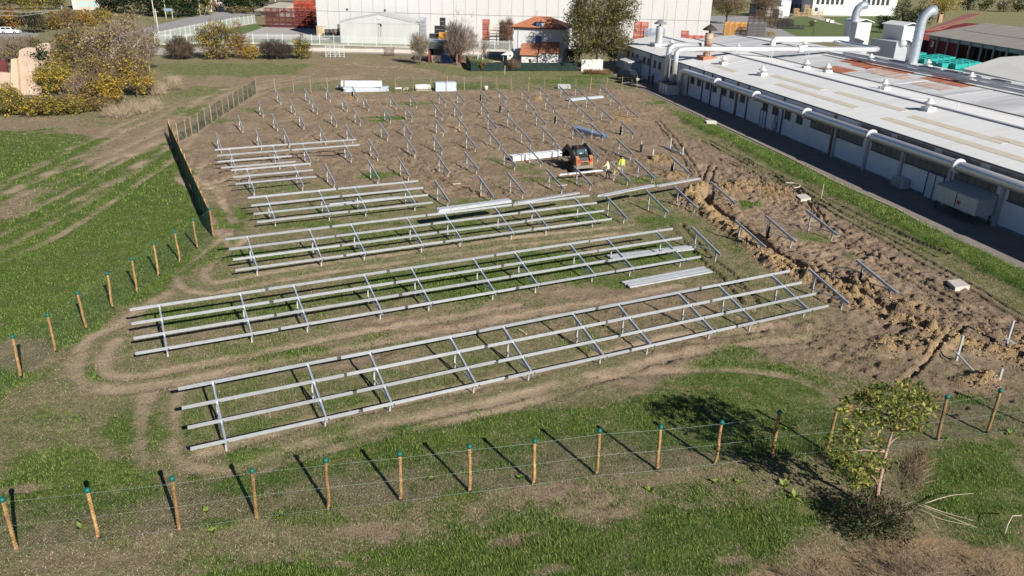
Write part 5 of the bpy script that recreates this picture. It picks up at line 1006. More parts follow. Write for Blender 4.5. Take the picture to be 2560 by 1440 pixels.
sheet('factory_yard', [(1770, 40), (1880, 40), (2000, 95), (1870, 100), (1770, 100)], .024, ROAD)
sheet('office_lawn', [(1880, 60), (2030, 38), (2250, 38), (2240, 120), (1880, 96)], .02, LAWN)
sheet('office_path', [(2025, 38), (2240, 38), (2240, 41), (2050, 41), (2110, 62), (2098, 62), (2020, 42)], .03, PATHM)
sheet('rear_yard', [(2240, 130), (2320, 118), (2620, 170), (2620, 260), (2240, 190)], .02, ROAD)
class Blk:
    def __init__(s, name, label, cat, bl, br, depth, group=None):
        A, B = at(*bl), at(*br); s.x = unit(B-A); s.y = np.cross(ZD, s.x); s.w = np.linalg.norm(B-A); s.d = depth; s.A = A
        if s.y[1] < 0: s.y = -s.y
        s.t = thing(name, label, cat, A, group)
    def p(s, x, y, z): return s.x*x+s.y*y+ZD*z
    def h(s, x, y, py): q = s.A+s.p(x, y, 0); return zat(q[0], q[1], py)
    def box(s, nm, x0, x1, y0, y1, z0, z1, m, parent=None): return MB().hexa([s.p(x0, y0, z0), s.p(x1, y0, z0), s.p(x1, y1, z0), s.p(x0, y1, z0), s.p(x0, y0, z1), s.p(x1, y0, z1), s.p(x1, y1, z1), s.p(x0, y1, z1)]).build(nm, m, parent or s.t)
    def win(s, x, z, w_, h, fr=None):
        o = s.box('window', x-w_/2, x+w_/2, -.02, -.001, z, z+h, WIN); s.box('frame', x-w_/2-.08, x+w_/2+.08, -.06, -.021, z-.1, z-.0, fr or FRAMEM, o); return o
# ---- the big white warehouse: pale concrete panels
PANEL = mat('warehouse_panel', (.47, .465, .45), .8, col2=(.53, .525, .515), scale=.4, detail=6, stretch=(1, 1, .3))
STREAK = mat('mould_streak', (.34, .36, .31), .9, col2=(.60, .60, .57), scale=.8, detail=7, stretch=(3, 3, .2))
wh = Blk('warehouse', 'huge white panelled warehouse filling the top of the picture', 'warehouse', (795, 92), (1768, 118.5), 60)
WT = 12.2; zj = 6.05
wh.box('core', .1, wh.w-.1, .12, wh.d, 0, WT-.15, mat('warehouse_core', (.45, .44, .43), .9)); wh.box('roof', -.2, wh.w+.2, -.1, wh.d+.1, WT, WT+.3, mat('grey_roof', (.45, .45, .45), .8))
NP = 34; pw = wh.w/NP; ptop = pbot = None
for k in range(NP):
    for z0, z1 in ((0.02, zj-.06), (zj+.06, WT-.02)):
        q = MB().hexa([wh.p(.03, 0, z0), wh.p(pw-.03, 0, z0), wh.p(pw-.03, .118, z0), wh.p(.03, .118, z0), wh.p(.03, 0, z1), wh.p(pw-.03, 0, z1), wh.p(pw-.03, .118, z1), wh.p(.03, .118, z1)]).mesh('wall_panel', PANEL) if k == 0 else None
        if k == 0 and z0 < 1: pbot = q
        elif k == 0: ptop = q
        c = obj('wall_panel', pbot if z0 < 1 else ptop, wh.t); c.location = tuple(wh.p(k*pw, random.uniform(-.012, .012), 0))
wh.box('joint_rail', .02, wh.w-.02, -.03, .0, zj-.05, zj+.05, mat('grey_joint', (.25, .25, .25), .8))
for x, z0 in ((pw*1.0, 6.1), (pw*12, 3), (pw*22.5, 2), (pw*27.5, 2.), (pw*30.1, 5)): wh.box('stain', x+.3, x+.9, -.022, -.013, z0, WT-.1, STREAK)
for x in (pw*2.7, pw*6.0): wh.box('wall_lamp', x, x+.35, -.3, -.0, zj+.4, zj+.75, TRIM)
wh.box('door', wh.w-14, wh.w-10.2, -.05, -.014, .05, 2.2, mat('grey_door', (.42, .43, .43), .7))
for k in range(14): wh.box('side_panel', -.12, .09, 1+k*4.2, 1+k*4.2+4.14, .02, WT-.1, PANEL)
# ---- tent hall
tn = Blk('tent_hall', 'white gabled tent hall standing before the warehouse', 'tent', (853, 107), (1047, 112), 11); TENT = mat('tent_fabric', (.44, .44, .43), .6, col2=(.51, .51, .50), scale=.5, detail=5, stretch=(1, 1, .3))
ze, zp = tn.h(0, 0, 55), tn.h(tn.w/2, 0, 36)
for x0, x1 in ((0, tn.w*.47), (tn.w*.53, tn.w)):
    tn.box('front_curtain', x0, x1, 0, .1, 0, ze-.12, TENT)
for k in range(3): tn.box('curtain_fold', tn.w*(.472+.02*k), tn.w*(.488+.02*k), .02+.03*k, .09+.03*k, 0, ze-.3-.5*(k == 2), TENT)
MB().extrude([tn.p(-.1, -.06, ze-.14), tn.p(tn.w+.1, -.06, ze-.14), tn.p(tn.w+.1, -.06, ze), tn.p(tn.w/2, -.06, zp), tn.p(-.1, -.06, ze)], tn.y*.12).build('gable', TENT, tn.t)
for a, b in (((-.3, ze), (tn.w/2, zp)), ((tn.w/2, zp), (tn.w+.3, ze))): MB().hexa([tn.p(a[0], -.2, a[1]+.01), tn.p(b[0], -.2, b[1]+.01), tn.p(b[0], tn.d, b[1]+.01), tn.p(a[0], tn.d, a[1]+.01), tn.p(a[0], -.2, a[1]+.12), tn.p(b[0], -.2, b[1]+.12), tn.p(b[0], tn.d, b[1]+.12), tn.p(a[0], tn.d, a[1]+.12)]).build('roof', TENT, tn.t)
for x in (-.15, tn.w): tn.box('side_curtain', x, x+.15, .1, tn.d, 0, ze, TENT)
tn.box('hall_lamp', tn.w*.48, tn.w*.52, -.2, -.061, zp-1.0, zp-.55, WDUCT); tn.box('gap_shade_panel', tn.w*.49, tn.w*.51, .3, .4, 1.6, ze-.13, TRIM)  # dark panel paints the shade inside the curtain gap
# ---- stacked steel crates
def crate_mesh(m, w_, d, h, slats=3):
    q = MB(); t = .09
    for x in (0, w_):
        for y in (0, d): q.bar((x, y, 0), (x, y, h), t, t, (1, 0, 0))
    for z in (.12, h-.08):
        for y in (0, d): q.bar((0, y, z), (w_, y, z), t, t)
        for x in (0, w_): q.bar((x, 0, z), (x, d, z), t, t)
    for k in range(slats):
        z = .12+(h-.2)*(k+.6)/(slats+.4)
        for y in (0, d): q.bar((0, y, z), (w_, y, z), .04, .10)
        for x in (0, w_): q.bar((x, 0, z), (x, d, z), .04, .10)
    q.box((w_/2, d/2, .12), (w_, d, .05)); return q.mesh('steel_crate', m)
def LEV(k, n): return 'top' if k == n-1 and n > 1 else ('bottom' if k == 0 else ORD[k])
def crate_stack(label, px, group, m, cols, deep, rows, w_=1.5, d=1.2, h=1.1, ax=None, slats=3, jitter=.0, nm='steel_crate', cat='crate', labs=None):
    b = at(*px); x = np.array([1., 0, 0]) if ax is None else ax; y = np.cross(ZD, x); me = crate_mesh(m, w_, d, h, slats); rz = math.atan2(x[1], x[0])
    for i in range(cols):
        for j in range(deep):
            n = rows if isinstance(rows, int) else rows[i % len(rows)]
            for k in range(n):
                o = obj(nm, me, label=f'{label}, {ORD[i]} column from the left, {LEV(k, n)} level'+(f', {("front", "second", "third")[j]} rank' if deep > 1 else ''), cat=cat, group=group); o.location = tuple(b+x*(i*(w_+.12)+random.uniform(0, jitter))+y*j*(d+.15)+ZD*k*(h+.02)); o.rotation_euler = (0, 0, rz)
DKRED = mat('dark_red_steel', (.13, .035, .035), .7, var=.3); ORGS = mat('orange_steel', (.44, .075, .035), .7, var=.35, rnd=.25); BLKS = mat('black_steel', (.025, .025, .03), .6, var=.3); AMBER = mat('amber_steel', (.55, .27, .05), .7, var=.25); GREYS = mat('grey_steel', (.42, .44, .46), .6, .2, var=.2); PALEY = mat('pale_yellow_steel', (.58, .50, .36), .7); BRWN = mat('brown_crate', (.07, .04, .032), .8, var=.3)
crate_stack('dark red crate left of the yard', (664, 68), 'dark red crates left of the warehouse', DKRED, 8, 1, 4, 1.7, 1.3, 1.25)
crate_stack('orange crate near the warehouse corner', (737, 63), 'orange crates beside the warehouse corner', ORGS, 3, 2, 5, 1.6, 1.3, 1.3)
crate_stack('red crate behind the warehouse corner', (770, 55), 'red crates behind the warehouse corner', ORGS, 3, 1, 7, 1.8, 1.3, 1.3)
crate_stack('brown crate beside the tent', (832, 97), 'black crates at the tent hall', BRWN, 3, 1, (2, 3, 3), 1.2, 1.0, 1.1)
crate_stack('black crate by the warehouse wall', (813, 95), 'low dark crates before the warehouse wall', BLKS, 2, 1, 2, 1.0, 1.0, 1.0)
crate_stack('pale wooden crate at the warehouse corner', (793, 92), 'pale pallets at the warehouse corner', mat('pallet_wood', (.50, .36, .2), .8, var=.2), 2, 1, 2, 1.2, 1.0, 1.3, slats=5)
crate_stack('grey-white crate right of the tent', (1051, 112), 'white crates right of the tent', GREYS, 1, 1, 7, 1.3, 1.2, .85)
crate_stack('black crate in the stepped stack', (1074, 114), 'black crates before the warehouse', BLKS, 3, 1, (3, 5, 7), 1.1, 1.2, .85, slats=5)
crate_stack('amber crate behind the garden', (1098, 116), 'amber crates behind the garden', AMBER, 2, 1, 3, 1.4, 1.2, 1.0)
crate_stack('orange crate left of the house', (1206, 120), 'orange crates left of the house', ORGS, 1, 1, 6, 1.5, 1.2, 1.0)
crate_stack('pale yellow crate left of the house', (1222, 121), 'pale yellow crates left of the house', PALEY, 2, 1, 4, 1.6, 1.3, 1.25, slats=1)
crate_stack('dark crate left of the house', (1248, 122), 'dark crates left of the house', BRWN, 2, 1, 5, 1.4, 1.2, 1.1)
crate_stack('white crate right of the house', (1408, 122), 'white crates right of the house', mat('white_steel', (.68, .68, .68), .5), 3, 1, 6, 1.5, 1.2, .9)
crate_stack('orange crate beyond the big tree', (1583, 120), 'orange crates right of the big tree', ORGS, 2, 1, 5, 1.5, 1.2, 1.15)
crate_stack('bluish crate near the silver chimney', (1608, 121), 'grey crates left of the silver chimney', mat('blue_grey_steel', (.30, .36, .45), .6), 3, 1, 4, 1.5, 1.2, 1.1)
crate_stack('red crate at the warehouse end', (1702, 122), 'red crates before the warehouse end', mat('dull_red_steel', (.42, .10, .08), .7), 5, 1, (4, 3, 3, 3, 3), 1.5, 1.2, 1.0)
crate_stack('amber crate under the olive tree', (1810, 88), 'amber crates under the olive tree', AMBER, 4, 1, 3, 1.5, 1.3, 1.2)
crate_stack('grey crate right of the amber ones', (1868, 92), 'grey crates right of the amber ones', mat('dark_grey_steel', (.13, .13, .13), .7), 3, 1, 5, 1.6, 1.3, .8)
crate_stack('dark brown crate at the lawn edge', (1872, 66), 'dark brown crates at the lawn edge', BRWN, 8, 1, (3, 4, 4, 5, 5, 4, 2, 2), 1.7, 1.5, 1.3)
crate_stack('black crate on the lawn', (1945, 72), 'black crates on the lawn', BLKS, 5, 1, (2, 3, 2, 1, 1), 1.6, 1.4, 1.3)
TURQ = mat('turquoise_plastic', (.03, .38, .34), .45, var=.15)
tm = MB()
tm.hexa([(0, 0, .1), (1.6, 0, .1), (1.6, 1.1, .1), (0, 1.1, .1), (-.06, -.06, .98), (1.66, -.06, .98), (1.66, 1.16, .98), (-.06, 1.16, .98)]); tm.box((.8, .55, 1.0), (1.8, 1.3, .06)); tm.bar((.1, .2, .05), (1.5, .2, .05), .1, .1); tm.bar((.1, .9, .05), (1.5, .9, .05), .1, .1)
for k in range(4): tm.box((.3+.34*k, -.05, .55), (.05, .06, .7))
TM = tm.mesh('turquoise_bin', TURQ)
bx = unit(at(2560, 190)-at(2312, 138)); by = np.cross(ZD, bx)
for j in range(5):
    for i in range(11):
        n = 2 if (i*7+j*3) % 4 else 1
        for k in range(n):
            q = at(2268, 152)+bx*(i*2.2+j*.9)+by*(j*2.0-5.6)+ZD*k*1.08
            o = obj('turquoise_bin', TM, label=f'turquoise plastic bin, {ORD[j]} row from the factory, {ORD[i]} from the left, {LEV(k, n)} level', cat='bin', group='turquoise bins behind the factory'); o.location = tuple(q); o.rotation_euler = (0, 0, math.atan2(bx[1], bx[0])+random.uniform(-.05, .05))
# ---- red building with the grey roof
rb = Blk('depot', 'long depot with a wide grey roof and dark red wall at the right', 'depot', (2314, 139), (2600, 199), 26); GROOF = mat('grey_fibre_roof', (.27, .245, .22), .9, col2=(.36, .33, .29), scale=.3, detail=8, stretch=(.4, 2, 1)); REDW = mat('dark_red_wall', (.15, .022, .024), .8, var=.15)
he = rb.h(0, 0, 86); hr = he+2.6
rb.box('wall', 0, 20*.62, .0, .3, 0, he-1.0, REDW); rb.box('inner_wall', 12.5, rb.w, 3.2, 3.5, 0, he, mat('dark_inner_wall', (.16, .15, .14), .9)); rb.box('fascia', 0, rb.w, -.1, .15, he-.95, he-.2, mat('grey_green_fascia', (.30, .36, .37), .7))
rb.box('end_wall', -.2, .1, .31, rb.d, 0, he, mat('brown_red_wall', (.18, .05, .045), .85))
for x in np.arange(4.2, rb.w, 4.2): rb.box('column', x-.12, x+.12, -.4, -.11, 0, he-.2, mat('grey_column', (.36, .36, .36), .8))
for k in range(9): rb.box('doorway', 13.4+k*2.3, 14.7+k*2.3, 3.05, 3.19, 0, he-1.4, mat('opening_shade', (.012, .012, .012), .9))  # black panels paint the unlit depth of the openings
rb.box('notice_board', 1.2, 2.3, -.06, -.001, he-2.6, he-1.3, WDUCT); rb.box('notice', 1.35, 1.7, -.09, -.061, he-2.2, he-1.5, WIN)
ry = 13.
for (y0, z0), (y1, z1) in (((-1.2, he-.1), (ry, hr)), ((ry, hr), (rb.d+1, he-.1))): MB().hexa([rb.p(-.8, y0, z0-.01), rb.p(rb.w, y0, z0-.01), rb.p(rb.w, y1, z1-.01), rb.p(-.8, y1, z1-.01), rb.p(-.8, y0, z0+.12), rb.p(rb.w, y0, z0+.12), rb.p(rb.w, y1, z1+.12), rb.p(-.8, y1, z1+.12)]).build('roof', GROOF, rb.t)
zz = lambda y: he-.1+(hr-he+.1)*(y+1.2)/(ry+1.2)
MB().bar(rb.p(4, 5.5, zz(5.5)+.14), rb.p(rb.w, 5.5, zz(5.5)+.14), .35, .05).build('roof_flashing', mat('pale_flashing', (.45, .43, .4), .7), rb.t)
rt = Blk('tiled_hall', 'lower hall with a reddish tiled roof and black roof panels left of the grey roof', 'hall', (2300, 118), (2335, 108), 26); TILE = mat('red_tiles', (.20, .075, .06), .9, col2=(.28, .12, .095), scale=2, detail=6)
A, B, C_q, D = at(2312, 76, 5.3), at(2352, 74, 5.3), at(2452, 36, 7.6), at(2420, 34, 7.6)
MB().hexa([q-rt.A-ZD*.1 for q in (A, B, C_q, D)]+[q-rt.A+ZD*.06 for q in (A, B, C_q, D)]).build('roof', TILE, rt.t)
MB().hexa([np.array((*(q-rt.A)[:2], z)) for z in (0, 5.15) for q in (A, B, C_q, D)]).build('wall', REDW, rt.t)
for k in range(3):
    q = lambda s, t_: (A*(1-s)+B*s)*(1-t_)+(D*(1-s)+C_q*s)*t_-rt.A+ZD*.08
    s0 = .15+.26*k; MB().quad(q(s0, .08), q(s0+.2, .08), q(s0+.2, .4), q(s0, .4)).build('roof_panel', WIN, rt.t)
q0 = at(2350, 46, 6); MB().box((0, 0, 0), (1, 1, 2.2)).build('chimney', mat('ochre_brick', (.42, .28, .16), .9), rt.t).location = tuple(q0-rt.A)
# ---- pale storage tent behind the factory at the right edge
st = thing('storage_tent', 'pale storage tent roof at the right edge behind the factory', 'tent', at(2500, 172)); so_ = np.array(st.location)
E0, R0, R1, E1 = at(2408, 172, 4.6), at(2500, 143, 5.3), at(2680, 156, 5.3), at(2650, 226, 4.6)
MB().hexa([q-so_-ZD*.1 for q in (E0, E1, R1, R0)]+[q-so_ for q in (E0, E1, R1, R0)]).build('roof', mat('cream_tent', (.56, .545, .51), .6, var=.05), st)
far_e0, far_e1 = R0*2-E0, R1*2-E1; far_e0[2] = far_e1[2] = 4.6
MB().hexa([q-so_-ZD*.1 for q in (R0, R1, far_e1, far_e0)]+[q-so_ for q in (R0, R1, far_e1, far_e0)]).build('roof', MATS['cream_tent'], st)
MB().add([q-so_ for q in (E0-ZD*4.6, E1-ZD*4.6, E1-ZD*.15, E0-ZD*.15)], [(0, 1, 2, 3)]).build('side_wall', MATS['cream_tent'], st); MB().add([q-so_ for q in (E0-ZD*4.6, far_e0-ZD*4.6, far_e0-ZD*.15, R0-ZD*.15, E0-ZD*.15)], [(0, 1, 2, 3, 4)]).build('gable_wall', MATS['cream_tent'], st)
# ---- white office building
of = Blk('office_building', 'white two-storey office building with a row of narrow windows at the top right', 'building', (2028, 37), (2236, 40), 22); OFW = mat('office_white', (.60, .595, .575), .8, var=.04)
of.box('wall', 0, of.w, 0, of.d, 0, 12, OFW); of.box('roof', -.4, of.w+.4, -.4, of.d+.4, 12, 12.4, mat('grey_roof', (.45, .45, .45), .8))
zw = of.h(0, 0, 10)
for k in range(6): of.win(of.w*(.055+.057*k), zw, of.w*.036, 3.2)
for k in range(6): of.win(of.w*(.60+.057*k), zw, of.w*.036, 3.2)
of.win(of.w*.05, of.h(0, 0, 28), of.w*.035, 1.6)
ow = Blk('office_wing', 'shaded bluish wing of the office with dark windows', 'building', (1962, 30), (2026, 36), 18); ow.box('wall', 0, ow.w, 0, ow.d, 0, 12, mat('office_painted_shade', (.20, .24, .31), .8))  # shade on this facade is painted into its blue-grey colour
for z in (1.2, 5.8): 
    for k in range(6): ow.win(ow.w*(.1+.16*k), z, ow.w*.09, 2.6)
for lab, a, b, d, hh in (('white container box beside the office wing', (1946, 44), (1972, 44), 4, 3.2), ('small white upper container behind the first one', (1950, 33), (1974, 33), 4, 5.4)):
    q = Blk('container', lab, 'container', a, b, d); q.box('body', 0, q.w, 0, d, 0, hh, WDUCT); q.box('door_seam', q.w*.5-.05, q.w*.5+.05, -.03, -.001, .2, hh-.3, FRAMEM)
sg = Blk('grey_shed', 'low grey shed behind the dark crates', 'shed', (1872, 36), (1912, 40), 8); sg.box('wall', 0, sg.w, 0, 8, 0, 4, mat('shed_grey', (.42, .41, .38), .9)); sg.box('roof', -.4, sg.w+.4, -.5, 8.4, 4, 4.3, TRIM)
crate_stack('pale wooden crate by the office wing', (1984, 40), 'pale crates beside the office', mat('pallet_wood', (.50, .36, .2), .8), 6, 1, (2, 1, 3, 2, 1, 2), 2.0, 1.6, 1.5)
t = thing('lamp_post', 'slim dark lamp post on the lawn behind the white cabins', 'lamp post', at(2031, 92)); MB().tube([(0, 0, 0), (0, 0, 4.2)], [.08, .05], 6).build('pole', TRIM, t); MB().lathe((0, 0, 4.2), [(.1, 0), (.5, .12), (.45, .2), (.05, .3)], 8).build('lamp_head', WDUCT, t)
for k, (x, y) in enumerate(((2068, 54), (2078, 57))): MB().box(at(x, y)+ZD*.5, (1.4, 1.2, 1.0)).build('white_box', WDUCT, label=('left' if k == 0 else 'right')+' small white box by the office path', cat='box')
# white van between the cabins
# ---- orange house, cream house, pink house
oh = Blk('orange_house', 'low orange house with a dark roof left of the warehouse', 'house', (700, 36), (752, 38), 14); ORW = mat('orange_plaster', (.60, .36, .20), .9, var=.06)
hh = oh.h(0, 0, 10); oh.box('wall', 0, oh.w, 0, 14, 0, hh, ORW)
rr = Blk('orange_house_wing', 'pale pink wing of the orange house with three windows', 'house', (752, 38.5), (796, 34), 12); rr.box('wall', 0, rr.w, 0, 12, 0, hh, mat('pink_plaster', (.56, .40, .36), .9)); rr.box('roof', -.3, rr.w+.5, -.8, 12, hh+.01, hh+.5, mat('slate_roof', (.09, .085, .09), .8))
oh.box('roof', -1.2, oh.w+.6, -1.2, 14, hh, hh+.6, mat('slate_roof', (.09, .085, .09), .8))
for k in range(3): oh.win(oh.w*(.36+.12*k), hh*.38, oh.w*.09, hh*.38); rr.win(rr.w*(.1+.16*k), hh*.45, rr.w*.08, hh*.35)
lo = Blk('low_shed', 'low grey-roofed shed left of the orange house', 'shed', (645, 40), (700, 44), 8); z_ = lo.h(0, 0, 27); lo.box('wall', 1, lo.w, .3, 8, 0, z_, mat('shed_grey', (.42, .41, .38), .9)); MB().hexa([lo.p(-.8, -.8, z_+.01), lo.p(lo.w, -.8, z_+.01), lo.p(lo.w, 8, z_+2.4), lo.p(2, 8, z_+2.4), lo.p(-.8, -.8, z_+.2), lo.p(lo.w, -.8, z_+.2), lo.p(lo.w, 8, z_+2.6), lo.p(2, 8, z_+2.6)]).build('roof', mat('old_grey_roof', (.40, .36, .30), .9), lo.t)
ch = Blk('cream_house', 'cream house with turquoise shutters at the top left', 'house', (184, 24), (250, 25), 14); ch.box('wall', 0, ch.w, 0, 14, 0, 11, mat('cream_plaster', (.55, .43, .31), .9, var=.05)); ch.box('side_bay', 0, ch.w*.16, -.4, -.01, 0, 11, mat('grey_bay', (.50, .49, .50), .9)); ch.box('roof', -.6, ch.w+.6, -.6, 14.6, 11, 11.5, TILE)
for k in (.3, .56, .84): q = ch.box('window', ch.w*k-.9, ch.w*k+.9, -.05, -.001, .9, 2.8, mat('turquoise_shutter', (.35, .55, .53), .6))
ph = Blk('pink_house', 'pale pink house with an arched door among dark trees', 'house', (528, 29), (560, 27), 12); ph.box('wall', 0, ph.w, 0, 12, 0, 9, mat('pale_pink_plaster', (.72, .60, .58), .9, var=.05)); ph.box('roof', -.5, ph.w+.5, -.5, 12.5, 9, 9.5, TILE)
MB().extrude([ph.p(.6, -.08, 0), ph.p(3.0, -.08, 0), ph.p(3.0, -.08, 2.6), ph.p(2.6, -.08, 3.5), ph.p(1.8, -.08, 3.9), ph.p(1.0, -.08, 3.5), ph.p(.6, -.08, 2.6)], ph.y*.07).build('arched_door', mat('arch_dark', (.14, .09, .06), .9), ph.t)
for k in (.6, .8): ph.box('window', ph.w*k-.5, ph.w*k+.5, -.05, -.001, 3, 6, WIN)
# ---- broken pink walls of the ruin
ST = mat('pink_plaster_ruin', (.42, .30, .225), .95, col2=(.58, .45, .36), scale=.8, detail=8, bump=.3, bscale=6)
rn = thing('ruined_house', 'broken pink stone walls of a ruin under yellow ivy at the left edge', 'ruin', at(40, 236)); ro = np.array(rn.location); RV = None
def rw(nm, px, th, dy=0., m=None):               # an outline read from the picture, stood up at its own distance, real thickness
    y0 = ro[1]+dy; q = []
    for a, b in px: v = ray(a, b); q.append(CAM+v*((y0-CAM[1])/v[1])-ro)
    MB().extrude(q, (0, th, 0)).build(nm, m or ST, rn)
rw('front_wall', [(40, 262), (40, 150), (48, 141), (60, 139), (76, 148), (86, 160), (89, 196), (96, 214), (96, 262)], .5)
rw('corner_pier', [(27, 262), (27, 148), (41, 146), (46, 200), (48, 262)], .45, -.55, mat('cream_plaster', (.55, .43, .31), .9)); rw('front_wall', [(-60, 262), (-60, 190), (-20, 180), (4, 181), (26, 183), (26, 262)], .5)
rw('rear_wall', [(46, 190), (47, 126), (60, 120), (75, 119), (92, 122), (96, 190)], .5, 5); rw('rear_wall', [(90, 180), (92, 112), (104, 108), (124, 107), (125, 180)], .5, 12)
rw('low_wall', [(88, 262), (89, 214), (98, 217), (99, 262)], .6, -1.4); rw('dark_post', [(-2, 190), (0, 150), (12, 148), (20, 190)], .4, 1.5, DKRED)
# ---- the little house, its annex and garden
HW = mat('house_plaster', (.52, .53, .54), .9, col2=(.62, .62, .61), scale=.7, detail=6)
hs = Blk('house', 'two-storey pale house with a hipped red tile roof before the warehouse', 'house', (1283, 160), (1404, 166), 8); Z2 = hs.h(hs.w*.2, 0, 70); TL2 = mat('terracotta_tiles', (.36, .13, .07), .85, col2=(.50, .22, .12), scale=3, detail=6)
hs.box('wall', 0, hs.w, 0, hs.d, 0, Z2, HW); hs.box('cornice', -.5, hs.w+.5, -.5, hs.d+.5, Z2, Z2+.18, TRIM)
zr = Z2+1.9; a, b_2, c_, d_ = hs.p(-.75, -.75, Z2+.18), hs.p(hs.w+.75, -.75, Z2+.18), hs.p(hs.w+.75, hs.d+.75, Z2+.18), hs.p(-.75, hs.d+.75, Z2+.18); r0, r1 = hs.p(hs.w*.34, hs.d/2, zr), hs.p(hs.w*.66, hs.d/2, zr)
MB().add([a, b_2, c_, d_, r0, r1], [(0, 1, 5, 4), (1, 2, 5), (2, 3, 4, 5), (3, 0, 4), (3, 2, 1, 0)]).build('roof', TL2, hs.t)
tl = MB(); n_ = unit(np.cross(b_2-a, r0-a))
for k in range(26):                            # rows of barrel tiles down the front slope
    s = (k+.5)/26; e = a+(b_2-a)*s; tpx = s*(hs.w+1.5)-.75
    f = 1. if hs.w*.34 < tpx < hs.w*.66 else max(.05, (tpx+.75)/(hs.w*.34+.75) if tpx < hs.w*.5 else (hs.w+.75-tpx)/(hs.w*.34+.75))
    up_ = hs.p(tpx, -.75+(hs.d/2+.75)*f, Z2+.18+(zr-Z2-.18)*f); tl.bar(e+n_*.03, up_+n_*.03, .2, .08)
tl.build('barrel_tiles', TL2, hs.t)['kind'] = 'stuff'
hs.box('dormer', hs.w*.46, hs.w*.60, -.3, 2.2, Z2-.2, Z2+1.25, HW); MB().extrude([hs.p(hs.w*.43, -.6, Z2+1.25), hs.p(hs.w*.53, -.6, Z2+1.75), hs.p(hs.w*.63, -.6, Z2+1.25)], hs.y*2.8).build('dormer_roof', TL2, hs.t)
hs.box('dormer_window', hs.w*.49, hs.w*.57, -.34, -.301, Z2-.1, Z2+1.1, mat('blue_window', (.05, .10, .2), .3)); hs.box('shutter', hs.w*.455, hs.w*.485, -.36, -.301, Z2-.1, Z2+1.1, BLUE)
w1 = hs.box('window', hs.w*.48, hs.w*.57, -.03, -.001, Z2*.55, Z2*.80, mat('blue_window', (.05, .10, .2), .3)); hs.box('shutter', hs.w*.445, hs.w*.475, -.06, -.001, Z2*.55, Z2*.80, BLUE)
MB().tube([hs.p(hs.w*.1, -.12, 0), hs.p(hs.w*.1, -.12, Z2)], .06, 6).build('downpipe', WDUCT, hs.t); hs.box('chimney', hs.w*.33, hs.w*.38, hs.d*.5, hs.d*.58, zr-.6, zr+1.0, CONC)
an = Blk('annex', 'low white annex with a terracotta roof before the house', 'annex', (1303, 171), (1394, 174), 4.5); za = an.h(0, 0, 137); AW = mat('annex_white', (.60, .575, .54), .85, var=.05)
an.box('wall', 0, an.w*.46, 0, 4.5, 0, za, AW); an.box('wall', an.w*.46, an.w, -.4, 4.5, 0, za+.35, AW)
for x0, x1, z0 in ((-.3, an.w*.48, za), (an.w*.48, an.w+.1, za+.36)):
    MB().hexa([an.p(x0, -.5, z0+.01), an.p(x1, -.5, z0+.01), an.p(x1, 4.6, z0+1.5), an.p(x0, 4.6, z0+1.5), an.p(x0, -.5, z0+.14), an.p(x1, -.5, z0+.14), an.p(x1, 4.6, z0+1.64), an.p(x0, 4.6, z0+1.64)]).build('roof', TL2, an.t)
an.box('window', an.w*.2, an.w*.27, -.04, -.001, za*.5, za*.72, WIN)
gz = Blk('gazebo', 'pale grey gazebo roof on posts left of the annex', 'gazebo', (1258, 158), (1294, 160), 3.4); zg = gz.h(0, 0, 137); gz_c = gz.p(gz.w/2, 1.7, zg+1.1)
MB().add([gz.p(-.4, -.4, zg), gz.p(gz.w+.4, -.4, zg), gz.p(gz.w+.4, 3.8, zg), gz.p(-.4, 3.8, zg), gz_c], [(0, 1, 4), (1, 2, 4), (2, 3, 4), (3, 0, 4), (3, 2, 1, 0)]).build('canopy', mat('grey_canvas', (.58, .60, .62), .7), gz.t)
for x, y in ((0, 0), (gz.w, 0), (0, 3.4), (gz.w, 3.4)): MB().tube([gz.p(x, y, 0), gz.p(x, y, zg)], .05, 6).build('post', DUCT, gz.t)
sd_ = Blk('garden_shed', 'dark open-fronted garden shed with a pale flat roof', 'shed', (1071, 156), (1150, 158), 5); zs = sd_.h(0, 0, 107); DKW = mat('dark_shed_wall', (.06, .05, .05), .9, var=.3)
sd_.box('rear_wall', 0, sd_.w, 4.8, 5, 0, zs, DKW); sd_.box('side_wall', 0, .35, 0, 4.79, 0, zs, mat('brown_red_wall', (.18, .05, .045), .85)); sd_.box('side_wall', sd_.w-.3, sd_.w, 0, 4.79, 0, zs, mat('brown_red_wall', (.18, .05, .045), .85)); sd_.box('roof', -.4, sd_.w+.3, -.4, 5.3, zs+.01, zs+.3, mat('shed_roof_sheet', (.40, .44, .46), .7)); sd_.box('fascia', -.4, sd_.w+.3, -.45, -.401, zs-1.0, zs+.3, mat('dark_fascia', (.06, .07, .08), .8))
sd_.box('inner_panel', .5, 2.2, 3.6, 3.8, 0, zs-.8, mat('pale_board', (.55, .50, .47), .9)); sd_.box('low_board', .6, 2.6, .2, .3, 0, 1.3, mat('pinkish_board', (.46, .34, .28), .9))
q = at(1117, 157); t = thing('blue_tarp', 'blue tarpaulin leaning at the front of the garden shed', 'tarp', q)
MB().hexa([np.array(s) for s in ((-1.0, -.2, 0), (.9, -.4, 0), (1.2, .4, 0), (-.6, .6, 0), (-.9, .1, 2.6), (.1, .0, 2.5), (.3, .5, 2.4), (-.6, .6, 2.6))]).build('sheet', mat('blue_tarpaulin', (.04, .09, .26), .5, var=.35, scale=2), t)
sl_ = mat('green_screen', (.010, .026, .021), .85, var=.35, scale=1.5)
gs = thing('garden_screen', 'dark green mesh screen round the garden', 'screen', at(1175, 176)); go = np.array(gs.location); gp_ = [at(1166, 158), at(1178, 178), at(1290, 178), at(1442, 178)]
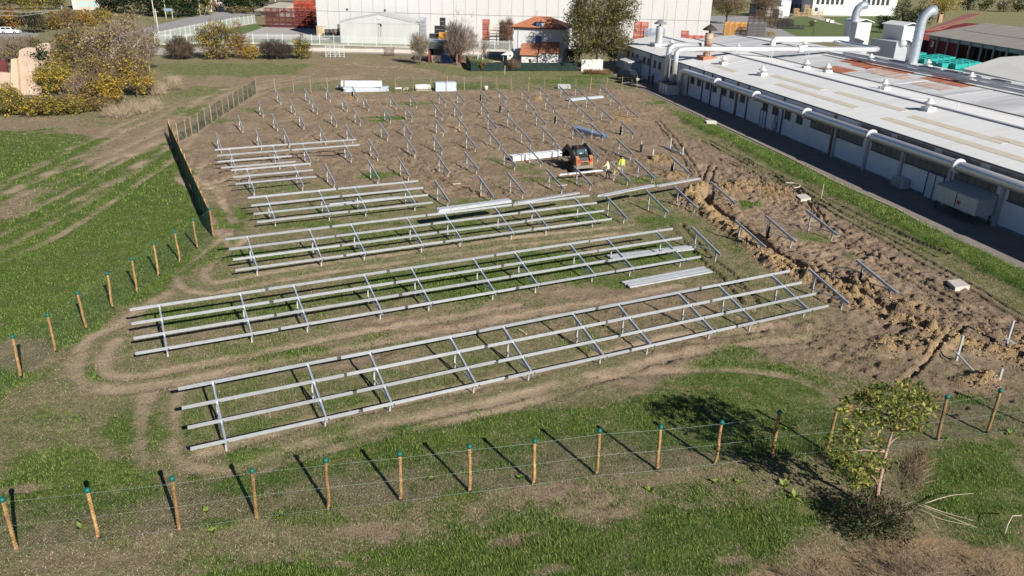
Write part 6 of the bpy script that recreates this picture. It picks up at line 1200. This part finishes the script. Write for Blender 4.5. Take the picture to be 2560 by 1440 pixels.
for k, (a, b) in enumerate(zip(gp_[:-1], gp_[1:])):
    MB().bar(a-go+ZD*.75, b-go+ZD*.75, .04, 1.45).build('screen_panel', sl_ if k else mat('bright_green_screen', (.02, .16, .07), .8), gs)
    for s in np.linspace(0, 1, max(2, int(np.linalg.norm(b-a)/2.5))): MB().tube([a-go+(b-a)*s+VD*.06, a-go+(b-a)*s+VD*.06+ZD*1.65], .04, 5).build('post', TRIM, gs)
pn = Blk('panel_screen', 'white panel screen dappled by tree shade beside the lane', 'screen', (1453, 179), (1506, 179), .12); zpn = pn.h(0, 0, 149); pn.box('panel', 0, pn.w*.48, 0, .12, .15, zpn, AW); pn.box('panel', pn.w*.48+.04, pn.w, 0, .12, .15, zpn+.05, AW); pn.box('foot', 0, pn.w, -.1, .3, 0, .149, CONC)
ld = thing('step_ladder', 'white A-frame step ladder on the garden lawn', 'ladder', at(1201, 148)); 
for s in (-1, 1):
    for y in (-.7, .7): MB().bar((s*.5, y, 0), (s*.25, 0, 3.2), .09, .09).build('rail', WDUCT, ld)
for k in range(5): MB().bar((-.45+.05*k, -.6+.13*k, .5+.55*k), (.45-.05*k, -.6+.13*k, .5+.55*k), .14, .06).build('rung', WDUCT, ld)
bh_ = thing('bird_house', 'little white house-shaped box before the annex', 'box', at(1275, 164)); MB().extrude([(-.55, 0, 1.0), (.55, 0, 1.0), (.55, 0, 2.2), (0, 0, 2.8), (-.55, 0, 2.2)], (0, .8, 0)).build('body', AW, bh_)
for x in (-.45, .45): MB().bar((x, .4, 0), (x, .4, 1), .08, .08).build('leg', TRIM, bh_)
MB().box((0, -.02, 1.8), (.3, .03, .3)).build('hole', TRIM, bh_)
t = thing('garden_bench', 'pale rustic bench in the shade by the gazebo', 'bench', at(1246, 160)); MB().bar((-1.1, 0, .5), (1.1, .1, .45), .5, .08).build('seat', wood, t)
for x in (-.9, .9): MB().bar((x, 0, 0), (x*1.1, 0, .46), .1, .3).build('leg', wood, t)
MB().prism([tuple(at(a, b)[:2]) for a, b in ((1186, 140), (1222, 142), (1222, 158), (1180, 160))], .0, .05).build('garden_lawn', LAWN, kind='structure')
# ---- white palisade fences
PALW = mat('white_palisade', (.52, .56, .55), .6, var=.08)
def palisade(label, px, h, gap, postgap):
    P = [at(a, b) for a, b in px]; t = thing('palisade_fence', label, 'fence', P[0]); o = P[0]; m = MB(); q = 0.
    for a, b in zip(P[:-1], P[1:]):
        d = b-a; ln = np.linalg.norm(d); x = d/ln
        for z in (.35, h-.3): MB().bar(a-o+ZD*z, b-o+ZD*z, .05, .07).build('rail', PALW, t)
        for k in range(int(ln/gap)): c = a-o+x*(k+.5)*gap; m.bar(c+ZD*.12, c+ZD*h, .05, .03)
        for k in range(int(ln/postgap)+1): c = a-o+x*k*postgap; MB().bar(c, c+ZD*(h+.12), .12, .12).build('post', PALW, t)
        MB().bar(a-o+ZD*.06, b-o+ZD*.06, .25, .3).build('base_wall', CONC, t)
    m.build('pickets', PALW, t)['kind'] = 'stuff'
palisade('white picket fence running along the back of the meadow before the yard', [(388, 112), (560, 109), (800, 113), (1030, 120)], 2.2, .22, 3.2)
palisade('white picket fence continuing behind the garden to the big tree', [(1040, 122), (1200, 127), (1290, 129)], 2.2, .17, 3.2)
palisade('white picket fence climbing along the far road', [(388, 110), (440, 98), (520, 80), (640, 58)], 2.3, .34, 3.0)
MB().bar(at(640, 124)+ZD*.3, at(1300, 138)+ZD*.3, .3, .6).build('low_wall', CONC, label='long low concrete wall below the white picket fence', cat='wall')
for k, (x0, x1) in enumerate(((815, 838), (838, 861))):
    g = Blk('lattice_gate', ('left' if k == 0 else 'right')+' leaf of the white lattice gate standing in the meadow', 'gate', (x0, 143), (x1, 144), .1); zg = g.h(0, 0, 114)
    for x in np.linspace(0, g.w, 3): MB().bar(g.p(x, 0, 0), g.p(x, 0, zg), .1, .1).build('upright', PALW, g.t)
    for z in np.linspace(.2, zg-.1, 6): MB().bar(g.p(0, 0, z), g.p(g.w, 0, z), .05, .06).build('crossbar', PALW, g.t)
    MB().bar(g.p(0, .05, .2), g.p(g.w, .05, zg-.2), .05, .06).build('diagonal', PALW, g.t)
g = Blk('wooden_gate', 'small brown wooden gate in the meadow right of the white lattice gate', 'gate', (961, 140), (985, 140), .1); zg = g.h(0, 0, 117)
for x in np.linspace(0, g.w, 9): MB().bar(g.p(x, 0, 0), g.p(x, 0, zg*(.8 if 0 < x < g.w else 1)), .14, .05).build('board', BRWN, g.t)
# ---- utility poles
POLE = mat('pale_pole', (.50, .47, .42), .8, var=.1)
for k, (bx_, by_, tx, ty, lab) in enumerate(((230, 58, 218, -40, 'tall leaning utility pole before the cream house'), (160, 52, 156, 14, 'short grey pole among the orange trees'), (212, 50, 207, 22, 'thin pole left of the tall leaning pole'), (399, 100, 389, 22, 'white pole at the corner of the picket fences'), (388, 56, 376, -20, 'tall pole left of the white pole'), (416, 44, 410, -20, 'light pole between the road signs and the dark trees'), (501, 39, 492, -20, 'light pole by the road left of the pink house'), (584, 20, 580, -20, 'light pole right of the pink house'), (388, 112, 386, 86, 'short pale pole at the picket fence end'), (461, 40, 457, 29, 'short stub pole beside the far road'), (690, 22, 688, -12, 'thin pole before the low grey shed'))):
    b = at(bx_, by_); h = max(1.5, zat(b[0], b[1], ty)); t = thing('utility_pole', lab, 'pole', b, 'utility and light poles along the far road'); tl_ = .0
    MB().tube([ZD*-.5, ZD*h*.5, ZD*h], [.17, .14, .11], 7).build('pole', POLE, t, True); MB().bar(ZD*(h-.6)-RT*.6, ZD*(h-.6)+RT*.6, .1, .1).build('crossarm', POLE, t)
t = thing('road_sign', 'blue road sign on two posts by the far road', 'sign', at(424, 48))
for x in (-1.0, 1.0): MB().tube([(x, 0, 0), (x, 0, 3.1)], .1, 5).build('post', POLE, t)
MB().box((0, -.1, 2.7), (2.6, .1, .8)).build('sign_board', mat('blue_sign', (.22, .28, .38), .5), t)
# overhead wires
for k, (a, b) in enumerate((((-20, 26), (150, 25)), ((-20, 38), (120, 31)))):
    A, B = at(*a, 7.0), at(*b, 7.0); MB().tube([A, (A+B)/2-ZD*.4, B], .022, 4).build('overhead_wire', WDUCT, label=('upper' if k == 0 else 'lower')+' overhead wire at the left edge above the orange trees', cat='wire')
# ================================================================ PEOPLE AND VEHICLES
SKIN = mat('skin', (.48, .28, .19), .6, var=.05); HAIR = mat('dark_hair', (.02, .015, .012), .7); HIVIS = mat('hi_vis_yellow', (.62, .80, .08), .6, var=.06); HIVIS2 = mat('pale_hi_vis', (.80, .88, .42), .6, var=.05)
BLACKC = mat('black_cloth', (.015, .015, .018), .85, var=.3); GREYC = mat('grey_cloth', (.32, .32, .33), .85, var=.2); NAVY = mat('navy_cloth', (.02, .025, .05), .85, var=.2); SHOE = mat('dark_boot', (.02, .016, .013), .7); REFL = mat('silver_tape', (.75, .76, .77), .35)
def person(label, loc, rz, arms, lean, stride, mats_, cat='person', height=1.0):
    """one skinned body facing +x; arms: for each side (elbow, wrist) offsets from the shoulder"""
    V = []; R = []; E = []
    def ad(p, r, par=None):
        V.append(tuple(p)); R.append(r if isinstance(r, tuple) else (r, r)); i = len(V)-1
        if par is not None: E.append((par, i))
        return i
    lx = math.sin(lean); top = lambda z: (lx*(z-.95), 0, .95+(z-.95)*math.cos(lean))
    pel = ad((0, 0, .95), (.15, .12)); wst = ad(top(1.10), (.135, .105), pel); chs = ad(top(1.32), (.165, .115), wst); nb = ad(top(1.47), (.07, .07), chs); nk = ad(top(1.54), (.055, .055), nb)
    hd = ad(np.array(top(1.63))+(.03, 0, 0), (.085, .095), nk); ad(np.array(top(1.72))+(.03, 0, 0), (.075, .085), hd)
    ad(np.array(top(1.63))+(.135, 0, -.005), (.016, .016), hd)               # nose
    for s in (-1, 1):
        ad(np.array(top(1.63))+(.025, s*.095, 0), (.014, .02), hd)            # ear
        st = stride*s
        hp_ = ad((0, s*.095, .88), (.095, .09), pel); kn = ad((.06+st*.5, s*.105, .5), (.062, .06), hp_); an_ = ad((st-.03, s*.11, .1), (.045, .045), kn); ft = ad((st+.08, s*.12, .045), (.045, .04), an_); ad((st+.17, s*.125, .035), (.035, .03), ft)
        sh = ad(np.array(top(1.43))+(0, s*.185, 0), (.062, .06), chs); e_, w_ = arms[0 if s < 0 else 1]
        el = ad(np.array(V[sh])+e_, (.046, .046), sh); wr = ad(np.array(V[sh])+w_, (.032, .03), el); d = unit(np.array(V[wr])-np.array(V[el])); sd_q = unit(np.cross(d, ZD)+1e-6); hn = ad(np.array(V[wr])+d*.07, (.034, .02), wr)
        for k, (o, l_) in enumerate(((-.032, .075), (-.011, .09), (.011, .085), (.032, .065))):
            f1 = ad(np.array(V[hn])+d*.045+sd_q*o, (.010, .010), hn); ad(np.array(V[f1])+d*l_*.5-ZD*l_*.45, (.008, .008), f1)
        ad(np.array(V[wr])+d*.05+sd_q*.06-ZD*.02, (.010, .010), wr)
    me = bpy.data.meshes.new('body'); me.from_pydata(V, E, []); o = bpy.data.objects.new('body_tmp', me); COL.objects.link(o)
    md = o.modifiers.new('skin', 'SKIN'); md.use_smooth_shade = True
    for i, r in enumerate(R): me.skin_vertices[0].data[i].radius = r
    me.skin_vertices[0].data[0].use_root = True
    o.modifiers.new('sub', 'SUBSURF').levels = 1
    bpy.context.view_layer.update(); dg = bpy.context.evaluated_depsgraph_get(); bm_ = bpy.data.meshes.new_from_object(o.evaluated_get(dg)); bpy.data.objects.remove(o)
    bm_.materials.clear()
    for m in mats_: bm_.materials.append(m)                                   # skin, shoes, trousers, vest, sleeves
    hands = [i for i in range(len(V)) if R[i][0] <= .034 and V[i][2] < 1.5 and V[i][2] > .3]; HP = np.array([V[i] for i in hands]); zt = top(1.52)[2]
    for p in bm_.polygons:
        c = np.array(p.center)
        if c[2] > zt or np.min(np.linalg.norm(HP-c, axis=1)) < .06: k = 0
        elif c[2] < .12: k = 1
        elif c[2] < .93 and abs(c[1]) < .22 and np.hypot(c[0]-0, 0) < .5: k = 2
        elif abs(c[1]) < .175: k = 3
        else: k = 4
        p.material_index = k
    t = thing('person', label, cat, loc, rz=rz); t.scale = (height,)*3
    obj('body', bm_, t); h = np.array(top(1.70))+(.015, 0, 0)
    MB().ball(h+(0, 0, .0), .105, 12, 7, (1.05, .95, .82)).build('hair', HAIR, t, True)
    ey = MB()
    for s in (-1, 1): ey.ball(np.array(top(1.635))+(.108, s*.034, .012), .011, 6, 4)
    ey.build('eyes', HAIR, t); MB().box(np.array(top(1.585))+(.108, 0, 0), (.012, .045, .010)).build('mouth', mat('lips', (.30, .12, .10), .6), t)
    if mats_[3] in (HIVIS, HIVIS2):
        a, b = np.array(top(1.15)), np.array(top(1.2)); MB().tube([a, b], .165, 14, False).build('vest_stripe', REFL, t)
    return t
def gz_at(px, py): q = at(px, py); q[2] = float(ground_z(q[0], q[1])); return q
person('person in a pale hi-vis vest and black trousers holding the end of a long rail', gz_at(1519, 449), math.radians(165), ((np.array((.16, -.05, -.24)), np.array((.40, .0, -.30))), (np.array((.18, .05, -.22)), np.array((.42, 0, -.28)))), .22, .14, (SKIN, SHOE, BLACKC, HIVIS2, HIVIS2), height=1.02)
person('person in a bright yellow vest and grey trousers carrying a yellow tool', gz_at(1553, 438), math.radians(250), ((np.array((.05, -.06, -.27)), np.array((.14, -.04, -.52))), (np.array((.02, .06, -.28)), np.array((.10, .06, -.53)))), .08, .08, (SKIN, SHOE, GREYC, HIVIS, HIVIS))
for lab, x, y, rz, hh_ in (('left of two people in dark clothes standing in the shade of the factory wall', 1620, 213, 20, 1.0), ('right of two people in dark clothes standing in the shade of the factory wall', 1631, 213, 200, 1.05)):
    person(lab, at(x, y)+ZD*.012, math.radians(rz), ((np.array((.03, -.05, -.27)), np.array((.12, -.03, -.50))), (np.array((.03, .05, -.27)), np.array((.2, .0, -.42)))), .03, .04, (SKIN, SHOE, NAVY, BLACKC, BLACKC), height=hh_)
q = gz_at(1545, 437); tl_ = thing('hand_tool', 'yellow power tool in the hand of the second worker', 'tool', q+ZD*.35); YT = mat('yellow_plastic', (.80, .48, .02), .5)
MB().box((0, 0, .2), (.3, .2, .3)).build('body', YT, tl_); MB().tube([(0, 0, .35), (.05, 0, .5), (.2, 0, .5), (.22, 0, .36)], .03, 6).build('handle', TRIM, tl_); MB().tube([(-.1, 0, .1), (-.3, .1, -.25)], .05, 6).build('nose', YT, tl_)
rail_stack('long rail carried between the worker and the loader', at(1396, 437, .55), at(1521, 424, .75), 2, .13, .0, 1, WRAP, jit=.25)
# ---- compact track loader
def loader():
    b = gz_at(1443, 424); t = thing('track_loader', 'orange and black compact track loader with raised arms working among the frames', 'loader', b, rz=math.radians(112))
    TAN = mat('machine_orange', (.31, .155, .06), .65, var=.4); WHT = mat('machine_cream', (.22, .19, .16), .5, var=.12); BLK = mat('machine_black', (.018, .018, .02), .5, var=.3); GLS = mat('cab_glass', (.05, .11, .12), .1, spec=.7); RUB = mat('rubber_track', (.03, .027, .024), .85, var=.4, scale=6)
    for s in (-1, 1):
        pr = [(-1.0, .05), (.75, .05), (1.12, .28), (1.12, .48), (.85, .68), (-.85, .78), (-1.25, .55), (-1.25, .28)]
        tr = MB().extrude([(x, s*.58, z) for x, z in pr], (0, s*.42, 0)).build('track', RUB, t)
        lug = MB()
        for k in range(9): lug.box((-.9+.2*k, s*.79, .03), (.07, .42, .05))
        lug.build('track_lugs', RUB, tr)
        for x in (-.9, .75): MB().tube([(x, s*1.0, .36), (x, s*1.03, .36)], .22, 12).build('sprocket', BLK, tr)
        for x in (-.5, -.1, .3): MB().tube([(x, s*1.0, .2), (x, s*1.02, .2)], .13, 10).build('roller', BLK, tr)
        MB().extrude([(-1.45, s*.52, .75), (-.75, s*.52, .75), (-.75, s*.52, 1.5), (-1.2, s*.52, 1.62), (-1.45, s*.52, 1.35)], (0, s*.34, 0)).build('rear_tower', TAN, t)
        arm = MB(); arm.bar((-1.15, s*.92, 1.45), (.45, s*.92, 2.25), .16, .26); arm.bar((.40, s*.92, 2.30), (1.45, s*.90, 1.55), .15, .22); arm.bar((-.9, s*.92, 1.0), (.1, s*.92, 1.95), .1, .12); arm.build('lift_arm', BLK, t)
        MB().tube([(-.7, s*.78, .95), (.2, s*.78, 1.9)], .05, 8).build('cylinder', REFL, t)
        MB().box((-1.47, s*.60, 1.2), (.05, .18, .28)).build('tail_light', mat('red_lamp', (.5, .03, .02), .4), t)
    MB().hexa([(-1.4, -.5, .45), (.9, -.5, .45), (.9, .5, .45), (-1.4, .5, .45), (-1.4, -.5, 1.15), (.7, -.5, 1.0), (.7, .5, 1.0), (-1.4, .5, 1.15)]).build('chassis', TAN, t)
    MB().hexa([(-1.55, -.85, .5), (-1.38, -.85, .5), (-1.38, .85, .5), (-1.55, .85, .5), (-1.55, -.85, .78), (-1.38, -.85, .78), (-1.38, .85, .78), (-1.55, .85, .78)]).build('counterweight', WHT, t)
    for k in range(4): MB().box((-1.425, 0, .72+.1*k), (.05, .8, .045)).build('grille_bar', BLK, t)
    MB().hexa([(-1.35, -.45, 1.16), (-.6, -.45, 1.16), (-.6, .45, 1.16), (-1.35, .45, 1.16), (-1.25, -.42, 1.45), (-.6, -.42, 1.6), (-.6, .42, 1.6), (-1.25, .42, 1.45)]).build('hood', BLK, t)
    c = MB().hexa([(-.6, -.47, 1.0), (.65, -.47, .9), (.65, .47, .9), (-.6, .47, 1.0), (-.5, -.44, 2.12), (.5, -.44, 2.12), (.5, .44, 2.12), (-.5, .44, 2.12)]).build('cab', BLK, t)
    MB().quad((-.60, .36, 1.25), (-.60, -.36, 1.25), (-.525, -.35, 2.0), (-.525, .35, 2.0)).build('rear_window', GLS, c)
    for s in (-1, 1): MB().quad((-.42, s*.482, 1.2), (.5, s*.482, 1.2), (.38, s*.463, 2.0), (-.38, s*.463, 2.0)).build('side_window', GLS, c)
    MB().quad((.655, -.38, 1.0), (.655, .38, 1.0), (.53, .36, 2.0), (.53, -.36, 2.0)).build('door', GLS, c); MB().box((-.55, 0, 1.62), (.02, .26, .2)).build('decal', WDUCT, c)
    MB().box((0, 0, 2.15), (1.15, .96, .07)).build('roof', BLK, c); MB().ball((-.35, .25, 2.25), .07, 8, 5).build('beacon', mat('red_lamp', (.5, .03, .02), .4), c)
    MB().bar((1.42, -.92, 1.56), (1.42, .92, 1.56), .16, .16).build('crossbar', BLK, t)
    a = MB(); a.box((1.6, 0, 1.35), (.1, 1.7, .75)); a.build('carriage', BLK, t)
    for s in (-1, 1): MB().bar((1.65, s*.5, 1.0), (2.75, s*.5, .98), .14, .06).build('fork', BLK, t)
    MB().bar((-1.1, -.92, 1.55), (-1.1, .92, 1.55), .12, .12).build('rear_crossbar', BLK, t)
loader()
# ---- cars
TYRE = mat('tyre', (.015, .015, .016), .85); RIM = mat('rim', (.42, .43, .45), .35, .6); GLASS = mat('car_glass', (.02, .025, .03), .08, spec=.7)
def car(label, loc, rz, paint, kind='suv', bumper=None):
    t = thing('parked_car', label, 'car', loc, rz=rz); Lc, Wc = (4.5, 1.8) if kind == 'suv' else (4.1, 1.7); zb, zw, zr = (.36, 1.05, 1.80) if kind == 'suv' else (.25, .88, 1.46)
    x0, x1 = -Lc/2, Lc/2
    side = [(x0, zb+.1), (x0+.1, zb), (x1-.15, zb), (x1, zb+.12), (x1, zw-.28), (x1-.12, zw-.12), (x1-1.05, zw), (x0+.12, zw), (x0, zw-.15)]
    m = MB(); ring = []
    for f, y in ((.96, -Wc/2), (1., -Wc/2+.08), (1., Wc/2-.08), (.96, Wc/2)): ring.append([(x*f, y, zb+(z-zb)*(.96 if f < 1 else 1)) for x, z in side])
    n = len(side); P = [p for r in ring for p in r]; m.add(P, [(j*n+i, j*n+(i+1) % n, (j+1)*n+(i+1) % n, (j+1)*n+i) for j in range(3) for i in range(n)]+[tuple(range(n))[::-1], tuple(range(3*n, 4*n))])
    m.build('body', paint, t)
    a, b = (x0+.15, x1-1.15); c, d = (x0+.35, x1-1.75)
    w0, w1 = Wc/2-.06, Wc/2-.22
    cb = MB().hexa([(a, -w0, zw-.02), (b, -w0, zw-.02), (b, w0, zw-.02), (a, w0, zw-.02), (c, -w1, zr), (d, -w1, zr), (d, w1, zr), (c, w1, zr)]).build('cabin', paint, t)
    L3 = lambda p, q, s: tuple(np.array(p)*(1-s)+np.array(q)*s)
    MB().quad(L3((b+.012, -w0+.08, zw), (d+.012, -w1+.06, zr), .08), L3((b+.012, w0-.08, zw), (d+.012, w1-.06, zr), .08), L3((b+.012, w0-.08, zw), (d+.012, w1-.06, zr), .9), L3((b+.012, -w0+.08, zw), (d+.012, -w1+.06, zr), .9)).build('windscreen', GLASS, cb)
    MB().quad(L3((a-.012, w0-.1, zw), (c-.012, w1-.08, zr), .15), L3((a-.012, -w0+.1, zw), (c-.012, -w1+.08, zr), .15), L3((a-.012, -w0+.1, zw), (c-.012, -w1+.08, zr), .85), L3((a-.012, w0-.1, zw), (c-.012, w1-.08, zr), .85)).build('rear_window', GLASS, cb)
    for s in (-1, 1):
        for u0, u1 in ((.06, .46), (.50, .92)):
            lo, hi = .12, .88; pt = lambda u, v: tuple(np.array((a+(b-a)*u, s*(w0+.012), zw))*(1-v)+np.array((c+(d-c)*u, s*(w1+.012), zr))*v)
            MB().quad(pt(u0, lo), pt(u1, lo), pt(u1, hi), pt(u0, hi)).build('side_window', GLASS, cb)
        for x in (x0+.85, x1-.85):
            r = .38 if kind == 'suv' else .31; wq = MB().tube([(x, s*(Wc/2-.2), r), (x, s*(Wc/2+.02), r)], r, 16).build('wheel', TYRE, t); MB().tube([(x, s*(Wc/2+.021), r), (x, s*(Wc/2+.03), r)], r*.58, 12).build('rim', RIM, wq)
        MB().box((x1-.02, s*(Wc/2-.28), zw-.32), (.08, .34, .16)).build('headlight', WDUCT, t); MB().box((x0+.0, s*(Wc/2-.2), zw-.25), (.08, .2, .2)).build('tail_light', mat('red_lamp', (.5, .03, .02), .4), t); MB().box((b-.1, s*(Wc/2+.08), zw+.05), (.12, .16, .12)).build('mirror', paint, t)
    MB().box((x1+.03, 0, zb+.16), (.14, Wc*.94, .26)).build('front_bumper', bumper or paint, t); MB().box((x1+.005, 0, zw-.33), (.06, .9, .2)).build('grille', bumper or TRIM, t); MB().box((x0-.03, 0, zb+.16), (.12, Wc*.94, .24)).build('rear_bumper', bumper or TRIM, t)
    return t
DPAINT = mat('dark_green_paint', (.025, .03, .03), .25, var=.1, spec=.6); WPAINT = mat('white_paint', (.78, .78, .78), .3, spec=.6)
car('dark off-road car with a silver front bumper parked at the far end of the lane', at(1574, 203)+ZD*.02, math.radians(-52), DPAINT, 'suv', mat('chrome_bumper', (.62, .63, .64), .3, .5))
car('white parked car beside the dark conifer at the top left', at(27, 84)+ZD*.02, math.radians(10), WPAINT, 'hatch')
car('white parked car cut off by the left picture edge', at(-4, 82)+ZD*.02, math.radians(12), WPAINT, 'hatch')
q = at(2195, 104, 5.2); s_, w_q = sw(q)
